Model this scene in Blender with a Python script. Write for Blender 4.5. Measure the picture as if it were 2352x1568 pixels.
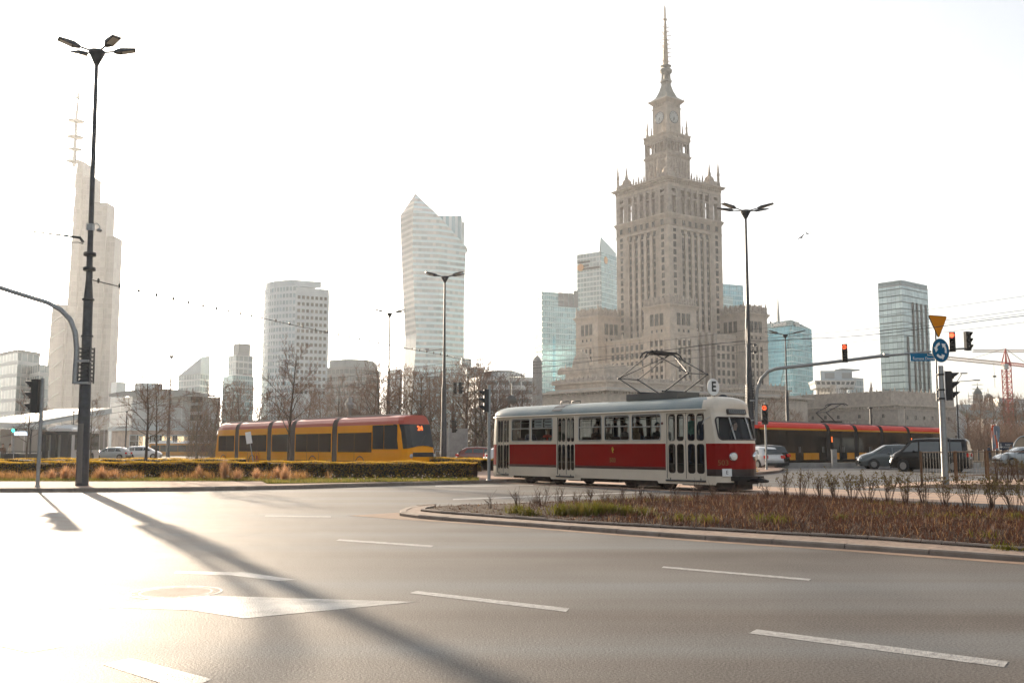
import bpy, math, random
from mathutils import Vector, Matrix
R = math.radians
random.seed(7)
scene = bpy.context.scene
for _o in list(bpy.data.objects): bpy.data.objects.remove(_o)
# ------------------------------------------------------------------ camera
CAMH, FPX, HOR = 1.4, 2287.0, 1028.0          # eye height, focal length and horizon in units of a 2352 px wide frame
PITCH = math.atan((HOR - 784.0) / FPX)
cd = bpy.data.cameras.new("camera"); cam = bpy.data.objects.new("camera", cd)
scene.collection.objects.link(cam); scene.camera = cam
cam.location = (0, 0, CAMH); cam.rotation_euler = (R(90) + PITCH, 0, 0)
cd.sensor_width = 36.0; cd.lens = 36.0 * FPX / 2352.0
cd.clip_start = 0.1; cd.clip_end = 6000
# ------------------------------------------------------------------ light
SUN_AZ, SUN_EL = R(-27.5), R(11.5)            # azimuth from +Y (negative = left), elevation
wd = bpy.data.worlds.new("World"); scene.world = wd; wd.use_nodes = True
nt = wd.node_tree; nt.nodes.clear()
sky = nt.nodes.new("ShaderNodeTexSky"); sky.sky_type = 'NISHITA'; sky.sun_disc = False
sky.sun_elevation = SUN_EL; sky.sun_rotation = SUN_AZ
sky.air_density = 1.0; sky.dust_density = 3.0; sky.ozone_density = 1.5; sky.altitude = 100
bg = nt.nodes.new("ShaderNodeBackground"); bg.inputs[1].default_value = 0.11
ow = nt.nodes.new("ShaderNodeOutputWorld")
hs = nt.nodes.new("ShaderNodeHueSaturation"); hs.inputs['Saturation'].default_value = 0.35     # a pale, milky spring sky
nt.links.new(sky.outputs[0], hs.inputs['Color']); nt.links.new(hs.outputs[0], bg.inputs[0]); nt.links.new(bg.outputs[0], ow.inputs[0])
sl = bpy.data.lights.new("sun", 'SUN'); so = bpy.data.objects.new("sun", sl); scene.collection.objects.link(so)
sl.energy = 5.0; sl.angle = R(0.6); sl.color = (1.0, 0.81, 0.60)
_sd = Vector((math.sin(SUN_AZ) * math.cos(SUN_EL), math.cos(SUN_AZ) * math.cos(SUN_EL), math.sin(SUN_EL)))
so.rotation_euler = _sd.to_track_quat('Z', 'Y').to_euler(); so.location = (-60, 110, 40)
vs = scene.view_settings; vs.view_transform = 'Standard'; vs.look = 'None'; vs.gamma = 1.0; vs.exposure = 1.42
scene.render.engine = 'CYCLES'
scene.cycles.max_bounces = 6; scene.cycles.transparent_max_bounces = 16; scene.cycles.volume_bounces = 1
scene.cycles.use_denoising = True
# ------------------------------------------------------------------ helpers
COL = scene.collection
def ray(px, py):
    u, v = (px - 1176.0) / FPX, (784.0 - py) / FPX
    return Vector((u, math.cos(PITCH) - v * math.sin(PITCH), math.sin(PITCH) + v * math.cos(PITCH)))
def gp(px, py, z=0.0):                       # the point of the plane z seen at that place of the frame
    d = ray(px, py); t = (z - CAMH) / d.z
    return Vector((d.x * t, d.y * t, z))
def at(px, py, Y):                           # the point at depth Y seen at that place of the frame
    d = ray(px, py); t = Y / d.y
    return Vector((d.x * t, Y, CAMH + d.z * t))
def zat(py, Y): return at(1176, py, Y).z
def xat(px, Y, py=1028): return at(px, py, Y).x
def scr(p):
    q = Vector(p) - Vector((0, 0, CAMH)); c, s = math.cos(PITCH), math.sin(PITCH)
    f = q.y * c + q.z * s; up = -q.y * s + q.z * c
    return 1176 + FPX * q.x / f, 784 - FPX * up / f
def props(o, label=None, cat=None, group=None, kind=None):
    if label: o['label'] = label
    if cat: o['category'] = cat
    if group: o['group'] = group
    if kind: o['kind'] = kind
    return o
def thing(name, label, cat, loc=(0, 0, 0), rz=0.0, group=None):
    o = bpy.data.objects.new(name, None); COL.objects.link(o)
    o.location = loc; o.rotation_euler = (0, 0, rz); o.empty_display_size = 0.3
    return props(o, label, cat, group)
def inst(data, name, parent=None, loc=(0, 0, 0), rot=(0, 0, 0), scale=None):
    o = bpy.data.objects.new(name, data); COL.objects.link(o)
    if parent: o.parent = parent
    o.location = loc; o.rotation_euler = rot
    if scale: o.scale = scale
    return o
def dup(root, loc=None, rz=None, label=None, group=None):
    def cp(o, par):
        c = o.copy(); COL.objects.link(c)
        if par: c.parent = par
        for k in [k for k in bpy.data.objects if k.parent == o]: cp(k, c)
        return c
    r = cp(root, None)
    if loc is not None: r.location = loc
    if rz is not None: r.rotation_euler = (0, 0, rz)
    props(r, label, None, group); return r
class MB:
    """collects shapes and links them as one mesh object"""
    def __init__(s): s.v = []; s.f = []; s.m = []; s.uv = []; s.sm = []
    def add(s, vs, fs, mi=0, uvs=None, smooth=False):
        b = len(s.v); s.v += [tuple(x) for x in vs]
        for k, f in enumerate(fs):
            s.f.append([b + i for i in f]); s.m.append(mi); s.sm.append(smooth)
            s.uv.append(uvs[k] if uvs else None)
        return s
    def box(s, c, d, rz=0.0, mi=0, M=None):
        x, y, z = d[0] / 2, d[1] / 2, d[2] / 2
        vs = [Vector((i, j, k)) for k in (-z, z) for j in (-y, y) for i in (-x, x)]
        if rz: m = Matrix.Rotation(rz, 3, 'Z'); vs = [m @ q for q in vs]
        if M: vs = [M @ q for q in vs]
        vs = [q + Vector(c) for q in vs]
        w, e, h = d
        def uv(a, b): return [(0, 0), (a, 0), (a, b), (0, b)]
        return s.add(vs, [(0, 2, 3, 1), (4, 5, 7, 6), (0, 1, 5, 4), (1, 3, 7, 5), (3, 2, 6, 7), (2, 0, 4, 6)], mi,
                     [uv(e, w), uv(w, e), uv(w, h), uv(e, h), uv(w, h), uv(e, h)])
    def bb(s, x0, x1, y0, y1, z0, z1, mi=0):
        return s.box(((x0 + x1) / 2, (y0 + y1) / 2, (z0 + z1) / 2), (x1 - x0, y1 - y0, z1 - z0), 0, mi)
    def quad(s, a, b, c, d, mi=0, uv=None, smooth=False): return s.add([a, b, c, d], [(0, 1, 2, 3)], mi, [uv] if uv else None, smooth)
    def poly(s, pts, mi=0): return s.add(pts, [tuple(range(len(pts)))], mi)
    def prism(s, poly, z0, z1, mi=0, top=None, cap=True, u0=0.0, mitop=None):
        """poly: list of (x, y) counter-clockwise; top: another outline for the upper end"""
        n = len(poly); t = top or poly
        vs = [(p[0], p[1], z0) for p in poly] + [(p[0], p[1], z1) for p in t]
        u = u0
        for i in range(n):
            j = (i + 1) % n
            l = math.hypot(poly[j][0] - poly[i][0], poly[j][1] - poly[i][1])
            s.add([vs[i], vs[j], vs[n + j], vs[n + i]], [(0, 1, 2, 3)], mi, [[(u, z0), (u + l, z0), (u + l, z1), (u, z1)]]); u += l
        if cap:
            s.add(vs[n:], [tuple(range(n))], mi if mitop is None else mitop); s.add(vs[:n], [tuple(range(n - 1, -1, -1))], mi)
        return s
    def rings(s, rs, mi=0, smooth=True, caps=True, closed=True):
        """rs: list of rings of equal length (lists of points)"""
        n = len(rs[0]); b = [p for r in rs for p in r]; fs = []
        for k in range(len(rs) - 1):
            for i in range(n if closed else n - 1):
                j = (i + 1) % n
                fs.append((k * n + i, k * n + j, (k + 1) * n + j, (k + 1) * n + i))
        s.add(b, fs, mi, None, smooth)
        if caps and closed:
            s.add(rs[0], [tuple(range(n - 1, -1, -1))], mi); s.add(rs[-1], [tuple(range(n))], mi)
        return s
    def lathe(s, prof, c=(0, 0, 0), n=12, mi=0, smooth=True, M=None):
        """prof: list of (radius, z)"""
        rs = []
        for r, z in prof:
            ring = [Vector((r * math.cos(2 * math.pi * i / n), r * math.sin(2 * math.pi * i / n), z)) for i in range(n)]
            if M: ring = [M @ q for q in ring]
            rs.append([q + Vector(c) for q in ring])
        return s.rings(rs, mi, smooth)
    def tube(s, pts, r, n=6, mi=0, smooth=True, caps=True):
        """pts: polyline; r: a radius or one per point"""
        P = [Vector(p) for p in pts]; rr = r if isinstance(r, (list, tuple)) else [r] * len(P); rs = []
        up = None
        for i, p in enumerate(P):
            d = (P[min(i + 1, len(P) - 1)] - P[max(i - 1, 0)])
            if d.length < 1e-9: d = Vector((0, 0, 1))
            d.normalize()
            if up is None: up = Vector((1, 0, 0)) if abs(d.z) > 0.9 else Vector((0, 0, 1))
            a = d.cross(up)
            if a.length < 1e-4: a = d.cross(Vector((0, 1, 0)))
            a.normalize(); b = a.cross(d).normalized(); up = b
            rs.append([p + (a * math.cos(2 * math.pi * k / n) + b * math.sin(2 * math.pi * k / n)) * rr[i] for k in range(n)])
        return s.rings(rs, mi, smooth, caps)
    def sphere(s, c, r, n=10, m=6, mi=0):
        r = r if isinstance(r, (list, tuple)) else (r, r, r); rs = []
        for k in range(m + 1):
            t = math.pi * k / m; q = max(math.sin(t), 0.02)
            rs.append([Vector((c[0] + r[0] * q * math.cos(2 * math.pi * i / n), c[1] + r[1] * q * math.sin(2 * math.pi * i / n), c[2] - r[2] * math.cos(t))) for i in range(n)])
        return s.rings(rs, mi, True)
    def mesh(s, name, mats):
        me = bpy.data.meshes.new(name); me.from_pydata(s.v, [], s.f)
        for m in (mats if isinstance(mats, (list, tuple)) else [mats]): me.materials.append(m)
        me.polygons.foreach_set("material_index", s.m); me.polygons.foreach_set("use_smooth", s.sm)
        if any(s.uv):
            ul = me.uv_layers.new(name="UVMap").data; k = 0
            for f, u in zip(s.f, s.uv):
                for i in range(len(f)):
                    if u: ul[k].uv = u[i]
                    k += 1
        me.update(); return me
    def build(s, name, mats, parent=None, loc=(0, 0, 0), rot=(0, 0, 0)):
        return inst(s.mesh(name, mats), name, parent, loc, rot)
def grp(name, label, cat, o, group=None): return props(o, label, cat, group)
def text_mesh(body, size, mat, depth=0.004, font_scale=1.0, align='CENTER', bold=0.0):
    """lettering turned into a mesh: lies in XZ, reads from -Y"""
    cu = bpy.data.curves.new("lettering", 'FONT'); cu.body = body; cu.size = size; cu.extrude = depth; cu.offset = bold
    cu.align_x = align; cu.align_y = 'CENTER'; cu.resolution_u = 3
    ob = bpy.data.objects.new("lettering", cu); COL.objects.link(ob)
    dg = bpy.context.evaluated_depsgraph_get(); me = bpy.data.meshes.new_from_object(ob.evaluated_get(dg))
    bpy.data.objects.remove(ob); bpy.data.curves.remove(cu)
    me.transform(Matrix.Rotation(R(90), 4, 'X')); me.transform(Matrix.Diagonal((font_scale, 1, 1, 1)))
    me.materials.clear(); me.materials.append(mat); return me
# ------------------------------------------------------------------ materials
def mat(name, col, rough=0.6, metal=0.0, var=0.0, scale=4.0, bump=0.0, bscale=None, spec=0.5, emit=None, estr=0.0, col2=None, coat=0.0, detail=4.0, stretch=None):
    m = bpy.data.materials.new(name); m.use_nodes = True; t = m.node_tree; b = t.nodes["Principled BSDF"]
    b.inputs["Base Color"].default_value = (*col, 1); b.inputs["Roughness"].default_value = rough; b.inputs["Metallic"].default_value = metal
    b.inputs["Specular IOR Level"].default_value = spec
    if coat: b.inputs["Coat Weight"].default_value = coat; b.inputs["Coat Roughness"].default_value = 0.08
    if emit: b.inputs["Emission Color"].default_value = (*emit, 1); b.inputs["Emission Strength"].default_value = estr
    if var or col2 or bump:
        tc = t.nodes.new("ShaderNodeTexCoord"); src = tc.outputs["Object"]
        if stretch:
            mp = t.nodes.new("ShaderNodeMapping"); mp.inputs["Scale"].default_value = stretch; t.links.new(src, mp.inputs[0]); src = mp.outputs[0]
        n = t.nodes.new("ShaderNodeTexNoise"); n.inputs["Scale"].default_value = scale; n.inputs["Detail"].default_value = detail; n.inputs["Roughness"].default_value = 0.65
        t.links.new(src, n.inputs["Vector"])
        r = t.nodes.new("ShaderNodeValToRGB"); r.color_ramp.elements[0].position = 0.3; r.color_ramp.elements[1].position = 0.7
        c2 = col2 or tuple(min(1, c * (1 + var)) for c in col); c1 = col if col2 else tuple(c * (1 - var) for c in col)
        r.color_ramp.elements[0].color = (*c1, 1); r.color_ramp.elements[1].color = (*c2, 1)
        t.links.new(n.outputs[0], r.inputs[0]); t.links.new(r.outputs[0], b.inputs["Base Color"])
        if bump:
            n2 = n
            if bscale:
                n2 = t.nodes.new("ShaderNodeTexNoise"); n2.inputs["Scale"].default_value = bscale; n2.inputs["Detail"].default_value = 3; t.links.new(src, n2.inputs["Vector"])
            bp = t.nodes.new("ShaderNodeBump"); bp.inputs["Strength"].default_value = bump; bp.inputs["Distance"].default_value = 0.02
            t.links.new(n2.outputs[0], bp.inputs["Height"]); t.links.new(bp.outputs[0], b.inputs["Normal"])
    return m
def leaf(name, col, tr=0.5, rough=0.7):
    """thin leaf or blade: some light passes through"""
    m = bpy.data.materials.new(name); m.use_nodes = True; t = m.node_tree; b = t.nodes["Principled BSDF"]; o = t.nodes["Material Output"]
    b.inputs["Base Color"].default_value = (*col, 1); b.inputs["Roughness"].default_value = rough; b.inputs["Specular IOR Level"].default_value = 0.15
    n = t.nodes.new("ShaderNodeBsdfTranslucent"); n.inputs[0].default_value = (*[min(1, c * 1.5) for c in col], 1)
    mx = t.nodes.new("ShaderNodeMixShader"); mx.inputs[0].default_value = tr
    t.links.new(b.outputs[0], mx.inputs[1]); t.links.new(n.outputs[0], mx.inputs[2]); t.links.new(mx.outputs[0], o.inputs[0]); return m
def mth(t, op, a, b=None):
    n = t.nodes.new("ShaderNodeMath"); n.operation = op
    for i, x in enumerate((a, b)):
        if x is None: continue
        if isinstance(x, (int, float)): n.inputs[i].default_value = x
        else: t.links.new(x, n.inputs[i])
    return n.outputs[0]
def facade(name, w, h, glass, frame, mw=0.1, mh=0.25, var=0.35, rough=0.12, band=None, tint=None, metal=0.0, pv=0.5, frough=0.5, spec=0.5):
    """a curtain wall in UV metres: panes w by h between mullions (share mw) and floor bands (share mh)"""
    m = bpy.data.materials.new(name); m.use_nodes = True; t = m.node_tree; b = t.nodes["Principled BSDF"]
    uv = t.nodes.new("ShaderNodeUVMap"); sp = t.nodes.new("ShaderNodeSeparateXYZ"); t.links.new(uv.outputs[0], sp.inputs[0])
    U = mth(t, 'DIVIDE', sp.outputs[0], w); V = mth(t, 'DIVIDE', sp.outputs[1], h)
    fu, fv = mth(t, 'FRACT', U), mth(t, 'FRACT', V)
    isf = mth(t, 'MAXIMUM', mth(t, 'LESS_THAN', fu, mw), mth(t, 'LESS_THAN', fv, mh))
    cb = t.nodes.new("ShaderNodeCombineXYZ"); t.links.new(mth(t, 'FLOOR', U), cb.inputs[0]); t.links.new(mth(t, 'FLOOR', V), cb.inputs[1])
    wn = t.nodes.new("ShaderNodeTexWhiteNoise"); wn.noise_dimensions = '2D'; t.links.new(cb.outputs[0], wn.inputs["Vector"])
    ns = t.nodes.new("ShaderNodeTexNoise"); ns.inputs["Scale"].default_value = 0.035; t.links.new(uv.outputs[0], ns.inputs["Vector"])
    val = mth(t, 'ADD', mth(t, 'MULTIPLY', wn.outputs[0], 1 - pv), mth(t, 'MULTIPLY', ns.outputs[0], pv))
    rp = t.nodes.new("ShaderNodeValToRGB"); rp.color_ramp.elements[0].position = 0.2; rp.color_ramp.elements[1].position = 0.8
    rp.color_ramp.elements[0].color = (*[c * (1 - var) for c in glass], 1); rp.color_ramp.elements[1].color = (*[min(1, c * (1 + var)) for c in (tint or glass)], 1)
    t.links.new(val, rp.inputs[0])
    mx = t.nodes.new("ShaderNodeMix"); mx.data_type = 'RGBA'; t.links.new(isf, mx.inputs[0]); t.links.new(rp.outputs[0], mx.inputs[6]); mx.inputs[7].default_value = (*frame, 1)
    t.links.new(mx.outputs[2], b.inputs["Base Color"])
    t.links.new(mth(t, 'ADD', mth(t, 'MULTIPLY', isf, frough - rough), rough), b.inputs["Roughness"])
    b.inputs["Metallic"].default_value = metal; b.inputs["Specular IOR Level"].default_value = spec
    bp = t.nodes.new("ShaderNodeBump"); bp.inputs["Strength"].default_value = 0.5; bp.inputs["Distance"].default_value = 0.15
    t.links.new(isf, bp.inputs["Height"]); t.links.new(bp.outputs[0], b.inputs["Normal"])
    return m
def glass(name, tint=(0.6, 0.7, 0.7), clear=0.8, rough=0.03):
    """thin glazing: see-through and mirror-like at a slant"""
    m = bpy.data.materials.new(name); m.use_nodes = True; t = m.node_tree; t.nodes.clear()
    o = t.nodes.new("ShaderNodeOutputMaterial"); tr = t.nodes.new("ShaderNodeBsdfTransparent"); tr.inputs[0].default_value = (*[c * clear for c in tint], 1)
    gl = t.nodes.new("ShaderNodeBsdfGlossy"); gl.inputs["Roughness"].default_value = rough; gl.inputs["Color"].default_value = (0.95, 0.97, 1, 1)
    fr = t.nodes.new("ShaderNodeFresnel"); fr.inputs[0].default_value = 1.3
    mx = t.nodes.new("ShaderNodeMixShader"); t.links.new(fr.outputs[0], mx.inputs[0]); t.links.new(tr.outputs[0], mx.inputs[1]); t.links.new(gl.outputs[0], mx.inputs[2])
    t.links.new(mx.outputs[0], o.inputs[0]); return m
M = {}
M['asphalt'] = None
M['stone'] = mat('pale_limestone', (0.47, 0.40, 0.33), 0.85, spec=.2, var=0.22, scale=0.35, bump=0.3, bscale=3.0)
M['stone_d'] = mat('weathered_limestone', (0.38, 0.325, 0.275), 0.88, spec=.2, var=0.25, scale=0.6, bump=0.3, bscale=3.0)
M['win'] = mat('window_glass', (0.016, 0.02, 0.022), 0.15, spec=0.3)
M['winframe'] = mat('window_frame', (0.22, 0.19, 0.16), 0.6)
M['dark'] = mat('dark_metal', (0.025, 0.027, 0.03), 0.45, var=0.3, scale=8)
M['black'] = mat('black_plastic', (0.012, 0.012, 0.013), 0.5)
M['rubber'] = mat('rubber', (0.02, 0.02, 0.02), 0.8)
M['galv'] = mat('galvanised_steel', (0.30, 0.31, 0.31), 0.45, 0.5, var=0.15, scale=12)
M['pole'] = mat('dark_painted_pole', (0.045, 0.047, 0.052), 0.5, var=0.3, scale=5)
M['white'] = mat('white_paint', (0.78, 0.78, 0.76), 0.4)
M['concrete'] = mat('concrete', (0.32, 0.30, 0.28), 0.85, var=0.2, scale=2.0, bump=0.2, bscale=20)
M['wire'] = mat('cable', (0.03, 0.03, 0.032), 0.6)
M['red_lamp'] = mat('red_lamp', (0.7, 0.02, 0.01), 0.3, emit=(1.0, 0.05, 0.02), estr=3.0)
M['green_lamp'] = mat('green_lamp', (0.02, 0.6, 0.4), 0.3, emit=(0.05, 1.0, 0.6), estr=2.0)
M['lens_off'] = mat('dark_lens', (0.03, 0.03, 0.028), 0.2)
M['soil'] = mat('soil', (0.055, 0.036, 0.026), 0.95, spec=.1, var=0.5, scale=6, bump=0.8, bscale=25)
M['silver'] = mat('silver_metal', (0.55, 0.55, 0.55), 0.3, 0.9)
M['chrome'] = mat('polished_metal', (0.7, 0.7, 0.7), 0.12, 1.0)
# ------------------------------------------------------------------ ground, roads, pavements
def asphalt_mat():
    m = bpy.data.materials.new('asphalt'); m.use_nodes = True; t = m.node_tree; b = t.nodes["Principled BSDF"]
    tc = t.nodes.new("ShaderNodeTexCoord")
    def noise(sc, det=4, stretch=None, rz=0):
        s = tc.outputs["Object"]
        if stretch:
            mp = t.nodes.new("ShaderNodeMapping"); mp.inputs["Scale"].default_value = stretch; mp.inputs["Rotation"].default_value = (0, 0, rz); t.links.new(s, mp.inputs[0]); s = mp.outputs[0]
        n = t.nodes.new("ShaderNodeTexNoise"); n.inputs["Scale"].default_value = sc; n.inputs["Detail"].default_value = det; t.links.new(s, n.inputs["Vector"]); return n.outputs[0]
    grain, fine, lanes, patch = noise(55, 2), noise(160, 1), noise(0.55, 3, (0.05, 1.0, 1), R(12)), noise(0.5, 5)
    f = mth(t, 'ADD', mth(t, 'MULTIPLY', grain, 1.1), mth(t, 'ADD', mth(t, 'MULTIPLY', lanes, 0.95), mth(t, 'MULTIPLY', patch, 0.35)))
    f = mth(t, 'SUBTRACT', f, 0.72)
    rp = t.nodes.new("ShaderNodeValToRGB"); rp.color_ramp.elements[0].position = 0.2; rp.color_ramp.elements[1].position = 0.75
    rp.color_ramp.elements[0].color = (0.060, 0.053, 0.048, 1); rp.color_ramp.elements[1].color = (0.185, 0.178, 0.17, 1)
    tint = t.nodes.new("ShaderNodeValToRGB"); tint.color_ramp.elements[0].position = 0.35; tint.color_ramp.elements[1].position = 0.65
    tint.color_ramp.elements[0].color = (1.0, 0.90, 0.80, 1); tint.color_ramp.elements[1].color = (0.92, 1.0, 1.06, 1); t.links.new(lanes, tint.inputs[0])
    mu = t.nodes.new("ShaderNodeMix"); mu.data_type = 'RGBA'; mu.blend_type = 'MULTIPLY'; mu.inputs[0].default_value = 1.0
    t.links.new(f, rp.inputs[0]); t.links.new(rp.outputs[0], mu.inputs[6]); t.links.new(tint.outputs[0], mu.inputs[7]); t.links.new(mu.outputs[2], b.inputs["Base Color"])
    t.links.new(mth(t, 'ADD', mth(t, 'MULTIPLY', lanes, 0.25), 0.60), b.inputs["Roughness"])
    b.inputs["Specular IOR Level"].default_value = 0.2
    bp = t.nodes.new("ShaderNodeBump"); bp.inputs["Strength"].default_value = 0.55; bp.inputs["Distance"].default_value = 0.012
    t.links.new(mth(t, 'ADD', mth(t, 'MULTIPLY', grain, 0.7), mth(t, 'MULTIPLY', fine, 0.4)), bp.inputs["Height"]); t.links.new(bp.outputs[0], b.inputs["Normal"])
    return m
M['asphalt'] = asphalt_mat()
M['paint'] = mat('worn_road_paint', (0.20, 0.19, 0.18), 0.6, scale=14, col2=(0.46, 0.45, 0.43), bump=0.5, bscale=55, spec=.3)
M['paint2'] = mat('faint_road_paint', (0.10, 0.095, 0.09), 0.55, scale=2.5, col2=(0.33, 0.32, 0.30), bump=0.5, bscale=55, spec=.4)
M['paver'] = mat('pink_concrete_paving', (0.25, 0.165, 0.125), 0.9, spec=.05, scale=14, col2=(0.42, 0.31, 0.26), bump=0.6, bscale=9)
M['kerb'] = mat('kerb_concrete', (0.21, 0.165, 0.135), 0.85, spec=.2, scale=3.0, col2=(0.31, 0.26, 0.22), bump=0.4, bscale=40)
M['cobble'] = mat('cobble_paving', (0.17, 0.125, 0.10), 0.85, spec=.15, scale=9, col2=(0.33, 0.25, 0.20), bump=1.0, bscale=11)
M['sand'] = mat('sandy_grit', (0.26, 0.185, 0.14), 0.95, spec=.1, var=0.2, scale=3)
M['track'] = mat('track_paving', (0.34, 0.22, 0.15), 0.8, scale=2.0, col2=(0.46, 0.31, 0.22), bump=0.3, bscale=25)
M['rail'] = mat('rail_steel', (0.09, 0.07, 0.06), 0.35, 0.8)
M['earth'] = mat('brown_earth', (0.10, 0.075, 0.05), 0.95, spec=.1, scale=0.3, col2=(0.15, 0.115, 0.07), bump=0.4, bscale=4)
M['turf'] = mat('spring_turf', (0.06, 0.06, 0.018), 1.0, spec=0, scale=1.5, col2=(0.14, 0.12, 0.035), bump=0.6, bscale=30)
def struct(o): o['kind'] = 'structure'; return o
b = MB(); b.poly([(-1190, -50, 0), (1190, -50, 0), (1190, 1290, 0), (-1190, 1290, 0)])
struct(b.build('road', M['asphalt']))
def sheet(name, pts, z, m, kind='structure'):
    b = MB(); b.poly([(p[0], p[1], z) for p in pts]); o = b.build(name, m); o['kind'] = kind; return o
def slab(name, pts, z0, z1, m, kind='structure'):
    b = MB(); b.prism([(p[0], p[1]) for p in pts], z0, z1); o = b.build(name, m); o['kind'] = kind; return o
def ccw(pts):
    a = sum(pts[i][0] * pts[(i + 1) % len(pts)][1] - pts[(i + 1) % len(pts)][0] * pts[i][1] for i in range(len(pts)))
    return pts if a > 0 else pts[::-1]
def strip(name, A, B, z, m, kind='structure', dz=0.0):
    """a ribbon between two polylines of equal length"""
    b = MB()
    for i in range(len(A) - 1):
        b.quad((*A[i][:2], z), (*A[i + 1][:2], z), (*B[i + 1][:2], z), (*B[i][:2], z))
    o = b.build(name, m); o['kind'] = kind; return o
def offs(P, d):
    """polyline shifted sideways by d (to the left of its direction)"""
    out = []
    for i, p in enumerate(P):
        a, c = P[max(i - 1, 0)], P[min(i + 1, len(P) - 1)]
        t = Vector((c[0] - a[0], c[1] - a[1])).normalized(); out.append((p[0] - t.y * d, p[1] + t.x * d))
    return out
def kerb(name, P, w, z0, z1, mt, gap=0.012, L=1.0):
    """kerbstones: separate blocks with thin joints along a polyline, one mesh"""
    b = MB(); Q = []
    for i in range(len(P) - 1):
        a, c = Vector(P[i][:2]), Vector(P[i + 1][:2]); l = (c - a).length; n = max(1, int(round(l / L))); d = (c - a) / n; nr = Vector((-d.y, d.x)).normalized() * w
        for k in range(n):
            p, q = a + d * k + d.normalized() * gap, a + d * (k + 1) - d.normalized() * gap * 0.2
            j = random.uniform(-0.006, 0.006); bv = 0.02
            b.prism([tuple(p), tuple(q), tuple(q + nr), tuple(p + nr)], z0, z1 - bv + j)
            e = nr.normalized() * bv
            b.prism([tuple(p), tuple(q), tuple(q + nr), tuple(p + nr)], z1 - bv + j, z1 + j, top=[tuple(p + e), tuple(q + e), tuple(q + nr), tuple(p + nr)])
    o = b.build(name, mt); o['kind'] = 'structure'; return o
# far side: pavement with its kerb in front of the hedge
kf = [gp(*p) for p in ((-500, 1131), (0, 1130), (250, 1129), (495, 1126), (700, 1121.5), (841, 1117), (1000, 1112.5), (1164, 1107.4), (1219, 1108))]
kfl = [(p.x, p.y) for p in kf]
kerb('kerb_far', kfl, 0.16, 0.0, 0.13, M['kerb'], L=1.0)
back = [(p.x * 1.30, p.y + 25) for p in kf]
slab('pavement_far', ccw(offs(kfl, 0.16) + back[::-1]), -0.05, 0.122, M['paver'])
ve = [gp(*p, 0.126) for p in ((-500, 1104.5), (0, 1104.6), (300, 1104.6), (600, 1104.6), (614, 1110.5), (700, 1109.5), (850, 1107), (1000, 1104), (1095, 1101))]
vb = [(p.x * 1.28, p.y * 1.22 + 4) for p in ve]
b = MB(); b.poly([(p.x, p.y, 0.127) for p in ve] + [(*p, 0.127) for p in vb[::-1]]); struct(b.build('lawn', M['turf']))
# near right: planting island
io = [gp(*p) for p in ((917.8, 1184), (960, 1190), (1019, 1195), (1207, 1208.4), (1416, 1224.6), (1620, 1239.5), (1939, 1260), (2352, 1290), (2900, 1330))]
ii = [gp(*p, 0.075) for p in ((966, 1172), (1012, 1177), (1107, 1184), (1326, 1199.6), (1620, 1215.5), (1992, 1236), (2352, 1262), (2900, 1302))]
ib = [gp(*p, 0.075) for p in ((991, 1164.6), (1169, 1157.4), (1357, 1151), (1607, 1143.4), (1773, 1139), (1930, 1147.5), (2148, 1163), (2352, 1178.7), (2700, 1204))]
xy = lambda P: [(p.x, p.y) for p in P]
tip = [gp(*p) for p in ((991, 1163.5), (955, 1167), (932, 1172), (919, 1178))]
iof = xy(tip) + xy(io); KW = 0.14
kerb('kerb_island', iof, KW, 0.0, 0.072, M['kerb'], L=1.0)
rim_in = xy(ii)
slab('cobbled_pavement', ccw(offs(iof, KW) + [rim_in[-1]] + rim_in[::-1] + [(ib[0].x - 0.05, ib[0].y - 0.02)]), 0.0, 0.064, M['cobble'])
bedk = [(ib[0].x, ib[0].y), (gp(972, 1167.5, .075).x, gp(972, 1167.5, .075).y)] + rim_in
kerb('bed_edging', bedk, 0.08, 0.03, 0.11, M['kerb'], L=1.0)
kerb('bed_edging_back', xy(ib)[::-1], 0.10, 0.0, 0.105, M['kerb'], L=1.0)
bed = ccw(rim_in + xy(ib)[::-1]); BED = bed
b = MB()
# mounded soil: a fine grid clipped to the bed outline
def inside(p, poly):
    c = False; n = len(poly)
    for i in range(n):
        a, d = poly[i], poly[(i + 1) % n]
        if (a[1] > p[1]) != (d[1] > p[1]) and p[0] < (d[0] - a[0]) * (p[1] - a[1]) / (d[1] - a[1]) + a[0]: c = not c
    return c
def dist_edge(p, poly):
    best = 9e9; n = len(poly)
    for i in range(n):
        a, d = Vector(poly[i]), Vector(poly[(i + 1) % n]); e = d - a; l = e.length_squared
        t = 0 if l == 0 else max(0, min(1, (Vector(p) - a).dot(e) / l)); best = min(best, (a + e * t - Vector(p)).length)
    return best
def soil_h(x, y):
    if not inside((x, y), BED): return 0.05
    d = dist_edge((x, y), BED); return 0.09 + 0.05 * (1 - math.exp(-d / 0.8)) * (0.75 + 0.25 * math.sin(x * 1.7) * math.cos(y * 2.1))
slab('soil_base', bed, 0.0, 0.084, M['soil'])
gx0, gx1 = min(p[0] for p in bed), max(p[0] for p in bed); gy0, gy1 = min(p[1] for p in bed), max(p[1] for p in bed)
st = 0.22; nx, ny = int((gx1 - gx0) / st) + 1, int((gy1 - gy0) / st) + 1
H = {}
for i in range(nx + 1):
    for j in range(ny + 1):
        x, y = gx0 + i * st, gy0 + j * st
        H[i, j] = (x, y, soil_h(x, y) + random.uniform(-0.02, 0.02) if inside((x, y), bed) else 0.05)
vi = {}; vs_ = []; fs_ = []
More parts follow.
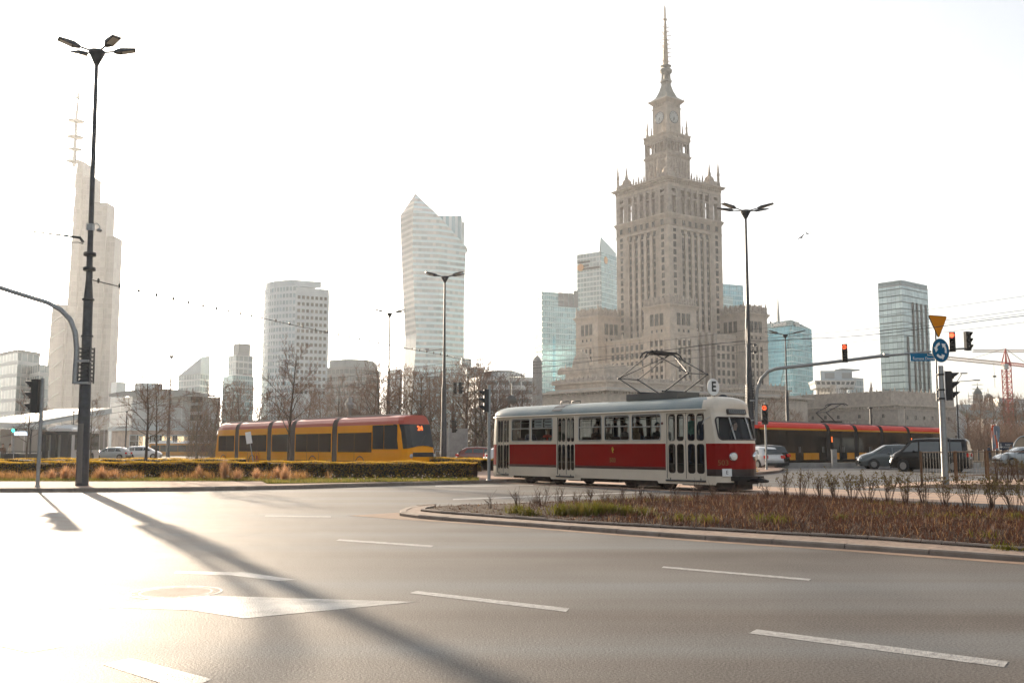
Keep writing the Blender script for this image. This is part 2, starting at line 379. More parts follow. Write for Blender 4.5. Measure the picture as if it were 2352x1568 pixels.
for i in range(nx):
    for j in range(ny):
        q = [(i, j), (i + 1, j), (i + 1, j + 1), (i, j + 1)]
        if all(H[k][2] > 0.06 for k in q):
            for k in q:
                if k not in vi: vi[k] = len(vs_); vs_.append(H[k])
            fs_.append([vi[k] for k in q])
b = MB(); b.add(vs_, fs_, 0, None, True); struct(b.build('soil', M['soil']))
# sandy grit washed along the island kerb
gr = offs(xy(io), -0.02); gr2 = offs(xy(io), -0.32)
strip('grit_strip', gr, gr2, 0.004, M['sand'])
sheet('grit_patch', [gp(*p) for p in ((800, 1184), (915, 1177), (925, 1190), (1010, 1199))], 0.0045, M['sand'])
# tram track: curved paved bed with two rails
trk = [(-9.5, 55.0), (-4.5, 48.6), (4.16, 36.97), (8.0, 31.95), (11.6, 27.9), (15.6, 24.6), (20.5, 21.8), (30.0, 17.6)]
def smooth_line(P, n=6):
    out = []
    for i in range(len(P) - 1):
        p0, p1, p2, p3 = [Vector(P[max(0, min(len(P) - 1, i + k))]) for k in (-1, 0, 1, 2)]
        for k in range(n):
            t = k / n; out.append(tuple(0.5 * ((2 * p1) + (p2 - p0) * t + (2 * p0 - 5 * p1 + 4 * p2 - p3) * t * t + (3 * p1 - p0 - 3 * p2 + p3) * t ** 3)))
    return out + [tuple(P[-1])]
TRK = smooth_line(trk)
strip('track_bed', offs(TRK, 3.6), offs(TRK, -1.75), 0.006, M['track'])
for o_ in (0.7175, -0.7175, 3.3 - 0.7, 3.3 + 0.4):
    pass
for o_ in (0.7175, -0.7175, 2.35):
    strip('rail', offs(TRK, o_ + 0.05), offs(TRK, o_ - 0.05), 0.012, M['rail'])
    strip('rail_groove', offs(TRK, o_ + 0.11), offs(TRK, o_ + 0.05), 0.010, M['rubber'])
# far right: pavement corner with the railing
sheet('path', [gp(*p) for p in ((1950, 1121), (2105, 1107), (2352, 1100), (2700, 1096), (2900, 1126), (2352, 1121))], 0.011, M['track'])
sheet('soil_patch', [gp(*p) for p in ((2030, 1119.5), (2150, 1112), (2352, 1113), (2700, 1116), (2800, 1126), (2352, 1125), (2140, 1121))], 0.015, M['soil'])
# island with the red arrow signal, right of the tram's nose
isl = [gp(*p) for p in ((1640, 1076), (1700, 1072), (1780, 1074), (1802, 1079), (1790, 1085), (1730, 1091), (1640, 1092))]
slab('pavement_island', ccw(xy(isl)), 0.0, 0.12, M['paver']); kerb('kerb_refuge', xy(isl)[::-1], 0.14, 0.0, 0.13, M['kerb'])
# verge under the far tram on the right, and far soil under the trees
sheet('earth_verge', [(8, 73), (80, 73), (110, 120), (20, 120)], 0.008, M['earth'])
slab('kerb_wall', [(18, 70.6), (33, 70.6), (33, 70.9), (18, 70.9)], 0, 0.35, M['concrete'])
sheet('earth_park', [(-70, 98), (12, 98), (30, 300), (-160, 300)], 0.012, M['earth'])
sheet('grass_field', [(30, 160), (200, 160), (260, 330), (40, 330)], 0.014, M['turf'])
# painted markings (ground sheets 4 mm proud)
def mark(name, px, m='paint'): 
    b = MB(); b.poly([gp(*p, 0.0025) for p in px]); struct(b.build(name, M[m]))
mark('lane_dash', [(-70, 1441), (0, 1449), (146, 1483), (68, 1497), (-90, 1462)])
mark('lane_dash', [(300, 1510), (486, 1558), (425, 1585), (235, 1524)])
mark('lane_dash', [(958, 1356), (1308, 1396), (1300, 1404), (940, 1361)])
mark('lane_dash', [(1738, 1444), (2316, 1518), (2306, 1531), (1720, 1453)])
mark('lane_dash', [(1524, 1299.5), (1863, 1328.5), (1858, 1332.5), (1519, 1303)])
mark('lane_dash', [(779, 1237.5), (996, 1252), (990, 1255.5), (772, 1240.5)])
mark('lane_dash', [(610, 1183), (760, 1185), (760, 1187), (608, 1185)])
mark('road_line', [(1000, 1115.5), (1225, 1113), (1225, 1114.6), (1000, 1117.5)])
mark('road_line', [(1040, 1145), (1600, 1124), (1602, 1126), (1040, 1147.5)])
mark('lane_arrow', [(280, 1394), (385, 1364), (520, 1368), (955, 1381), (560, 1419), (440, 1400)], 'paint2')
mark('lane_arrow', [(-400, 1378), (250, 1371), (275, 1376), (275, 1393), (200, 1399), (-400, 1402)], 'paint2')
mark('lane_arrow_remnant', [(405, 1311), (560, 1313), (680, 1330), (640, 1333), (530, 1320), (400, 1316)], 'paint2')
mc = gp(404, 1359, 0.003); b = MB()
for r0, r1, mi in ((0.0, 0.33, 0), (0.33, 0.345, 1), (0.345, 0.42, 0), (0.42, 0.44, 1)):
    n = 36
    for i in range(n):
        a, c = 2 * math.pi * i / n, 2 * math.pi * (i + 1) / n
        b.quad(*[(mc.x + r * math.cos(t), mc.y + r * math.sin(t), 0.0035) for r, t in ((r0 + 1e-4, a), (r1, a), (r1, c), (r0 + 1e-4, c))], mi)
for k in range(16):
    a = 2 * math.pi * k / 16; b.box((mc.x + 0.385 * math.cos(a), mc.y + 0.385 * math.sin(a), 0.004), (0.05, 0.02, 0.002), a, 1)
props(b.build('manhole_cover', [M['kerb'], M['dark']]), 'round manhole cover set in the asphalt beside the painted arrow', 'manhole')
# ------------------------------------------------------------------ windows shared by buildings
def win_mesh(w, h, mats, mull=1, d=0.12, fw=0.14, bars=1):
    """a window facing -Y, centred on its foot: frame, glass, mullion, sill"""
    b = MB()
    b.bb(-w / 2, w / 2, -d * 0.35, 0.02, 0, h, 1)
    b.bb(-w / 2 - fw, -w / 2, -d, 0.02, -fw, h + fw, 0); b.bb(w / 2, w / 2 + fw, -d, 0.02, -fw, h + fw, 0)
    b.bb(-w / 2, w / 2, -d, 0.02, h, h + fw, 0); b.bb(-w / 2, w / 2, -d - 0.06, 0.02, -fw, 0, 0)
    for k in range(mull):
        x = -w / 2 + w * (k + 1) / (mull + 1); b.bb(x - 0.05, x + 0.05, -d * 0.7, 0.0, 0, h, 0)
    for k in range(bars):
        z = h * 0.66; b.bb(-w / 2, w / 2, -d * 0.62, 0.0, z - 0.04, z + 0.04, 0)
    return b.mesh('window', mats)
class Wins:
    """hands out windows: the first ones as parts of their building, the rest merged into one part"""
    def __init__(s, parent, cap=96): s.p = parent; s.n = 0; s.cap = cap; s.rest = MB(); s.mats = None
    def put(s, me, loc, rz, name='window'):
        s.n += 1
        if s.n <= s.cap: return inst(me, name, s.p, loc, (0, 0, rz))
        m = Matrix.Translation(loc) @ Matrix.Rotation(rz, 4, 'Z'); s.mats = list(me.materials)
        vs = [m @ v.co for v in me.vertices]; k = len(s.rest.v)
        s.rest.v += [tuple(v) for v in vs]
        for f in me.polygons: s.rest.f.append([k + i for i in f.vertices]); s.rest.m.append(f.material_index); s.rest.uv.append(None); s.rest.sm.append(False)
    def done(s):
        if s.rest.v:
            o = s.rest.build('window', s.mats, s.p); o['kind'] = 'stuff'
# ------------------------------------------------------------------ the palace tower
PD = 505.0; pc = at(1544, 1028, PD); PCX, PCY = pc.x, pc.y
PHI = math.atan2(-PCY, -PCX) - R(225)
palace = thing('palace_tower', 'tall sandstone palace skyscraper with clock faces and long spire behind the red tram', 'palace', (PCX, PCY, 0), PHI)
DF = PD - 27.0                                   # depth of the near corner
zf = lambda y, d=DF: zat(y, d)
ST, SD = M['stone'], M['stone_d']
def sq(s, x=0, y=0): return [(x - s, y - s), (x + s, y - s), (x + s, y + s), (x - s, y + s)]
S = 19.0
def notched(s, rec, bay):
    """square plan whose middle stretches are set back by rec"""
    P = []
    for k in range(4):
        m = Matrix.Rotation(k * math.pi / 2, 2)
        for p in ((-s, -s), (-s + bay, -s), (-s + bay, -s + rec), (s - bay, -s + rec), (s - bay, -s)): P.append(tuple(m @ Vector(p)))
    return P
def cornice(b, s, z, h, over, mi=0):
    b.prism(sq(s + over * 0.35), z, z + h * 0.3, mi); b.prism(sq(s + over * 0.7), z + h * 0.3, z + h * 0.6, mi); b.prism(sq(s + over), z + h * 0.6, z + h, mi)
def dentils(b, s, z, h, w, gap, d):
    n = int(2 * s / (w + gap))
    for k in range(4):
        m = Matrix.Rotation(k * math.pi / 2, 3, 'Z')
        for i in range(n):
            x = -s + (i + 0.5) * 2 * s / n; p = m @ Vector((x, -s - d / 2, z + h / 2)); b.box(p, (w, d, h), k * math.pi / 2)
PIN = [(0.9, 0), (0.9, 0.16), (0.62, 0.2), (0.62, 0.42), (0.82, 0.46), (0.7, 0.5), (0.4, 0.62), (0.5, 0.66), (0.26, 0.8), (0.05, 1.0)]
def pin(b, x, y, z, h, w): b.lathe([(r * w, q * h) for r, q in PIN], (x, y, z), 6, 0, False)
def shell(b, x, y, z, w, h, rz, t=0.6):
    n = 8; pts = [(-w / 2, 0)] + [(-w / 2 * math.cos(math.pi * i / n), h * 0.35 + h * 0.65 * math.sin(math.pi * i / n)) for i in range(n + 1)] + [(w / 2, 0)]
    m = Matrix.Rotation(rz, 3, 'Z')
    for sgn in (-1, 1):
        vs = [m @ Vector((p[0], sgn * t / 2, p[1])) + Vector((x, y, z)) for p in pts]
        b.add(vs, [tuple(range(len(pts))) if sgn < 0 else tuple(range(len(pts) - 1, -1, -1))])
    A = [m @ Vector((p[0], -t / 2, p[1])) + Vector((x, y, z)) for p in pts]; B = [m @ Vector((p[0], t / 2, p[1])) + Vector((x, y, z)) for p in pts]
    for i in range(len(pts) - 1): b.quad(A[i], B[i], B[i + 1], A[i + 1])
def crown(b, s, z, h, n, x0=0, y0=0, sh=True):
    """the stone crest along the four edges of a roof"""
    b_in = s - 0.8
    for k in range(4):
        m = Matrix.Rotation(k * math.pi / 2, 3, 'Z')
        p = m @ Vector((0, -b_in, 0)); b.box((x0 + p.x, y0 + p.y, z + h * 0.11), (2 * b_in + 0.5, 0.5, h * 0.22), k * math.pi / 2)
        for i in range(n):
            x = -b_in + 2 * b_in * i / n; p = m @ Vector((x, -b_in, 0)); big = (i % 2 == 0)
            hh = h * (0.92 if i == 0 else random.uniform(0.62, 0.85) if big else random.uniform(0.42, 0.6))
            pin(b, x0 + p.x, y0 + p.y, z, hh, h * 0.115 * (1.25 if big else 1))
            if sh and i % 2 == 1: shell(b, x0 + p.x, y0 + p.y, z + h * 0.1, 2 * b_in / n * 1.25, h * random.uniform(0.4, 0.62), k * math.pi / 2, 0.5)
z_log0, z_log1, z_top = zf(486), zf(423), zf(404)      # open loggia storey and cornice
BAY = 0.215 * 2 * S
b = MB(); b.prism(notched(S, 0.7, BAY), 0, z_log0 - 7.6)
mid = 2 * S - 2 * BAY; NC = 5
for k in range(4):                                        # pilasters between the window columns
    m = Matrix.Rotation(k * math.pi / 2, 3, 'Z')
    for i in range(NC + 1):
        x = -mid / 2 + mid * i / NC; p = m @ Vector((x, -S + 0.42, (z_log0 - 9.5) / 2)); b.box(p, (2.0, 0.84, z_log0 - 9.5), k * math.pi / 2)
b.build('tower_shaft', ST, palace)
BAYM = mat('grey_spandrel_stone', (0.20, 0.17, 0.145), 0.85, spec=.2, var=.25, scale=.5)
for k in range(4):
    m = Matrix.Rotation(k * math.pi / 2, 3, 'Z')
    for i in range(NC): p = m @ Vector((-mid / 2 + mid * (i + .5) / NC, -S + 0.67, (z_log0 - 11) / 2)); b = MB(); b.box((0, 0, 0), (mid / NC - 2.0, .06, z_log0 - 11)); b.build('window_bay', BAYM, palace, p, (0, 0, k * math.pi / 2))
b = MB(); b.prism(sq(S + 0.15), z_log0 - 7.6, z_log0 - 6.4); b.prism(sq(S - 0.1), z_log0 - 6.4, z_log0 - 2.2); cornice(b, S - 0.1, z_log0 - 2.2, 2.2, 1.0)
for k in range(4):                                        # fluted frieze
    m = Matrix.Rotation(k * math.pi / 2, 3, 'Z')
    for i in range(46):
        p = m @ Vector((-S + (i + 0.5) * 2 * S / 46, -S - 0.05, z_log0 - 4.3)); b.box(p, (0.4, 0.4, 3.6), k * math.pi / 2)
b.build('frieze', ST, palace)
b = MB(); b.prism(sq(S - 6.4), z_log0, z_log1)            # loggia: core, piers, transoms
hl = z_log1 - z_log0
for k in range(4):
    m = Matrix.Rotation(k * math.pi / 2, 3, 'Z')
    def pier(x, w, d=1.6, z0=0, z1=hl, dy=0): p = m @ Vector((x, -S + d / 2 + dy, z_log0 + (z0 + z1) / 2)); b.box(p, (w, d, z1 - z0), k * math.pi / 2)
    for i in range(NC + 1): pier(-mid / 2 + mid * i / NC, 1.7)
    pier(-S + 1.3, 2.6, 2.6); pier(-S + BAY - 1.5, 2.2); pier(S - BAY + 1.5, 2.2)
    for i in range(NC): pier(-mid / 2 + mid * (i + .5) / NC, mid / NC - 1.7, 0.9, hl * 0.62, hl * 0.68, .4); pier(-mid / 2 + mid * (i + .5) / NC, mid / NC - 1.7, 0.9, hl * 0.9, hl, .4)
    for sx in (-1, 1):
        pier(sx * (S - BAY / 2 - 0.1), BAY - 4.0, 1.2, hl * 0.66, hl * 0.78, .2); pier(sx * (S - BAY / 2 - 0.1), BAY - 4.0, 1.2, hl * 0.9, hl, .2)
        pier(sx * (S - BAY / 2 - 1.75), 0.75, 1.2, 0, hl * 0.66, .2); pier(sx * (S - BAY / 2 + 1.55), 0.75, 1.2, 0, hl * .66, .2)
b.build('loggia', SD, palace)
b = MB(); b.prism(sq(S), z_log1, z_log1 + 1.6); dentils(b, S, z_log1 + 1.6, 1.3, 0.7, 0.8, 0.8); b.prism(sq(S - 0.05), z_log1 + 1.6, z_log1 + 3); b.prism(sq(S + 1.2), z_log1 + 2.95, z_log1 + 3.6); b.prism(sq(S + 1.8), z_log1 + 3.6, z_top)
b.build('cornice', ST, palace)
b = MB()
for k in range(4):
    m = Matrix.Rotation(k * math.pi / 2, 3, 'Z')
    p = m @ Vector((-S + BAY * 0.5, -S + BAY * 0.5, 0)); b.prism(sq(BAY * 0.36, p.x, p.y), z_top, z_top + 3.2)
    b.lathe([(2.6, 0), (2.6, 0.8), (2.2, 2.2), (1.2, 3.2), (0.3, 3.7), (0.4, 4.2), (0.12, 6.0)], (p.x, p.y, z_top + 3.2), 8)
    for dx, dy in ((-1, -1), (1, -1), (-1, 1)):
        q = m @ Vector((-S + BAY * 0.5 + dx * BAY * 0.4, -S + BAY * 0.5 + dy * BAY * 0.4, 0)); pin(b, q.x, q.y, z_top, 12.5 if dx * dy < 0 else 14.5, 1.15)
    for i in range(11):
        x = -mid / 2 + 1 + (mid - 2) * i / 10; q = m @ Vector((x, -S + 0.3, 0)); pin(b, q.x, q.y, z_top, 5.4 if i % 2 == 0 else 3.6, 0.7)
    q = m @ Vector((0, -S + 0.3, z_top + 1.3)); b.box(q, (mid, 0.3, 0.25), k * math.pi / 2)
b.build('roof_crest', SD, palace)
# upper tower
S2 = 106 / 2 * PD / FPX / math.sqrt(2) * 0.985; d2 = PD - S2 * 1.41
za, zb, zc2, zd = zat(345, d2), zat(316, d2), zat(290, d2), zat(300, d2)
b = MB(); b.prism(sq(S2), z_top, za - 1.2); cornice(b, S2, za - 2.4, 1.4, 0.7)
for k in range(4):
    m = Matrix.Rotation(k * math.pi / 2, 3, 'Z')
    for i in range(8): p = m @ Vector((-S2 + (i + .5) * S2 / 4, -S2 - 0.1, (z_top + za - 4) / 2)); b.box(p, (0.75, 0.5, za - 4 - z_top), k * math.pi / 2)
    for i in range(3): q = m @ Vector((-3 + 3 * i, -S2 - 1.2, 0)); pin(b, q.x, q.y, z_top, 15 if i == 1 else 11.5, 1.1)
b.build('upper_tower', SD, palace)
b = MB(); b.prism(sq(S2 - 3.4), za - 1, zb)
for k in range(4):
    m = Matrix.Rotation(k * math.pi / 2, 3, 'Z')
    def pr(x, w, d=1.1, z0=za - 1, z1=zb): p = m @ Vector((x, -S2 + d / 2, (z0 + z1) / 2)); b.box(p, (w, d, z1 - z0), k * math.pi / 2)
    for x in (-0.72, -0.36, -0.12, 0.12, 0.36, 0.72): pr(x * S2, 0.62 if abs(x) > .2 else 0.5)
    pr(-S2 + 0.55, 1.1); pr(S2 - 0.55, 1.1)
    pr(0, 2 * S2 - .2, 0.8, zb - 1.1, zb); pr(0, 2 * S2 - 1.4, 0.7, za - 1, za + .6)
b.build('belvedere', SD, palace)
b = MB(); cornice(b, S2, zb, 1.2, 0.5); b.prism(sq(S2 - 0.1), zb + 1.2, zd - 1.2)
for k in range(4):
    m = Matrix.Rotation(k * math.pi / 2, 3, 'Z')
    for i in range(5): p = m @ Vector((-S2 + i * S2 / 2, -S2 + 0.1, (zb + zd) / 2)); b.box(p, (1.0, 0.6, zd - zb - 1), k * math.pi / 2)
    q = m @ Vector((-S2 + 1, -S2 + 1, 0)); pin(b, q.x, q.y, zd, 9.5, 0.9); q = m @ Vector((-S2 + 4, -S2 + 1, 0)); pin(b, q.x, q.y, zd, 6, 0.6); q = m @ Vector((S2 - 4, -S2 + 1, 0)); pin(b, q.x, q.y, zd, 6, 0.6)
cornice(b, S2 - 0.1, zd - 1.4, 1.4, 0.7); b.build('attic', ST, palace)
S3 = 65 / 2 * PD / FPX / math.sqrt(2); d3 = PD - S3 * 1.41
ze, zg = zat(243, d3), zat(226, d3)
b = MB(); b.prism(sq(S3), zd - 1, ze + 0.5); b.prism(sq(S3 + 0.25), ze, ze + 0.7); b.prism(sq(S3 - 0.1), ze + .7, zg - 1.5); b.prism(sq(S3), zg - 1.5, zg, 0, sq(S3 + 1.5)); b.prism(sq(S3 + 1.6), zg, zg + 0.6)
for k in range(4):
    m = Matrix.Rotation(k * math.pi / 2, 3, 'Z')
    for i in range(7): p = m @ Vector((-S3 + (i + .5) * 2 * S3 / 7, -S3 - 0.05, (ze + zg) / 2)); b.box(p, (0.5, 0.5, zg - ze - 2.2), k * math.pi / 2)
    q = m @ Vector((-S3 - 1.3, -S3 - 1.3, 0)); pin(b, q.x, q.y, zg + .5, 2.6, .3)
b.build('clock_storey', ST, palace)
CL = mat('clock_enamel', (0.72, 0.74, 0.72), 0.4)
zcl = zat(265, d3)
for k in (0, 3, 1, 2):
    rot = k * math.pi / 2; m = Matrix.Rotation(rot, 3, 'Z'); p = m @ Vector((0, -S3 - 0.12, zcl))
    b = MB(); MX = Matrix.Rotation(R(90), 3, 'X')
    b.lathe([(0.0, 0.05), (2.95, 0.05)], n=28, mi=0, M=MX, smooth=False); b.lathe([(2.95, 0.0), (2.95, 0.16), (3.2, 0.16), (3.2, 0.0)], n=28, mi=1, M=MX)
    for h in range(12):
        a = h * math.pi / 6; q = Vector((2.45 * math.sin(a), -0.08, 2.45 * math.cos(a))); b.box(q, (0.16, 0.05, 0.6), M=Matrix.Rotation(a, 3, 'Y'), mi=1)
    f = b.build('clock_face', [CL, M['dark']], palace, p, (0, 0, rot))
    for nm, a, l, w in (('hour_hand', R(172), 1.5, 0.3), ('minute_hand', R(192), 2.3, 0.22)):
        b = MB(); q = Vector((math.sin(a) * l * 0.42, -0.16 if l < 2 else -0.2, math.cos(a) * l * 0.42)); b.box(q, (w, 0.04, l), M=Matrix.Rotation(a, 3, 'Y')); b.build(nm, M['black'], f)
# roof, lantern, spire
zr = zat(190, PD); RM = mat('verdigris_copper_roof', (0.22, 0.22, 0.19), 0.7, var=0.25, scale=0.5)
b = MB(); b.rings([[(x * q, y * q, z) for x, y in sq(1)] for q, z in ((S3 + 1.4, zg + .6), (S3 * 0.78, zg + (zr - zg) * .25), (S3 * 0.52, zg + (zr - zg) * .55), (S3 * 0.36, zg + (zr - zg) * .85), (S3 * 0.33, zr))], 0, False)
b.build('spire_roof', RM, palace)
yz = lambda y: zat(y, PD); kp = PD / FPX
b = MB(); b.lathe([(3.1, zr), (3.1, zr + 1), (2.0, zr + 1.2)], n=12, smooth=False)
for i in range(8): a = i * math.pi / 4; b.tube([(2.2 * math.cos(a), 2.2 * math.sin(a), zr + 1), (2.0 * math.cos(a), 2.0 * math.sin(a), yz(170))], 0.32, 5)
b.lathe([(1.2, zr + 1), (1.2, yz(171))], n=8)
b.lathe([(2.3, yz(171)), (3.2, yz(167)), (3.4, yz(163)), (2.9, yz(160)), (1.6, yz(159)), (1.2, yz(157)), (1.3, yz(155.5)), (2.9, yz(153.5)), (3.0, yz(152.5)), (1.0, yz(151))], n=14)
b.build('lantern', RM, palace)
SPM = mat('spire_paint', (0.45, 0.36, 0.26), 0.6, var=0.15, scale=0.4)
b = MB(); b.lathe([(1.5, yz(151)), (1.25, yz(120)), (0.9, yz(80)), (0.6, yz(56)), (0.5, yz(50)), (1.1, yz(47)), (1.2, yz(45)), (0.4, yz(41)), (0.55, yz(38)), (0.45, yz(20)), (0.12, yz(12))], n=8)
for i in range(64):
    z = yz(148 - i * 1.42); a = i * 2.4; r = 3.1 if i < 50 else 2.0; b.tube([(0, 0, z), (r * math.cos(a), r * math.sin(a), z + .1)], 0.12, 4); b.tube([(r * math.cos(a), r * math.sin(a), z - 0.7), (r * math.cos(a), r * math.sin(a), z + .8)], 0.09, 4)
b.build('spire', SPM, palace)
# corner pavilions
PO, PS = 25.4, 8.75
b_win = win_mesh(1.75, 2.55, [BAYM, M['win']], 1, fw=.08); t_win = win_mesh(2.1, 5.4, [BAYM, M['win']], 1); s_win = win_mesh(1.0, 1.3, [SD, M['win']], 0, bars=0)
W = Wins(palace, 96)
dP = PD - (PO + PS) * 1.414
zp_top, zt0, zs, zw = zat(696, dP), zat(743, dP), zat(758, dP), zat(781, dP)
for ox, oy in ((-1, -1), (-1, 1), (1, -1)):
    x0, y0 = ox * PO, oy * PO; b = MB()
    b.prism(sq(PS, x0, y0), 0, zp_top - 2)
    for q in (zt0 - 1.5, zs - 1.6): b.prism(sq(PS + 0.35, x0, y0), q, q + 0.5)
    for o_, a_, c_ in ((0.3, 2, 1.2), (0.7, 1.2, 0.7), (1.1, 0.7, 0)): b.prism(sq(PS + o_, x0, y0), zp_top - a_, zp_top - c_)
    for k in (0, 3):
        m = Matrix.Rotation(k * math.pi / 2, 3, 'Z')
        for i in range(4): p = m @ Vector((-4.8 + 3.2 * i, -PS - 0.15, (zs - 3) / 2)); b.box((x0 + p.x, y0 + p.y, p.z), (1.1, 0.9, zs - 3.4), k * math.pi / 2)
    b.build('corner_pavilion', ST, palace)
    b = MB(); crown(b, PS + 0.4, zp_top, 6.6, 10, x0, y0); b.build('pavilion_crest', SD, palace)
    for k in (3, 0):
        rot = k * math.pi / 2; m = Matrix.Rotation(rot, 3, 'Z')
        for i in range(3):
            x = -3.2 + 3.2 * i
            def pl(z): p = m @ Vector((x, -PS - 0.02, 0)); return (x0 + p.x, y0 + p.y, z)
            W.put(t_win, pl(zt0), rot); W.put(s_win, pl(zs - 0.3), rot)
            nr = 6 if ox + oy < 0 and ox == oy else 5
            for r in range(nr): W.put(b_win, pl(zw - 2.0 - 4.05 * r), rot)
# links between the pavilions
zl = zat(776, PD - 20)
b = MB(); b.bb(-29, -17, -17, 17, 0, zl); b.bb(-29.5, -28.9, -17, 17, zl - 1.2, zl - .4)
for y in (-15, -11.5, -8, -4.5, -1, 2.5, 6, 9.5, 13): b.bb(-29.45, -28.95, y - .45, y + .45, 0, zl - 1.5)
for y in range(-15, 16, 5): pin(b, -28.3, y, zl, 3.2, .8)
b.bb(-17, 17, -29, -17, 0, zl + 2); b.bb(-17, 17, -29.5, -28.9, zl - .2, zl + .8)
b.build('link_wing', ST, palace)
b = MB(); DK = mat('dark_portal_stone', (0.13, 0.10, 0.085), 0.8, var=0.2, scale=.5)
for i in range(4):
    x = -14 + 4.3 * i; b.bb(x, x + 1.5, -31.2, -29, 0, zl - 4); b.lathe([(1.3, 0), (1.5, 1), (1.1, 3), (1.35, 4.5), (0.6, 6)], (x + .75, -30.2, zl - 4), 8)
b.build('portal_pier', SD, palace)
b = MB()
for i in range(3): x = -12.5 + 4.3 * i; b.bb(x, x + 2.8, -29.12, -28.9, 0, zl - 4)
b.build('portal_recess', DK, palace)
for r in range(7):
    for y in (-13.2, -9.7, -6.2, -2.7, .8, 4.3, 7.8, 11.3): W.put(b_win, (-29.02, y, zl - 6.2 - 4.05 * r), 3 * math.pi / 2)
    for x in (3.5, 7, 10.5, 14): W.put(b_win, (x, -29.02, zl - 6.2 - 4.05 * r), 0)
# main shaft windows
z1 = zf(534); sp = 3.83
for r in range(19):
    z = z1 - sp * r
    for k in (3, 0):
        rot = k * math.pi / 2; m = Matrix.Rotation(rot, 3, 'Z')
        for i in range(NC): p = m @ Vector((-mid / 2 + mid * (i + .5) / NC, -S + 0.62, 0)); W.put(b_win, (p.x, p.y, z), rot)
        for sx in (-1, 1): p = m @ Vector((sx * (S - BAY / 2), -S - 0.02, 0)); W.put(b_win, (p.x, p.y, z + 1.2), rot)
for k in (3, 0):
    rot = k * math.pi / 2; m = Matrix.Rotation(rot, 3, 'Z')
    for i in range(NC): p = m @ Vector((-mid / 2 + mid * (i + .5) / NC, -S - 0.28, 0)); W.put(b_win, (p.x, p.y, z_log0 - 5.6), rot)
    for sx in (-1, 1): p = m @ Vector((sx * (S - BAY / 2), -S - 0.28, 0)); W.put(b_win, (p.x, p.y, z_log0 - 5.6), rot)
W.done()
# ------------------------------------------------------------------ low palace wings
ux, uy = Vector((math.cos(PHI), math.sin(PHI))), Vector((-math.sin(PHI), math.cos(PHI)))     # along the right faces, along the left faces
def wing(name, label, px, D, ytop, L, Rr, mt=ST, cat='building', cren=None, dent=True, over=1.2, extra=None, rows=(), group=None, dz=0.0):
    c = at(px, 1028, D); h = zat(ytop, D)
    t = thing(name, label, cat, (c.x, c.y, 0), PHI, group)
    b = MB(); b.bb(0, Rr, 0, L, 0, h - 2.2); b.build('wall', mt, t)
    b = MB(); b.bb(-0.4, Rr + .4, -0.4, L + .4, h - 2.2, h - 1.6)
    b.bb(-over, Rr + over, -over, L + over, h - 0.7, h)
    b.bb(-0.1, Rr + .1, -.1, L + .1, h - 1.6, h - .7)
    if dent:
        n = int(L / 1.5)
        for i in range(n): b.box((-0.5, (i + .5) * L / n, h - 1.15), (0.8, 0.7, 0.9))
        n = int(Rr / 1.5)
        for i in range(n): b.box(((i + .5) * Rr / n, -0.5, h - 1.15), (0.7, 0.8, 0.9))
    b.build('cornice', ST if dent else mt, t)
    if cren:
        b = MB(); ch, step = cren
        for i in range(int(L / step) + 1):
            pin(b, 0.6, i * step, h, ch * random.uniform(.8, 1), .8)
            shell(b, 0.6, (i + .5) * step, h, step * 1.1, ch * random.uniform(.45, .6), R(90), .5)
        for i in range(1, int(Rr / step) + 1):
            pin(b, i * step, 0.6, h, ch * random.uniform(.8, 1), .8)
            shell(b, (i - .5) * step, 0.6, h, step * 1.1, ch * random.uniform(.45, .6), 0, .5)
        b.build('roof_crest', SD, t)
    return t, h
t1, h1 = wing('palace_wing', 'low stone palace wing with crested parapet above the roof of the red tram', 1394, 400, 872, 33, 54, cren=(3.0, 3.0), dent=False)
W = Wins(t1)
for i in range(4): W.put(s_win, (0.02 - .04, 6 + 7 * i, h1 - 7), R(270))
for i in range(6): W.put(s_win, (6 + 8 * i, -.02, h1 - 7), 0)
b = MB(); b.bb(4, 26, 6, 31, h1, h1 + 4.2); b.build('attic', ST, t1)
b = MB(); bb_ = []
for i in range(6):
    pin(b, 4, 6 + 5 * i, h1 + 4.2, 4.6, .7); shell(b, 4, 8.5 + 5 * i, h1 + 4.2, 5, 3.0, R(90))
    if i: pin(b, 4 + 4.2 * i, 6, h1 + 4.2, 4.6, .7); shell(b, 2 + 4.2 * i, 6, h1 + 4.2, 4.4, 3.0, 0)
shell(b, 4, 20, h1 + 4, 11, 9, R(90), 1.2); pin(b, 4, 20, h1 + 11, 4, .8)
b.build('attic_crest', ST, t1)
t2, h2 = wing('palace_wing', 'flat roofed stone wing with deep bracketed cornice just over the red tram', 1394, 366, 893, 40, 116, over=2.2)
b = MB(); b.bb(1.5, 114, 1.5, 38, h2, h2 + .9); b.build('roof', mat('pale_roofing', (0.42, 0.39, 0.35), .7), t2)
c = at(1700, 1028, 440)
t3, h3 = wing('palace_wing', 'crested stone wing at the foot of the right palace pavilion', 1700, 440, 890, 18, 34, cren=(3.4, 3.2), dent=True)
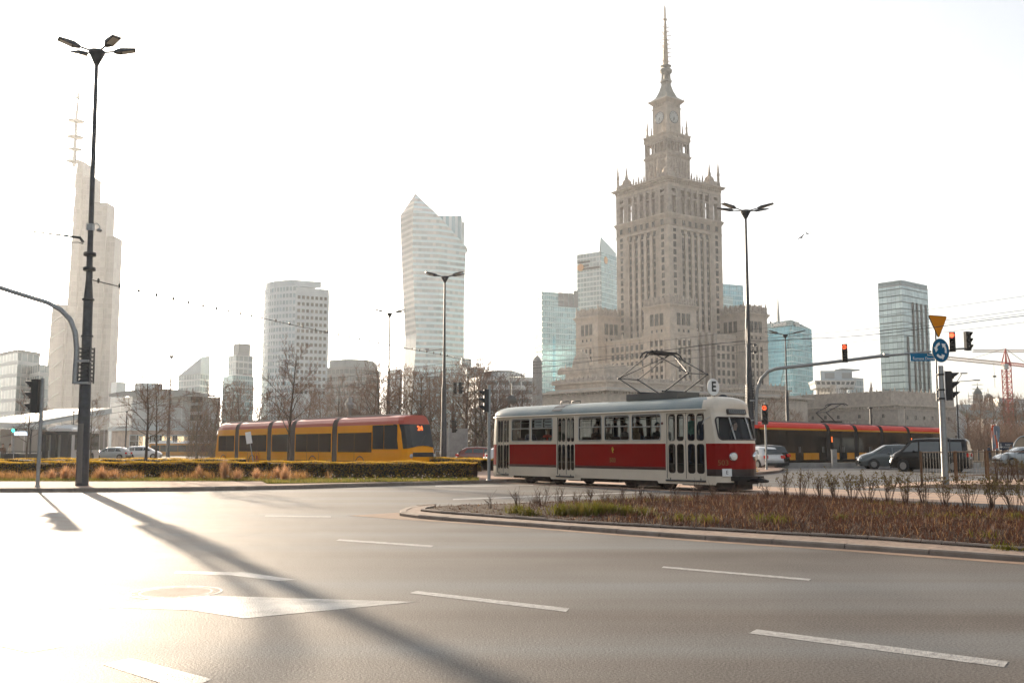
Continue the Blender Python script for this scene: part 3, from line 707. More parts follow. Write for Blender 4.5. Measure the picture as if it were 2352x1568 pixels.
# theatre
t4, h4 = wing('theatre', 'long stone theatre with colonnaded porch behind the red roofed tram', 2065, 430, 928, 74, 50, mt=SD, over=1.4, cat='theatre')
b = MB(); b.bb(9, 60, 9, 60, h4, h4 + 5.4); b.build('attic', SD, t4)
b = MB(); 
for i in range(15):
    pin(b, 9.3, 9 + 3.5 * i, h4 + 5.4, 3.2 if i % 2 else 2.3, .55); pin(b, 9.3 + 3.5 * i, 9.3, h4 + 5.4, 3.2 if i % 2 else 2.3, .55)
    shell(b, 9.3, 10.7 + 3.5 * i, h4 + 5.4, 3.0, 1.3, R(90)); shell(b, 11 + 3.5 * i, 9.3, h4 + 5.4, 3.0, 1.3, 0)
pin(b, 14, 22, h4 + 5.4, 6.5, .9)
b.build('attic_crest', SD, t4)
W = Wins(t4); q_win = win_mesh(1.3, 1.6, [SD, M['win']], 1, bars=0); d_win = win_mesh(2.0, 6, [SD, M['win']], 1)
for y in (7, 13, 19, 30, 37, 44, 60): W.put(q_win, (-.02, y, h4 - 5.6), R(270))
for x in (7, 13.5, 20, 26.5, 33, 39.5, 46): W.put(q_win, (x, -.02, h4 - 6.4), 0)
for x in (12, 17, 22, 31, 36, 45): W.put(d_win, (x, -.02, 1.0), 0)
b = MB(); b.bb(-3.2, 0, 9, 44, h4 - 8.6, h4 - 6.6); b.bb(-3.6, 0, 8.6, 44.4, h4 - 6.6, h4 - 6.0); b.build('porch_entablature', SD, t4)
for y in (10, 16.5, 23, 29.5, 36, 43):
    b = MB(); b.lathe([(1.1, 0), (1.1, .4), (.9, .6), (.8, h4 - 9.4), (1.05, h4 - 9), (1.05, h4 - 8.6)], (-2.2, y, 0), 10); b.build('column', ST, t4)
for y in (13, 20, 26, 33, 39.5): W.put(d_win, (-.02, y, .5), R(270))
tm = text_mesh('TEATR STUDIO', 2.2, mat('pale_letters', (.55, .5, .44), .7), .15)
inst(tm, 'lettering', t4, (-3.35, 26, h4 - 7.7), (0, 0, R(270)))
b = MB(); b.bb(50, 58, 1, 12, h4 - 9, h4 - 7); b.bb(50, 58, 3.5, 12, 0, .6); b.build('portico_roof', SD, t4)
for x in (51.5, 54.2, 57): 
    b = MB(); b.lathe([(1.0, 0.6), (.85, 1), (.75, h4 - 9.6), (1, h4 - 9)], (x, 2, 0), 10); b.build('column', ST, t4)
# ------------------------------------------------------------------ the towers of the skyline
def foot(pl, dl, pc_, pr, dr, D, back=None):
    """plan from the places of its left, near and right vertical edges: each edge at its own depth"""
    C, L, Q = at(pc_, 1028, D), at(pl, 1028, D + dl), at(pr, 1028, D + dr)
    return [(L.x, L.y), (C.x, C.y), (Q.x, Q.y), (L.x + Q.x - C.x, L.y + Q.y - C.y)]
def loc_poly(P):
    c = (sum(p[0] for p in P) / len(P), sum(p[1] for p in P) / len(P)); return c, [(p[0] - c[0], p[1] - c[1]) for p in P]
def tower(name, label, P, h, mt, cat='skyscraper', roof=None, roofh=1.0, z0=0, group=None):
    c, Q = loc_poly(P); t = thing(name, label, cat, (*c, 0), 0, group)
    b = MB(); b.prism(Q, z0, h, 0, cap=True); b.build('facade', mt, t)
    if roof:
        b = MB(); k = 1.004; b.prism([(x * k, y * k) for x, y in Q], h, h + roofh); b.build('roof_edge', roof, t)
    t['c'] = 0; del t['c']
    return t, c, Q
def shr(Q, k, dx=0, dy=0): return [(x * k + dx, y * k + dy) for x, y in Q]
TEAL = facade('teal_glass_curtain', 1.5, 3.9, (0.25, 0.40, 0.41), (0.50, 0.62, 0.62), 0.14, 0.22, 0.3, metal=0.25)
TEAL2 = facade('blue_glass_curtain', 1.8, 3.9, (0.15, 0.36, 0.42), (0.36, 0.52, 0.56), 0.12, 0.2, 0.35, metal=0.3)
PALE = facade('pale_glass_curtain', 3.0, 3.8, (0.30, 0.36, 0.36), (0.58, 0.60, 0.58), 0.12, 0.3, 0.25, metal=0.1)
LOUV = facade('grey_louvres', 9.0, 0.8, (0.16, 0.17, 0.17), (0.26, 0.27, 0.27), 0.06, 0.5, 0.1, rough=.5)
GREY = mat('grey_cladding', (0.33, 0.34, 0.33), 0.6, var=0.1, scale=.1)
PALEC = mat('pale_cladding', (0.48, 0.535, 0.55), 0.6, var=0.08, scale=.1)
STEEL = facade('grey_glass_grid', 2.7, 3.8, (0.50, 0.60, 0.60), (0.10, 0.14, 0.14), 0.06, 0.15, 0.16, metal=0.5)
MIST = facade('bronze_glass_curtain', 4.5, 4.2, (0.24, 0.225, 0.205), (0.285, 0.27, 0.245), 0.05, 0.06, 0.12, rough=.3, spec=.25)
# -- twisted residential glass tower
ZD = 735.0; zz = lambda y: zat(y, ZD); zx = lambda p, y: at(p, y, ZD).x
def zrow(y, xl, xe, xr): return (zz(y), zx(xl, y), zx(xe, y), zx(xr, y))
rows = [(0.0, zx(919, 925), zx(948, 925), zx(1061, 925)), zrow(905, 920, 949, 1062), zrow(850, 921.5, 952, 1063), zrow(800, 924, 956, 1064), zrow(770, 925, 958, 1064), zrow(700, 922, 953, 1064), zrow(640, 919, 950.5, 1065.5), zrow(580, 916.5, 949, 1067.5), zrow(520, 914.5, 949.5, 1070), zrow(484, 913.5, 950.5, 1071)]
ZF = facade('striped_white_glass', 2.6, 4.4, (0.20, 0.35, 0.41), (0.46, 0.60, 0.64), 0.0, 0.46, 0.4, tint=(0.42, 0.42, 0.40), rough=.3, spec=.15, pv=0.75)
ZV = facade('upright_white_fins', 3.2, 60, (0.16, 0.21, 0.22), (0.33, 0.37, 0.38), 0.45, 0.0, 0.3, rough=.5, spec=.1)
zt = thing('glass_tower', 'pale twisted glass apartment tower with a pointed slanting top', 'skyscraper', (zx(990, 905), ZD, 0))
ox = zx(990, 905)
def strip_uv(b, A, B, ua, ub, mi=0):       # columns of points A and B from the bottom up
    for i in range(len(A) - 1): b.quad(A[i], B[i], B[i + 1], A[i + 1], mi, [(ua, A[i].z), (ub, B[i].z), (ub, B[i + 1].z), (ua, A[i + 1].z)], True)
Lc = [Vector((r[1] - ox, 16, r[0])) for r in rows]; Ec = [Vector((r[2] - ox, -4, r[0])) for r in rows]; Rc = [Vector((r[3] - ox, 14, r[0])) for r in rows]
Mc = [(e + q) / 2 + Vector((0, -5, 0)) for e, q in zip(Ec, Rc)]; BL = [p + Vector((8, 26, 0)) for p in Lc]; BR = [p + Vector((-3, 24, 0)) for p in Rc]
apex, yr = Vector((zx(951.5, 438) - ox, 8, zz(438))), Vector((zx(1071, 560) - ox, 14, zz(560)))
# cut the right column off at the slanting roof line
def cutcol(Cc, x_of):
    out = []
    for p in Cc:
        zc = apex.z + (yr.z - apex.z) * max(0, (p.x - apex.x) / (yr.x - apex.x))
        if p.z < zc: out.append(p)
        else: out.append(Vector((p.x, p.y, zc)))
    return out
Rq, Mq = cutcol(Rc, 0), cutcol(Mc, 0)
b = MB(); strip_uv(b, Ec, Mq, 0, 24); strip_uv(b, Mq, Rq, 24, 48); strip_uv(b, Rq, [p if p.z < q.z else Vector((p.x, p.y, q.z)) for p, q in zip(BR, Rq)], 48, 72)
b.add([Ec[-1], Mq[-1], apex], [(0, 1, 2)], 0, [[(0, Ec[-1].z), (24, Mq[-1].z), (0, apex.z)]])
b.build('facade', ZF, zt)
k0 = 4
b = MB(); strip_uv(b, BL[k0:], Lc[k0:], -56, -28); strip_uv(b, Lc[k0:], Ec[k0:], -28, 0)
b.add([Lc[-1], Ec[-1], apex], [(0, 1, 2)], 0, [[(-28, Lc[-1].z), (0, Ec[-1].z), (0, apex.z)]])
b.build('side_facade', facade('shaded_side_stripes', 2.6, 4.4, (0.10, 0.13, 0.14), (0.24, 0.26, 0.27), 0.0, 0.46, 0.4, pv=.75, rough=.5, spec=.08), zt)  # front stripes in darker tones; the side's shade is put into the colour
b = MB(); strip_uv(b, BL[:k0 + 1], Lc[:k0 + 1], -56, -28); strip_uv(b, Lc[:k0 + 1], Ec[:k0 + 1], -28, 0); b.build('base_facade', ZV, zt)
b = MB(); b.prism([(zx(985, 500) - ox, 22), (zx(1057, 500) - ox, 22), (zx(1057, 500) - ox, 46), (zx(985, 500) - ox, 46)], 60, zz(480)); b.build('roof_block', facade('blue_upright_glass', 4.6, 80, (0.16, 0.30, 0.35), (0.42, 0.52, 0.55), 0.45, 0.0, 0.2), zt)
b = MB(); b.quad(BL[0], BL[-1], BR[-1], BR[0]); b.add([apex, Mq[-1], Rq[-1], Vector((Rq[-1].x, 38, Rq[-1].z)), Vector((apex.x, 38, apex.z - 20))], [(0, 1, 2, 3, 4)]); b.build('back_wall', PALEC, zt)
# -- tower with the bowed left side and the window grid
D = 560.0; h = zat(655, D); hw = zat(660, D)
A, B_, Cx = at(596, 1028, D + 26), at(671, 1028, D - 1), at(748.5, 1028, D + 8)
mid_ = [((1 - t) ** 2 * A.x + 2 * t * (1 - t) * (A.x + 3.5) + t * t * B_.x, (1 - t) ** 2 * A.y + 2 * t * (1 - t) * (B_.y + 4) + t * t * B_.y) for t in [i / 8 for i in range(9)]]
P = mid_ + [(Cx.x, Cx.y), (Cx.x - 6, Cx.y + 34), (A.x + 6, A.y + 16)]
c, Q = loc_poly(P); tb = thing('office_tower', 'bow fronted pale office tower with rows of small square windows', 'skyscraper', (*c, 0))
RB = facade('bowed_band_glass', 2.2, 3.85, (0.27, 0.36, 0.39), (0.52, 0.58, 0.60), 0.3, 0.42, 0.25)
b = MB(); b.prism(Q[:9] + Q[10:], 0, h); b.build('bowed_facade', RB, tb)
b = MB(); b.add([(*Q[8], 0), (*Q[9], 0), (*Q[9], hw), (*Q[8], hw)], [(0, 1, 2, 3)], 0, [[(0, 0), (19, 0), (19, hw), (0, hw)]])
b.add([(*Q[9], 0), (*Q[10], 0), (*Q[10], hw), (*Q[9], hw)], [(0, 1, 2, 3)]); b.add([(*Q[8], hw), (*Q[9], hw), (*Q[10], hw), (*Q[11], hw)], [(0, 1, 2, 3)])
b.build('wall', PALEC, tb)
b = MB(); b.prism(shr(Q[:10], 0.86, -1, 1), h, h + 3.6); b.build('roof', PALEC, tb)
gw = win_mesh(1.6, 1.9, [PALEC, M['win']], 0, bars=0); W = Wins(tb, 96)
e = Vector((Q[9][0] - Q[8][0], Q[9][1] - Q[8][1])); an = math.atan2(e.y, e.x)
for r in range(15):
    for i in range(7):
        q = Vector(Q[8]) + e * ((i + .75) / 7.5); W.put(gw, (q.x, q.y - .05, hw - 6.5 - r * 3.85), an)
W.done()
# -- low grey round office block beside it
D = 500.0; A, B_, Cx = at(748, 1028, D + 6), at(790, 1028, D - 2), at(863, 1028, D + 14)
arc = [((1 - t) ** 2 * B_.x + 2 * t * (1 - t) * (Cx.x - 2) + t * t * Cx.x, (1 - t) ** 2 * B_.y + 2 * t * (1 - t) * (B_.y + 1) + t * t * Cx.y) for t in [i / 8 for i in range(9)]]
P = [(A.x, A.y)] + arc + [(Cx.x - 1, Cx.y + 20), (A.x, A.y + 34)]
c, Q = loc_poly(P); tg = thing('office_block', 'dark grey round cornered office block behind the yellow tram', 'office', (*c, 0))
b = MB(); b.prism(Q, 0, zat(842, D)); b.build('facade', facade('grey_band_windows', 3.0, 3.7, (0.17, 0.18, 0.17), (0.30, 0.29, 0.27), 0.12, 0.42, 0.2), tg)
b = MB(); b.prism(shr(Q, .9, -1, 2), zat(842, D), zat(824, D)); b.build('roof_storey', GREY, tg)
b = MB(); b.tube([(-4, 0, zat(825, D)), (-4, 0, zat(812, D))], .12, 4); b.build('mast', GREY, tg)
# -- stepped supertall on the left, against the sun
D = 790.0
P = foot(128, 16, 147, 262, 30, D); c, Q = loc_poly(P)
tv = thing('skyscraper', 'very tall stepped glass skyscraper fading in the haze behind the big left street lamp', 'skyscraper', (*c, 0))
def block(p0, p1, yt, dd, y0=1028, name='tower_slab', mt=MIST, dep=22, lean=0):
    x0, x1 = xat(p0, D + dd) - c[0], xat(p1, D + dd) - c[0]; y_ = D + dd - c[1]
    b = MB(); b.prism([(x0 + lean, y_), (x1, y_), (x1, y_ + dep), (x0 + lean, y_ + dep)], 0 if y0 == 1028 else zat(y0, D), zat(yt, D), 0, [(x0, y_), (x1, y_), (x1, y_ + dep), (x0, y_ + dep)]); return b.build(name, mt, tv)
block(146, 160, 370, 0, lean=-5, dep=16); block(158, 186, 403, 3, dep=16); block(184, 222, 461, 6, dep=16); block(220, 243, 537, 9, dep=16)
for i, yy in enumerate((372, 440)):
    b = MB(); xa, xb, y_ = xat(127, D) - c[0], xat(149, D) - c[0], D - c[1] - 1
    b.add([(xa, y_ + 12, zat(yy + 34, D)), (xb, y_, zat(yy, D)), (xb, y_, zat(yy + 46, D)), (xa, y_ + 12, zat(yy + 68, D))], [(3, 2, 1, 0)]); b.build('glass_fin', MIST, tv)
block(104, 135, 700, -4, lean=-4, name='side_wing')
b = MB()
for k in range(9): z = zat(620 + 36 * k, D); b.tube([(xat(116 - k, D) - c[0], D - c[1] - 5, z - 5), (xat(147 - k * 1.5, D) - c[0], D - c[1] - 5, z + 2)], .5, 4)
b.build('facade_ribs', GREY, tv)
b = MB(); mx_ = xat(134, D) - c[0]
my_ = D - c[1] + 4
b.tube([(mx_, my_, zat(380, D)), (mx_, my_, zat(270, D)), (mx_ + 1.5, my_, zat(176, D))], [1.6, 1.2, .45], 6)
for yy, r in ((368, 6.5), (340, 5.5), (312, 6.5), (275, 6.5), (220, 2.2)): b.lathe([(.3, 1.0), (r, .3), (r, -.3), (.3, -1.2)], (mx_, my_, zat(yy, D)), 12)
b.build('mast', GREY, tv)
# -- plain background towers
def simple(name, label, pl, dl, pc_, pr, dr, D, ytop, mt, roof=None, rh=1.0, cat='skyscraper'):
    return tower(name, label, foot(pl, dl, pc_, pr, dr, D), zat(ytop, D), mt, cat, roof, rh)
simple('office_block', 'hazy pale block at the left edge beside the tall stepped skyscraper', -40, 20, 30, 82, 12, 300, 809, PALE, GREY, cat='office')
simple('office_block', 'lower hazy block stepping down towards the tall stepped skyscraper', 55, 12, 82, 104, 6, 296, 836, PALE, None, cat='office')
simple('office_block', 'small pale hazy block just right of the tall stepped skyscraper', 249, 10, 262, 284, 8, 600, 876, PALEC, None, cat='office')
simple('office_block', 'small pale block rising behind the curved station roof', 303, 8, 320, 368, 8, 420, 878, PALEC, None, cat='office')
t, c, Q = simple('office_tower', 'hazy white tower with slanting top behind the curved station roof', 404, 16, 455, 476, 10, 600, 857, PALE)
b = MB(); zb_, z2 = zat(858, 600), zat(820, 600); b.add([(*Q[0], zb_), (*Q[1], zb_), (*Q[1], z2), (*Q[0], zb_ + .1)], [(0, 1, 2, 3)]); b.add([(*Q[1], zb_), (*Q[2], zb_), (*Q[2], z2 + 2), (*Q[1], z2)], [(0, 1, 2, 3)]); b.add([(*Q[0], zb_ + .1), (*Q[1], z2), (*Q[2], z2 + 2), (*Q[3], zb_)], [(0, 1, 2, 3)]); b.build('slanted_roof', PALEC, t)
t, c, Q = simple('office_tower', 'slim hazy tower of three stepped blocks left of the bow fronted tower', 507, 10, 530, 579, 10, 560, 862, TEAL)
b = MB(); b.prism(shr(Q, .8, 1, 0), zat(862, 560), zat(814, 560)); b.build('upper_block', PALE, t)
b = MB(); b.prism(shr(Q, .55, 1.5, 0), zat(814, 560), zat(786, 560)); b.build('top_block', GREY, t)
simple('office_block', 'low pale block between the round grey office and the twisted tower', 893, 8, 905, 922, 6, 640, 848, PALEC, cat='office')
t, c, Q = simple('office_block', 'stepped pale glass block just right of the twisted tower', 1062, 6, 1072, 1112, 10, 600, 842, PALE, cat='office')
b = MB(); b.prism(shr(Q, .55, -5, 2), zat(842, 600), zat(820, 600)); b.build('upper_block', PALE, t)
# sign bearing office
D = 420.0; P = foot(1075, 16, 1100, 1224, 6, D); c, Q = loc_poly(P)
ta = thing('office_block', 'white office block with curved roof and a name in white letters', 'office', (*c, 0)); ha = zat(864, D)
b = MB(); b.prism(Q, 0, ha); b.build('wall', facade('white_ribbon_windows', 5.0, 3.7, (0.22, 0.25, 0.25), (0.58, 0.58, 0.56), 0.12, 0.55, 0.3), ta)
r0, r1 = xat(1111, D) - c[0], xat(1206, D) - c[0]; y_ = P[1][1] - c[1] + 3; rt = zat(849, D)
arcp = [(r0, ha)] + [(r0 + (r1 - r0) * t, ha + (rt - ha) * (min(1, .75 + t * .9) if t < .55 else max(0, math.cos((t - .55) / .45 * math.pi / 2)) ** .6)) for t in [i / 12 for i in range(13)]] + [(r1, ha)]
b = MB(); n = len(arcp); b.add([(x, y_, z) for x, z in arcp] + [(x, y_ + 14, z) for x, z in arcp], [tuple(range(n))] + [(i, i + n, i + n + 1, i + 1) for i in range(n - 1)]); b.build('curved_roof', GREY, ta)
tm = text_mesh('accenture', 3.0, M['white'], .3, bold=.05); inst(tm, 'lettering', ta, (xat(1176, D) - c[0], y_ - .6, zat(862.5, D) + .9))
# obelisk
D = 250.0; q = at(1234.5, 1028, D); ob = thing('obelisk', 'grey granite obelisk standing behind the rear of the red tram', 'monument', (q.x, q.y, 0), R(38))
b = MB(); zt_ = zat(829, D); b.prism(sq(.98), 0, zt_, 0, sq(.83)); b.build('shaft', M['concrete'], ob)
b = MB(); b.prism(sq(.83), zt_, zat(814.5, D), 0, sq(.03)); b.build('pyramid_top', M['concrete'], ob)
b = MB(); b.prism(sq(1.7), 0, 4.5); b.build('plinth', M['concrete'], ob)
# glass towers left and right of the palace
t, c, Q = simple('glass_tower', 'broad teal glass tower with grey louvres along its top left of the palace', 1224, 16, 1246, 1331, 14, 700, 669, TEAL)
e0, e1 = Vector(Q[1]), Vector(Q[2]); zt_ = zat(669, 700)
for k in range(4):
    b = MB(); a_, b2 = e0.lerp(e1, .44 + .14 * k + .006), e0.lerp(e1, .44 + .14 * (k + 1) - .006); b.prism([(a_.x, a_.y - .5), (b2.x, b2.y - .5), (b2.x, b2.y + 2), (a_.x, a_.y + 2)], zat(700, 700), zt_ + (2.5 if k == 3 else 0.3)); b.build('louvre_panel', LOUV, t)
b = MB(); a_, b2 = e0.lerp(e1, .28), e0.lerp(e1, .36); b.prism([(a_.x, a_.y - .4), (b2.x, b2.y - .4), (b2.x, b2.y + 1), (a_.x, a_.y + 1)], 0, zat(771, 700)); b.build('dark_strip', TEAL2, t)
t, c, Q = simple('hotel_tower', 'teal glass tower with a glass fin and orange discs beside the palace', 1328, 14, 1384, 1420, 22, 760, 577, PALE)
b = MB(); zt_ = zat(577, 760); b.add([(*Q[1], zt_), (*Q[2], zt_), (Q[2][0], Q[2][1], zt_ + 3), (Q[1][0], Q[1][1], zat(543, 760))], [(0, 1, 2, 3)]); b.add([(Q[1][0], Q[1][1], zat(543, 760)), (Q[2][0], Q[2][1], zt_ + 3), (Q[2][0] - 1, Q[2][1] + 1.5, zt_), (Q[1][0] - 1, Q[1][1] + 1.5, zt_)], [(0, 1, 2, 3)]); b.build('glass_fin', TEAL, t)
b = MB(); b.add([(*Q[1], 0), (*Q[2], 0), (*Q[2], zt_), (*Q[1], zt_)], [(0, 1, 2, 3)], 0, [[(0, 0), (24, 0), (24, zt_), (0, zt_)]]); b.v = [(x + .3, y - .3, z) for x, y, z in b.v]; b.build('side_facade', TEAL, t)
for yy, a0, a1 in ((596, .05, .55), (605, .05, .5), (612, .15, .95)):
    b = MB(); a_, b2 = Vector(Q[0]).lerp(Vector(Q[1]), a0), Vector(Q[0]).lerp(Vector(Q[1]), a1); b.prism([(a_.x, a_.y - .6), (b2.x, b2.y - .6), (b2.x, b2.y + .5), (a_.x, a_.y + .5)], zat(yy + 3, 760), zat(yy - 1.5, 760)); b.build('window_band', M['win'], t)
OR = mat('orange_sign', (0.62, 0.30, 0.10), .5)
for px, yy, e_ in ((1337, 614, (Q[0], Q[1])), (1394, 600, (Q[1], Q[2]))):
    a_ = math.atan2(e_[1][1] - e_[0][1], e_[1][0] - e_[0][0]); x = xat(px, 770) - c[0]; f = (x - e_[0][0]) / (e_[1][0] - e_[0][0]); y_ = e_[0][1] + (e_[1][1] - e_[0][1]) * f
    b = MB(); b.lathe([(0, .5), (2.9, .5), (2.9, -.4), (0, -.4)], n=20, M=Matrix.Rotation(R(90), 3, 'X'), smooth=False); b.build('disc_sign', OR, t, (x, y_ - .3, zat(yy, 770)), (0, 0, a_))
simple('glass_tower', 'blue glass tower peeping out behind the right side of the palace', 1640, 10, 1664, 1716, 10, 800, 651, TEAL2)
simple('glass_tower', 'lower teal block tucked in front of the blue tower right of the palace', 1640, 10, 1660, 1692, 10, 770, 678, TEAL)
simple('office_tower', 'pale stepped block between the right palace pavilion and the blue tower', 1745, 8, 1760, 1796, 8, 660, 777, PALE)
# named blue tower
t, c, Q = simple('glass_tower', 'blue glass tower with an office name in white letters near its roof', 1770, 20, 1826, 1873, 26, 620, 745, TEAL2)
ZQ = zat(745, 620); zc = zat(734, 620)
b = MB(); b.add([(*Q[0], ZQ), (*Q[1], ZQ), (*Q[1], zc), (*Q[0], zc)], [(0, 1, 2, 3)]); b.add([(*Q[1], ZQ), (*Q[2], ZQ), (*Q[1], zc)], [(0, 1, 2)]); b.add([(*Q[0], zc), (*Q[1], zc), (*Q[2], ZQ), (*Q[3], ZQ)], [(0, 1, 2, 3)]); b.build('roof_edge', mat('steel_blue_panel', (.17, .26, .29), .4, .2), t)
LB = facade('sky_blue_glass', 1.8, 3.9, (0.10, 0.34, 0.44), (0.16, 0.38, 0.46), 0.1, 0.12, 0.2, metal=.3)
e0, e1 = Vector(Q[0]), Vector(Q[1]); o_ = Vector((-.35, -.35)) * .8
def fp(u, y): q_ = e0.lerp(e1, u) + o_; return (q_.x, q_.y, zat(y, 628))
b = MB(); b.add([fp(.0, 752), fp(.0, 905), fp(.42, 905), fp(.98, 752)], [(0, 1, 2, 3)], 0, [[(0, 90), (0, 30), (12, 30), (28, 90)]]); b.build('blue_facet', LB, t)
an = math.atan2(e1.y - e0.y, e1.x - e0.x)
tm = text_mesh('Deloitte', 4.2, M['white'], .3, bold=.04); q_ = e0.lerp(e1, .5); inst(tm, 'lettering', t, (q_.x - .5, q_.y - .8, zat(741.5, 622)), (0, 0, an))
f1 = Vector(Q[2]); an2 = math.atan2(f1.y - e1.y, f1.x - e1.x); q_ = e1.lerp(f1, .26)
tm = text_mesh('Q22', 4.0, M['white'], .3, bold=.04); inst(tm, 'lettering', t, (q_.x, q_.y - .8, zat(742.5, 622)), (0, 0, an2))
b = MB(); x = xat(1818.5, 640) - c[0]; b.tube([(x, 20, ZQ - 2), (x, 20, zat(707, 640)), (x, 20, zat(663, 640))], [1.3, .9, .15], 6); b.build('mast', GREY, t)
b = MB(); 
for px in (1801, 1815):
    x = xat(px, 625) - c[0]; b.tube([(x, 6, zc - 1), (x, 6, zc + 1.4)], .25, 5); b.sphere((x, 6, zc + 1.8), .8, 8, 5)
b.build('roof_dish', M['dark'], t)
simple('office_block', 'dark windowless block at the foot of the blue named tower', 1790, 6, 1797, 1864, 8, 560, 910, GREY, cat='office')
# white block with a roof sculpture of antennas
t, c, Q = simple('office_block', 'white stepped office block between the blue tower and the tall glass tower', 1879, 14, 1925, 1950, 12, 520, 883, facade('white_grid_wall', 2.6, 3.6, (.42, .41, .38), (.6, .58, .54), .5, .5, .2), cat='office')
b = MB(); b.prism([(-11, -9), (9, -9), (13, 4), (-8, 10)], zat(890, 520), zat(872, 520), 0, [(-12, -10), (10, -10), (14, 4), (-9, 11)]); b.build('upper_storeys', facade('white_slots', 2.4, 3.0, (.1, .12, .12), (.55, .56, .54), .3, .5, .2), t)
b = MB(); b.prism([(-8, -7), (9, -7), (11, 5), (-5, 8)], zat(872, 520), zat(849, 520)); b.build('roof_storey', PALEC, t)
for x0 in (-5.5, 3.5):
    b = MB(); b.bb(x0, x0 + 5, -7.3, -6.9, zat(867, 520), zat(854, 520)); b.build('screen', GREY, t)
b = MB(); b.tube([(2, 0, zat(849, 520)), (6, 0, zat(846, 520)), (16, 2, zat(844.5, 520))], [1.2, 1.2, .4], 6); b.build('roof_crane', GREY, t)
simple('office_block', 'pale block with sloping roof line just right of the white stepped block', 1951, 8, 1957, 1989, 10, 540, 866, PALE, cat='office')
# tall glass tower on the right
t, c, Q = simple('glass_tower', 'tall dark banded glass tower rising above the theatre on the right', 2031, 12, 2086, 2147, 20, 560, 655, STEEL, M['galv'], .8)
for a_, yb in ((.16, 772), (.40, 690), (.56, 690), (.72, 690), (.9, 690)):
    e0, e1 = Vector(Q[1]), Vector(Q[2]); p_, q_ = e0.lerp(e1, a_ - .03), e0.lerp(e1, a_ + .03)
    b = MB(); b.prism([(p_.x, p_.y - .5), (q_.x, q_.y - .5), (q_.x, q_.y + .5), (p_.x, p_.y + .5)], 0, zat(yb, 560)); b.build('dark_strip', M['win'], t)
b = MB(); gl_ = facade('glass_screen', 2.7, 3.8, (.34, .42, .42), (.2, .25, .25), .1, .12, .2); b.prism(shr(Q, .99), zat(655, 560), zat(642.5, 560), cap=False); b.build('roof_screen', gl_, t)
# church, roofs far right
D = 330.0; q = at(2252, 1028, D); ch = thing('church', 'pale domed church tower under scaffolding beside the red crane', 'church', (q.x, q.y, 0))
CHM = mat('church_plaster', (.42, .34, .27), .8, var=.15, scale=.3); k = D / FPX; zy = lambda y: zat(y, D)
b = MB(); b.prism([(19 * k * math.cos(i * math.pi / 4 + .39), 19 * k * math.sin(i * math.pi / 4 + .39)) for i in range(8)], 0, zy(936)); b.prism([(16 * k * math.cos(i * math.pi / 4 + .39), 16 * k * math.sin(i * math.pi / 4 + .39)) for i in range(8)], zy(936), zy(922), 0, [(10 * k * math.cos(i * math.pi / 4 + .39), 10 * k * math.sin(i * math.pi / 4 + .39)) for i in range(8)]); b.build('tower_base', CHM, ch)
b = MB()
for i in range(8): a_ = i * math.pi / 4 + .39; b.tube([(8.6 * k * math.cos(a_), 8.6 * k * math.sin(a_), zy(923)), (8.6 * k * math.cos(a_), 8.6 * k * math.sin(a_), zy(907))], .32, 5)
b.lathe([(9.5 * k, zy(907)), (9.5 * k, zy(905))], n=8); b.lathe([(6 * k, zy(923)), (6 * k, zy(906))], n=8); b.build('belfry', CHM, ch)
b = MB(); b.lathe([(9 * k, zy(905)), (8.8 * k, zy(901)), (6.5 * k, zy(896)), (2.4 * k, zy(892)), (1.8 * k, zy(889)), (.5 * k, zy(886)), (.3 * k, zy(877))], n=12); b.build('dome', RM, ch)
b = MB()
for i in range(10):
    a_ = i * math.pi / 5; r = (20 + (i % 2)) * k; p = (r * math.cos(a_), r * math.sin(a_)); b.tube([(*p, 0), (*p, zy(900 + 20 * (i % 2)))], .06, 4)
for zz_ in [zy(1020) + 2.0 * i for i in range(9)]:
    ring = [(20.5 * k * math.cos(i * math.pi / 5), 20.5 * k * math.sin(i * math.pi / 5), zz_) for i in range(11)]; b.tube(ring, .05, 4)
for zz_ in [zy(922) + 1.4 * i for i in range(5)]:
    ring = [(12 * k * math.cos(i * math.pi / 5), 12 * k * math.sin(i * math.pi / 5), zz_) for i in range(11)]; b.tube(ring, .05, 4)
b.build('scaffolding', M['galv'], ch)
q = at(2276, 1028, D + 8); c2 = thing('belfry', 'slim pointed belfry between the domed church and the white block', 'church tower', (q.x, q.y, 0))
b = MB(); b.prism(sq(7.5 * k), 0, zy(925)); 
for i in range(4): a_ = i * math.pi / 2 + math.pi / 4; b.box((8.6 * k * math.cos(a_), 8.6 * k * math.sin(a_), (zy(925) + zy(911)) / 2), (.5, .5, zy(911) - zy(925)))
b.prism(sq(7.5 * k), zy(911), zy(909)); b.build('wall', CHM, c2)
b = MB(); b.prism(sq(8 * k), zy(909), zy(901), 0, sq(.4)); b.tube([(0, 0, zy(902)), (0, 0, zy(889))], .1, 4); b.build('roof', RM, c2)
t, c, Q = simple('long_house', 'long pale building with a green roof behind the red crane', 2228, 14, 2262, 2420, 30, 300, 962, PALEC, cat='building')
b = MB(); b.prism(shr(Q, 1.01), zat(962, 300), zat(935, 300), 0, [(x * .93, y * .3 + 4) for x, y in Q]); b.build('roof', mat('green_roof', (.13, .19, .17), .6, var=.15, scale=.3), t)
simple('office_block', 'white slab block behind the green roofed building at the right edge', 2283, 6, 2300, 2400, 20, 420, 913, facade('white_wall_slots', 3.2, 3.4, (.2, .22, .22), (.6, .6, .58), .5, .5, .2), cat='office')
simple('office_block', 'pale low block between the theatre and the domed church', 2200, 6, 2215, 2246, 8, 400, 928, PALEC, cat='office')
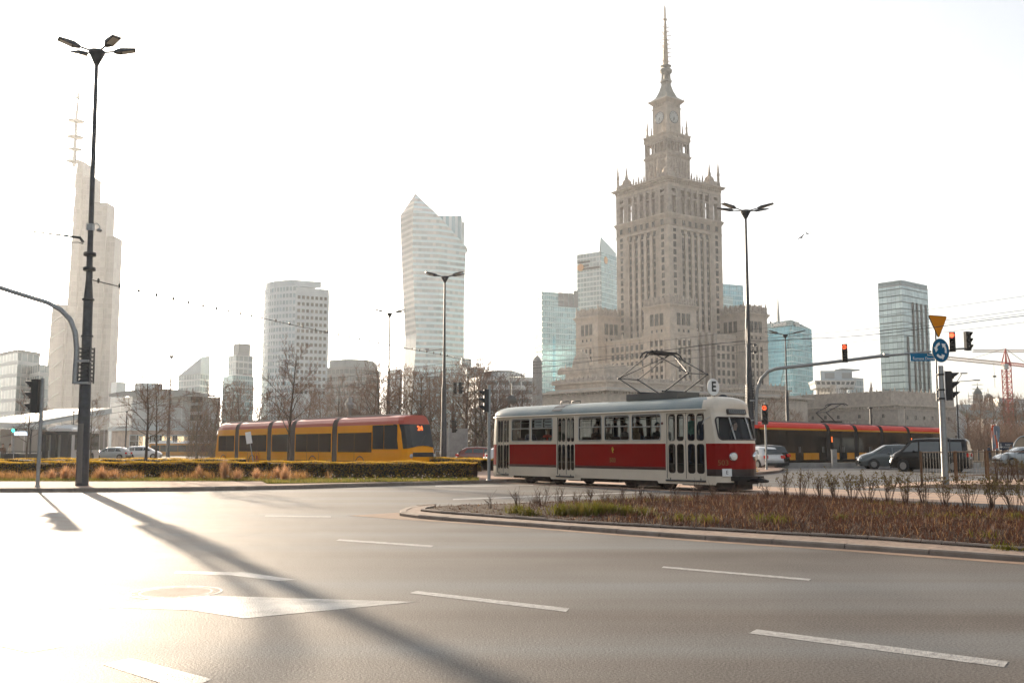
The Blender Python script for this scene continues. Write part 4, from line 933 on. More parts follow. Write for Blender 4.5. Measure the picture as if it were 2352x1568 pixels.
# station building on the left
D = 225.0; P = foot(250, 10, 300, 503, 4, D); c, Q = loc_poly(P)
st_ = thing('station', 'wide hazy station hall with a gently curved roof behind the left bare trees', 'station', (*c, 0)); hs = zat(985, D)
b = MB(); b.prism(Q, hs, zat(910, D)); b.build('upper_wall', facade('grey_panels', 6, 4, (.44, .46, .46), (.54, .56, .56), .04, .06, .15), st_)  # upper and ground walls paled; glare veil put into their colour
b = MB(); b.prism(shr(Q, 1.03), hs - .3, hs + .7); b.build('ledge', PALEC, st_)
b = MB(); b.prism(shr(Q, .96), 0, hs - .3); b.build('ground_wall', mat('shop_wall', (.42, .33, .27), .7, var=.3, scale=.4), st_)
xl, xr = xat(248, D) - c[0], xat(504, D) - c[0]; y_ = D - c[1] - .8; n = 12
crv = [(xl + (xr - xl) * i / n, zat(910 - 17 * math.sin(math.pi * min(1, (i + 1.5) / (n + 1.5))), D)) for i in range(n + 1)]
b = MB(); b.add([(x, y_, z) for x, z in crv] + [(x, y_, zat(911, D)) for x, z in crv] + [(x, y_ + 30, z) for x, z in crv], [(i, i + 1, n + 2 + i, n + 1 + i) for i in range(n)] + [(i + 1, i, 2 * n + 2 + i, 2 * n + 3 + i) for i in range(n)]); b.build('curved_roof', GREY, st_)
W = Wins(st_); sw = win_mesh(2.6, 3.6, [PALEC, M['win']], 1); lit = mat('lit_shop_window', (.8, .6, .35), .4, emit=(1, .72, .4), estr=.6); sw2 = win_mesh(2.2, 3.4, [PALEC, lit], 0, bars=0)
e0, e1 = Vector(Q[1]) * .96, Vector(Q[2]) * .96
for i in range(11): q_ = e0.lerp(e1, (i + .5) / 11); W.put(sw2 if i in (1, 4, 6) else sw, (q_.x, q_.y - .05, .6), math.atan2(e1.y - e0.y, e1.x - e0.x))
for i in range(3): q_ = Vector(Q[1]).lerp(Vector(Q[2]), .68); W.put(win_mesh(4.6, 1.3, [GREY, M['win']], 0, bars=0), (q_.x, q_.y - .05, hs + 2.0 + i * 2.1), 0)
D = 190.0; P = foot(-60, 4, 60, 246, 10, D); c, Q = loc_poly(P)
pv_ = thing('station_hall', 'low hazy glass hall with a wide tilted roof behind the left lamp post', 'station', (*c, 0))
b = MB(); b.prism(Q, 0, zat(985, D)); b.build('wall', facade('dim_glazing', 3.0, 6.0, (.22, .2, .18), (.30, .28, .26), .1, .08, .3), pv_)
b = MB(); z0_, z1_ = zat(985, D), zat(944, D); A_ = shr(Q, 1.05); b.add([(*A_[0], z0_ + .4), (*A_[1], z0_ + .2), (*A_[2], z1_), (*A_[3], z1_)] + [(*A_[0], z0_ + 1.4), (*A_[1], z0_ + 1.2), (*A_[2], z1_ + 1.0), (*A_[3], z1_ + 1.0)], [(3, 2, 1, 0), (4, 5, 6, 7), (0, 1, 5, 4), (1, 2, 6, 5), (2, 3, 7, 6), (3, 0, 4, 7)]); b.build('tilted_roof', PALEC, pv_)
# kiosk shelter
D = 88.0; q = at(125, 1028, D); ks = thing('kiosk', 'dark framed glazed kiosk beside the white coach behind the left signal pole', 'kiosk', (q.x, q.y, 0)); k = D / FPX
wk = 26 * k; hk = zat(990, D)
b = MB()
for x in (-wk, -wk + .9, wk - .9, wk): b.bb(x - .35 if abs(x) == wk else x - .1, x + .35 if abs(x) == wk else x + .1, -.3, .3, 0, hk)
b.bb(-wk, wk, -.3, 2.2, hk - .3, hk); b.bb(-wk, wk, -.2, 2.2, 0, .3); b.build('frame', M['dark'], ks)
b = MB(); b.bb(-wk + .4, wk - .4, .25, .3, .3, hk - .3); b.build('glass_wall', mat('milky_glass', (.5, .48, .42), .2), ks)
# red tower crane
D = 285.0; q = at(2321, 1028, D); k = D / FPX; zy = lambda y: zat(y, D)
cr = thing('tower_crane', 'red lattice tower crane standing at the right edge behind the theatre', 'crane', (q.x, q.y, 0), R(12))
CRM = mat('crane_red', (.48, .08, .07), .5, var=.15, scale=.5); CRP = mat('crane_pale', (.55, .42, .36), .6)
def lattice(b, p0, p1, w, n, r, up=Vector((0, 0, 1))):
    p0, p1 = Vector(p0), Vector(p1); d = (p1 - p0).normalized(); a = d.cross(up if abs(d.z) < .9 else Vector((1, 0, 0))).normalized() * w; e = a.cross(d).normalized() * w
    cs = [a + e, a - e, -a - e, -a + e]
    for c_ in cs: b.tube([p0 + c_, p1 + c_], r, 4)
    for i in range(n):
        q0, q1 = p0.lerp(p1, i / n), p0.lerp(p1, (i + 1) / n)
        for j in range(4): b.tube([q0 + cs[j], q1 + cs[(j + 1) % 4]], r * .65, 3); b.tube([q0 + cs[j], q0 + cs[(j + 1) % 4]], r * .6, 3)
b = MB(); lattice(b, (0, 0, 0), (0, 0, zy(840)), 7 * k, 16, .17); b.build('mast', CRM, cr)
b = MB(); b.prism(sq(8 * k), zy(840), zy(832)); b.build('slewing_ring', CRM, cr)
b = MB()
for sx in (-1, 1):
    for sy in (-1, 1): b.tube([(sx * 6 * k, sy * 6 * k, zy(832)), (0, 0, zy(800))], [.25, .12], 4)
for i in range(1, 6): f = 1 - i / 6.2; b.tube([(-6 * k * f, -6 * k * f, zy(832 - 32 * i / 6.2)), (6 * k * f, -6 * k * f, zy(832 - 32 * (i - .5) / 6.2))], .1, 3)
b.build('tower_head', CRM, cr)
jl = 150 * k; b = MB(); lattice(b, (-1, 0, zy(835)), (-jl, 6, zy(818)), 3.4 * k, 26, .09); b.build('jib', CRP, cr)
b = MB(); lattice(b, (1, 0, zy(835)), (60 * k, -2, zy(842)), 3 * k, 10, .1); b.bb(46 * k, 58 * k, -2.2, -.6, zy(852), zy(840)); b.build('counter_jib', CRM, cr)
b = MB(); b.bb(-19 * k, -9 * k, -2.4, -.6, zy(849), zy(837)); b.build('cab', mat('crane_cab', (.5, .5, .48), .4), cr)
b = MB(); b.tube([(0, 0, zy(800)), (50 * k, -1.5, zy(839))], .07, 4); b.tube([(0, 0, zy(800)), (-80 * k, 3, zy(825))], .05, 4); b.tube([(-26 * k, 1, zy(832)), (-26 * k, 1, zy(890))], .05, 4); b.tube([(-26 * k, 1, zy(866)), (-26 * k, 1, zy(862))], .5, 5); b.build('hoist_rope', M['wire'], cr)
D = 420.0; q = at(2400, 1028, D); k = D / FPX
cr2 = thing('tower_crane', 'pale thin crane jib reaching in from the right edge above the red crane', 'crane', (q.x, q.y, 0))
b = MB(); lattice(b, (-153 * k, 0, zat(806, D)), (10 * k, 0, zat(806, D)), 2.5 * k, 30, .1); b.build('jib', CRP, cr2)
b = MB(); lattice(b, (8 * k, 0, 0), (8 * k, 0, zat(800, D)), 4 * k, 16, .12); b.build('mast', CRP, cr2)

# two unseen blocks, added out of frame so the tram sides mirror less sky
DKF = facade('brown_brick_windows', 3.2, 3.6, (0.035, 0.04, 0.042), (0.10, 0.075, 0.055), .45, .5, .3)
for nm, lab, P, h in (('added_block', 'unseen brown brick block added on the left for the tram sides to mirror', [(-125, -30), (-90, -30), (-90, 140), (-125, 140)], 34), ('added_block', 'unseen brown brick block added on the right for the tram sides to mirror', [(112, 5), (150, 5), (150, 165), (112, 165)], 30)):
    t, c, Q = tower(nm, lab, P, h, DKF, 'office', M['concrete'], 1.2)
# ------------------------------------------------------------------ people: one skinned surface each, hair as a child
SKIN = mat('skin', (0.42, 0.26, 0.19), 0.6)
def cloth(name, col): return mat(name, col, 0.9, var=0.25, scale=18)
PEOPLE = {}
def body_mesh(pose):
    """pose 'sit': seat at z 0; 'stand': feet at z 0; faces +X"""
    if pose in PEOPLE: return PEOPLE[pose]
    V = []; E = []; Rr = []
    def chain(pts, start=None):
        k = start
        for p, r in pts:
            V.append(p); Rr.append(r)
            if k is not None: E.append((k, len(V) - 1))
            k = len(V) - 1
        return k
    z0 = 0.0 if pose == 'sit' else 0.88
    V.append((0, 0, z0 + .08)); Rr.append(.145)
    chain([((0, 0, z0 + .28), .14), ((.01, 0, z0 + .42), .15), ((.0, 0, z0 + .53), .085), ((.015, 0, z0 + .60), .055), ((.03, 0, z0 + .68), .085), ((.03, 0, z0 + .78), .088), ((.025, 0, z0 + .84), .05)], 0)
    for s in (-1, 1):
        if pose == 'sit':
            chain([((.0, s * .17, z0 + .47), .062), ((.06, s * .24, z0 + .26), .046), ((.28, s * .16, z0 + .20), .036), ((.37, s * .12, z0 + .23), .03)], 2)
            chain([((.05, s * .10, z0 + .06), .095), ((.42, s * .11, z0 + .06), .07), ((.44, s * .11, z0 - .36), .046), ((.56, s * .11, z0 - .42), .035)], 0)
        elif pose == 'stand':
            chain([((.0, s * .18, z0 + .47), .062), ((-.02, s * .25, z0 + .20), .046), ((.06, s * .25, z0 - .04), .036), ((.09, s * .24, z0 - .13), .03)], 2)
            chain([((.0, s * .10, z0 - .03), .095), ((.02 + .05 * s, s * .10, z0 - .42), .066), ((-.02 + .06 * s, s * .10, z0 - .80), .044), ((.10 + .06 * s, s * .10, z0 - .85), .032)], 0)
    me = bpy.data.meshes.new('person'); me.from_pydata(V, E, []); ob = bpy.data.objects.new('person', me); COL.objects.link(ob)
    md = ob.modifiers.new('skin', 'SKIN'); sv = me.skin_vertices[0].data
    for i, r in enumerate(Rr): sv[i].radius = (r, r)
    sv[0].use_root = True
    sb = ob.modifiers.new('sub', 'SUBSURF'); sb.levels = 1; sb.render_levels = 1
    out = bpy.data.meshes.new_from_object(ob.evaluated_get(bpy.context.evaluated_depsgraph_get())); bpy.data.objects.remove(ob)
    for p in out.polygons: p.use_smooth = True
    PEOPLE[pose] = out; return out
HAIRS = {}
def hair_mesh(z0, long, m):
    k = (z0, long, m.name)
    if k not in HAIRS:
        b = MB(); b.sphere((.012, 0, z0 + .765), (.102, .1, .105), 10, 6)
        for i, v in enumerate(b.v):
            if v[0] > .07 and v[2] < z0 + .80: b.v[i] = (.055, v[1] * .98, v[2])
        if long: b.rings([[(-.04 + q * .085 * math.cos(a), q * .098 * math.sin(a), z) for a in [math.pi * (.35 + 1.3 * i / 7) for i in range(8)]] for z, q in ((z0 + .78, 1.0), (z0 + .66, 1.12), (z0 + .5, 1.05))], 0, True, False, False)
        HAIRS[k] = b.mesh('hair', m)
    return HAIRS[k]
HM = [mat('brown_hair', (.05, .028, .018), .6), mat('fair_hair', (.28, .18, .09), .6), mat('black_hair', (.012, .01, .009), .5)]
def person(label, loc, rz, top, legs, pose='sit', hair=0, long=False, group=None, scale=1.0):
    me = body_mesh(pose).copy(); z0 = 0.0 if pose == 'sit' else .88
    me.materials.clear()
    for m in (SKIN, top, legs): me.materials.append(m)
    for p in me.polygons:
        z = p.center.z - z0; x, y = p.center.x, abs(p.center.y)
        if z > .555: p.material_index = 0
        elif (pose == 'sit' and x > .33 and z > .1) or (pose == 'stand' and y > .2 and z < -.08 and z > -.2): p.material_index = 0
        elif z < .1 or (pose == 'sit' and x > .12 and z < .15): p.material_index = 2
        else: p.material_index = 1
    o = inst(me, 'person', None, loc, (0, 0, rz), (scale,) * 3); props(o, label, 'person', group)
    inst(hair_mesh(z0, long, HM[hair]), 'hair', o)
    # face: brow, nose and mouth
    b = MB(); b.sphere((.122, 0, z0 + .715), (.02, .014, .02), 6, 4, 0)
    for s in (-1, 1): b.sphere((.108, s * .034, z0 + .745), (.012, .015, .009), 6, 4, 1)
    b.sphere((.108, 0, z0 + .675), (.01, .026, .007), 6, 4, 2)
    for s in (-1, 1): b.sphere((.02, s * .09, z0 + .725), (.02, .014, .03), 6, 4, 0)
    b.build('face', [SKIN, M['black'], mat('lips', (.3, .1, .09), .5)] if 'lips' not in bpy.data.materials else [SKIN, M['black'], bpy.data.materials['lips']], o)
    return o
# ------------------------------------------------------------------ the old red and cream tram
FX, FY = 0.601, -0.798
TH = math.atan2(FY, FX); TCX, TCY = 3.95, 36.97
tram = thing('tram', 'old red and cream single tram with pantograph and round E sign on the roof', 'tram', (TCX, TCY, 0.0), TH)
def tw(x, y, z): m = Matrix.Rotation(TH, 3, 'Z'); return m @ Vector((x, y, z)) + Vector((TCX, TCY, 0))
CREAM = mat('cream_paint', (0.66, 0.58, 0.47), 0.35, var=0.05, scale=1.5, coat=0.1)
TRED = mat('deep_red_paint', (0.25, 0.004, 0.003), 0.3, var=0.08, scale=1.0, spec=.12)
TROOF = mat('teal_grey_roof_paint', (0.17, 0.23, 0.24), 0.45, scale=1.2, col2=(0.25, 0.29, 0.29))
STRIPE = mat('black_stripe', (0.02, 0.012, 0.012), 0.35)
TGL = glass('tram_glass', (0.85, 0.9, 0.9), 0.96)
ALU = mat('window_aluminium', (0.42, 0.41, 0.39), 0.35, 0.6)
UNDER = mat('rusty_underframe', (0.035, 0.024, 0.018), 0.85, var=0.5, scale=6)
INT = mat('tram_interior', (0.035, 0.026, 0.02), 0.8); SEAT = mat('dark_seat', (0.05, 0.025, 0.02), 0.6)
# plan outline of the right side from tail to nose
NOSE, TAIL = 5.95, 6.95
def hw(x):
    if x < 0:
        a = -x
        if a <= 5.2: return 1.1
        if a <= 6.3: t = (a - 5.2) / 1.1; return 1.1 - 0.07 * t * t
        t = (a - 6.3) / (TAIL - 6.3); return 1.03 * max(0.0, 1 - t ** 2.4) ** 0.5
    a = x
    if a <= 3.2: return 1.1
    if a <= 5.35: t = (a - 3.2) / 2.15; return 1.1 - 0.16 * t * t
    t = (a - 5.35) / (NOSE - 5.35); return 0.94 * max(0.0, 1 - t ** 2.3) ** 0.55
_pl = []
for i in range(241):
    q = -1 + 2 * i / 240; x = (NOSE if q > 0 else TAIL) * (math.sin(q * math.pi / 2) * 0.55 + q * 0.45); _pl.append((x, -hw(x)))
_cs = [0.0]
for i in range(1, len(_pl)): _cs.append(_cs[-1] + math.dist(_pl[i], _pl[i - 1]))
SMAX = _cs[-1]
def S_at(s):
    s = max(0, min(SMAX, s)); import bisect
    i = min(max(bisect.bisect_left(_cs, s), 1), len(_cs) - 1); t = (s - _cs[i - 1]) / max(1e-9, _cs[i] - _cs[i - 1])
    a, c = _pl[i - 1], _pl[i]; return a[0] + (c[0] - a[0]) * t, a[1] + (c[1] - a[1]) * t
def X2S(x):
    for i in range(1, len(_pl)):
        if _pl[i][0] >= x: t = (x - _pl[i - 1][0]) / max(1e-9, _pl[i][0] - _pl[i - 1][0]); return _cs[i - 1] + t * (_cs[i] - _cs[i - 1])
    return SMAX
def Y2S(y):                                   # on the nose
    for i in range(len(_pl) - 1, 0, -1):
        if _pl[i][0] < 4: break
        if _pl[i - 1][1] <= y <= _pl[i][1]: t = (y - _pl[i - 1][1]) / max(1e-9, _pl[i][1] - _pl[i - 1][1]); return _cs[i - 1] + t * (_cs[i] - _cs[i - 1])
    return SMAX
def shellp(s, z, inset=0.0, side=1):
    if s > SMAX: x, y = S_at(2 * SMAX - s); y = -y
    else: x, y = S_at(s)
    e = 0.01; x2, y2 = S_at(min(SMAX, (s if s <= SMAX else 2 * SMAX - s) + e)); x1, y1 = S_at(max(0, (s if s <= SMAX else 2 * SMAX - s) - e))
    tx, ty = x2 - x1, y2 - y1; l = math.hypot(tx, ty) or 1; nx_, ny_ = ty / l, -tx / l        # outward
    if s > SMAX: ny_ = -ny_
    x -= nx_ * inset; y -= ny_ * inset
    if x > 5.0: x -= 0.42 * max(0, min(1, (z - 1.58) / 0.95)) * min(1, (x - 5.0) / 1.1)
    if x < -6.0: x += 0.12 * max(0, min(1, (z - 1.58) / 0.95)) * min(1, (-x - 6.0) / .9)
    if z > 2.0: y *= 1 - 0.03 * (z - 2.0)
    return Vector((x, y * side, z))
def sgrid(a, c, step=0.22):
    n = max(1, int((c - a) / step)); return [a + (c - a) * i / n for i in range(n + 1)]
def panel(b, s0, s1, z0, z1, holes, mf, inset=0.0, side=1, smooth=True):
    """part of the shell with rectangular holes; mf(s, z) picks the material slot"""
    sb = set(sgrid(s0, s1)); zb = {z0, z1}
    for h in holes: sb |= {h[0], h[1]}; zb |= {h[2], h[3]}
    for z in (0.30, 0.5, 0.66, 0.72, 1.54, 2.1):
        if z0 < z < z1: zb.add(z)
    sb = sorted(sb); zb = sorted(zb)
    for i in range(len(sb) - 1):
        if sb[i + 1] - sb[i] < 1e-4: continue
        for j in range(len(zb) - 1):
            sm, zm = (sb[i] + sb[i + 1]) / 2, (zb[j] + zb[j + 1]) / 2
            if any(h[0] < sm < h[1] and h[2] < zm < h[3] for h in holes): continue
            q = [shellp(sb[i], zb[j], inset, side), shellp(sb[i + 1], zb[j], inset, side), shellp(sb[i + 1], zb[j + 1], inset, side), shellp(sb[i], zb[j + 1], inset, side)]
            b.quad(*(q if side > 0 else q[::-1]), mf(sm, zm), None, smooth)
def rrect(h, r, n=4):
    s0, s1, z0, z1 = h; out = []
    for cx, cz, a0 in ((s1 - r, z0 + r, -90), (s1 - r, z1 - r, 0), (s0 + r, z1 - r, 90), (s0 + r, z0 + r, 180)):
        for k in range(n + 1): a = R(a0 + 90 * k / n); out.append((cx + r * math.cos(a), cz + r * math.sin(a)))
    return out
def hole_trim(b, h, r, fr, mi_body, mi_frame, inset=0.0, side=1):
    """rounded corners in body colour and a frame tube round the hole"""
    s0, s1, z0, z1 = h; loop = rrect(h, r)
    for k, (cs_, cz_) in enumerate(((s1, z0), (s1, z1), (s0, z1), (s0, z0))):
        arc = loop[k * 5:(k + 1) * 5]; c = shellp(cs_, cz_, inset, side)
        for i in range(4): b.add([c, shellp(*arc[i], inset, side), shellp(*arc[i + 1], inset, side)], [(0, 2, 1)], mi_body)
    pts = []
    L_ = loop + [loop[0]]
    for i in range(len(L_) - 1):
        n = max(1, int(abs(L_[i + 1][0] - L_[i][0]) / 0.3))
        for k in range(n): t = k / n; pts.append(shellp(L_[i][0] + (L_[i + 1][0] - L_[i][0]) * t, L_[i][1] + (L_[i + 1][1] - L_[i][1]) * t, inset - 0.004, side))
    pts.append(pts[0]); b.tube(pts, fr, 4, mi_frame)
def pane(b, h, inset, side=1, mi=0):
    ss = sgrid(h[0], h[1], 0.3)
    for i in range(len(ss) - 1):
        q = [shellp(ss[i], h[2], inset, side), shellp(ss[i + 1], h[2], inset, side), shellp(ss[i + 1], h[3], inset, side), shellp(ss[i], h[3], inset, side)]
        b.quad(*(q if side > 0 else q[::-1]), mi, None, True)
wins = [(-5.13, -3.96), (-3.83, -2.54), (-1.0, 0.27), (0.42, 1.70), (1.83, 3.23)]
doors = [(-6.22, -5.30), (-2.28, -1.24), (3.47, 5.12)]
ZB = 0.40
wh = [(X2S(a), X2S(c), 1.66, 2.54) for a, c in wins]; dh = [(X2S(a), X2S(c), 0.30, 2.56) for a, c in doors]
ws = (Y2S(-0.86), 2 * SMAX - Y2S(-0.86), 1.66, 2.38)
def paint(s, z):
    x = S_at(min(s, SMAX))[0]
    if 0.72 < z < 1.54: return 1
    if (0.50 if x > 5.15 else 0.66) < z < 0.72: return 2
    return 0
b = MB()
for side in (1, -1):
    hs = wh + dh if side > 0 else [(X2S(a), X2S(c), 1.66, 2.54) for a, c in ((-4.9, -3.8), (-3.6, -2.4), (-2.2, -1.0), (-0.8, .4), (.6, 1.8), (2.0, 3.2), (3.4, 4.6))]
    panel(b, 0, SMAX, ZB, 2.65, hs + [(ws[0], SMAX, ws[2], ws[3])] + [(0, 0.62, 1.7, 2.5)], paint, 0, side)
    for h in hs: hole_trim(b, h, 0.09 if h[2] > 1 else 0.02, 0.022, 0, 3 if h[2] > 1 else 0, 0, side)
    for a, c in ((-6.45, -5.1), (-2.62, -0.95), (3.1, 5.45)):       # deeper skirt at the doors
        sa, sc = X2S(a), X2S(c); panel(b, sa, sc, 0.22, ZB, [], lambda s, z: 0, 0, side)
        for s_, d in ((sa, -.14), (sc, .14)):
            q = [shellp(s_, ZB, 0, side), shellp(s_, .22, 0, side), shellp(s_ + d, ZB, 0, side)]; b.add(q, [(0, 1, 2)], 0)
        for i, s_ in enumerate((sa, sc)): b.quad(shellp(s_, .22, 0, side), shellp(s_, ZB, 0, side), shellp(s_, ZB, .05, side), shellp(s_, .22, .05, side), 0)
hole_trim(b, ws, 0.12, 0.03, 0, 2)
body = b.build('body', [CREAM, TRED, STRIPE, ALU], tram)
b = MB(); b.tube([shellp(s, 2.64, -0.02) for s in sgrid(0.2, X2S(5.25), .3)], 0.035, 6)
b.tube([shellp(s, 2.64, -0.02, -1) for s in sgrid(0.2, X2S(5.25), .3)], 0.035, 6); b.build('gutter', CREAM, tram)
b = MB()
for side in (1, -1):
    for a, c in ((-5.28, -2.3), (-1.22, 3.45)):
        for z in (0.69, 0.745): b.tube([shellp(s, z, -.012, side) for s in sgrid(X2S(a), X2S(c), .4)], .014, 4)
b.build('trim_moulding', mat('dark_red_moulding', (.09, .02, .015), .4), tram)
# roof
full = [shellp(s, 2.65) for s in sgrid(0, SMAX, .2)]; loop = full + [Vector((p.x, -p.y, p.z)) for p in full[-2:0:-1]]
rings = []
for k in range(9):
    th = math.pi / 2 * k / 8; cy = math.cos(th) ** 0.62 if k < 8 else 0.02; sx = 1 - 0.155 * (1 - math.cos(th) ** .8) ** 1.5 if k < 8 else 1 - .155
    rings.append([Vector((p.x * sx, p.y * cy, 2.65 + 0.44 * math.sin(th))) for p in loop])
b = MB(); n = len(loop)
for k in range(8):
    for i in range(n):
        j = (i + 1) % n; q = [rings[k][i], rings[k][j], rings[k + 1][j], rings[k + 1][i]]; xm = (q[0].x + q[1].x) / 2
        b.quad(*q, 1 if xm > 4.98 or (k == 0 and abs(xm) > 9) else 0, None, True)
b.build('roof', [TROOF, CREAM], tram)
def roofz(y): 
    for k in range(8):
        y0, y1 = 1.1 * math.cos(math.pi / 2 * k / 8) ** .62, (1.1 * math.cos(math.pi / 2 * (k + 1) / 8) ** .62 if k < 7 else 0)
        if y1 <= abs(y) <= y0: t = (abs(y) - y0) / (y1 - y0); return 2.65 + .44 * (math.sin(math.pi / 2 * k / 8) * (1 - t) + math.sin(math.pi / 2 * (k + 1) / 8) * t)
    return 3.09
def roofmat(b, x0, x1, ymax, lift, mi=0, n=10):
    ys = [-ymax + 2 * ymax * i / n for i in range(n + 1)]
    for i in range(n): b.quad((x0, ys[i], roofz(ys[i]) + lift), (x1, ys[i], roofz(ys[i]) + lift), (x1, ys[i + 1], roofz(ys[i + 1]) + lift), (x0, ys[i + 1], roofz(ys[i + 1]) + lift), mi, None, True)
b = MB(); roofmat(b, -2.65, -2.05, 1.06, .012); b.build('roof_step_band', M['dark'], tram)
b = MB(); roofmat(b, 0.1, 4.0, .62, .012); b.build('roof_mat', mat('tarred_canvas', (.05, .045, .045), .9), tram)
for y in (-.62, -.05):
    b = MB(); b.tube([(-2.6, y, roofz(y) + .02), (-2.6, y, roofz(y) + .12), (-2.1, y, roofz(y) + .12), (-2.1, y, roofz(y) + .02)], .018, 5); b.build('grab_rail', M['dark'], tram)
# windows
for a in range(5):
    h = wh[a]; b = MB(); pane(b, h, 0.03); f = b.build('window', TGL, tram)
    b = MB(); zm = h[2] + (h[3] - h[2]) * (0.56 if a != 4 else .52); b.tube([shellp(s, zm, 0.012) for s in sgrid(h[0] + .02, h[1] - .02, .4)], .022, 4)
    sm = h[0] + (h[1] - h[0]) * (.5 if a < 2 else .13 if a < 4 else .1)
    b.tube([shellp(sm, zm, .012), shellp(sm, h[3] - .02, .012)], .016, 4)
    b.tube([shellp(h[0] + .03, h[3] - .05, .012), shellp(h[1] - .03, h[3] - .05, .012)], .012, 4); b.build('sash', ALU, f)
for a, c in ((-4.9, -3.8), (-3.6, -2.4), (-2.2, -1.0), (-0.8, .4), (.6, 1.8), (2.0, 3.2), (3.4, 4.6)):
    b = MB(); pane(b, (X2S(a), X2S(c), 1.66, 2.54), .03, -1); b.build('window', TGL, tram)
b = MB(); pane(b, ws, .02); wsh = b.build('windscreen', TGL, tram)
b = MB()
for y in (-.40, .40):
    s_ = Y2S(y) if y < 0 else 2 * SMAX - Y2S(-y); b.tube([shellp(s_ + (.0 if y < 0 else 0), z, -.004) for z in (ws[2], 2.0, ws[3])], .026, 5)
b.build('windscreen_bar', ALU, wsh)
b = MB(); b.tube([shellp(Y2S(-.62), 1.70, -.03), shellp(Y2S(-.35), 2.2, -.03)], .012, 4); b.build('wiper', M['black'], tram)
# doors
for (a, c), h in zip(doors, dh):
    mid_ = (h[0] + h[1]) / 2
    for s0, s1 in ((h[0] + .015, mid_ - .012), (mid_ + .012, h[1] - .015)):
        b = MB(); w2 = (s1 - s0) / 2; k = w2 * .2; hl = []
        for i in range(2):
            p0, p1 = s0 + w2 * i + k * (1.0 if i == 0 else .55), s0 + w2 * (i + 1) - k * (.55 if i == 0 else 1.0)
            hl += [(p0, p1, 1.64, 2.50), (p0, p1, .58, 1.52)]
        panel(b, s0, s1, .34, 2.55, hl, lambda s, z: 0, .035)
        for q in hl: hole_trim(b, q, min(.085, (q[1] - q[0]) * .45), .012, 0, 1, .035)
        d = b.build('door', [CREAM, STRIPE], tram)
        for q in hl: b = MB(); pane(b, q, .045); b.build('window', TGL, d)
    b = MB(); 
    for s_ in (h[0] + .2, h[1] - .2): b.tube([shellp(s_, .33, -.02), shellp(s_, .42, -.02)], .018, 4)
    b.tube([shellp(s, .33, -.03) for s in sgrid(h[0], h[1], .3)], .03, 4); b.build('door_step', M['dark'], tram)
b = MB(); pane(b, (0.0, .60, 1.7, 2.5), .03); pane(b, (0.0, .60, 1.7, 2.5), .03, -1); b.build('rear_window', TGL, tram)
# rear bumper bars
b = MB()
for z in (.74, .82, .90): b.tube([shellp(s, z, -.05) for s in sgrid(0, .75, .12)] , .028, 5)
b.build('rear_bumper', CREAM, tram)
# nose: lamps, plate, number, destination box, coupler, catcher
def nosept(y, z, out=0.0): 
    s_ = Y2S(-abs(y)); p = shellp(s_, z, -out); return Vector((p.x, p.y if y < 0 else -p.y, p.z))
def nose_rot(y, z):
    p0, p1 = nosept(y - .04, z), nosept(y + .04, z); d = p1 - p0; return math.atan2(d.y, d.x)
for y in (-.52, .52):
    p = nosept(y, 1.12, .0); a = nose_rot(y, 1.12)
    b = MB(); MX = Matrix.Rotation(R(90), 3, 'X'); b.lathe([(0.145, -.02), (.15, .05), (.12, .075)], n=16, M=MX); b.lathe([(.12, .07), (.07, .10), (0.01, .11)], n=16, mi=1, M=MX)
    b.build('headlight', [M['chrome'], mat('lamp_glass', (.75, .72, .66), .08, spec=1.0) if 'lamp_glass' not in bpy.data.materials else bpy.data.materials['lamp_glass']], tram, p, (0, 0, a))
GOLD = mat('dull_gold_lettering', (.26, .10, .02), .5)
inst(text_mesh('503', .24, GOLD, .004), 'fleet_number', tram, nosept(-.80, .92, .02), (0, 0, nose_rot(-.80, .92)))
sn = X2S(.85); inst(text_mesh('503', .22, GOLD, .004, bold=.004), 'fleet_number', tram, shellp(sn, .96, -.012), (0, 0, 0))
b = MB(); b.bb(-.15, .15, -.012, .012, -.12, .12); rp_ = b.build('route_plate', M['white'], tram, nosept(-.72, .62, .05), (0, 0, nose_rot(-.72, .62)))
inst(text_mesh('E', .17, M['black'], .003), 'lettering', rp_, (0, -.016, 0))
YEL = mat('city_crest_yellow', (.62, .45, .06), .5)
b = MB(); b.tube([(0, -.006, .09), (-.035, -.006, .06), (-.03, -.006, 0), (0, -.006, -.03), (.035, -.006, 0), (.02, -.006, .06)], .016, 5); b.tube([(-.03, -.006, -.03), (.0, -.006, -.10), (.03, -.006, -.09)], .014, 5); b.build('crest', YEL, tram, shellp(sn + .02, 1.33, -.012))
b = MB(); b.bb(-.44, .44, -.05, .06, -.085, .085); db = b.build('destination_box', STRIPE, tram, (nosept(0, 2.56).x - .02, 0, 2.56), (R(-14), 0, R(90)))
b = MB(); b.bb(-.39, .39, -.058, -.05, -.055, .055); b.build('destination_glass', mat('dim_display', (.18, .19, .18), .2), db)
b = MB(); 
for i in range(7): b.bb(-.33 + .10 * i, -.285 + .10 * i, -.066, -.058, -.035, .035)
b.build('blurred_lettering', M['dark'], db)
b = MB(); b.bb(5.2, 6.16, -.6, .6, .36, .50); b.bb(5.3, 6.0, -.5, .5, .24, .45); b.build('buffer_beam', M['black'], tram)
b = MB(); b.tube([(5.9, 0, .38), (6.6, -.05, .38)], .06, 8); b.tube([(6.48, -.05, .30), (6.48, -.05, .5)], .05, 6); b.tube([(6.58, -.05, .38), (6.86, -.08, .36)], [.09, .04], 8)
b.tube([(6.45, -.1, .3), (6.47, -.12, .16), (6.55, -.13, .14), (6.62, -.12, .3)], .01, 4); b.build('coupler', M['black'], tram)
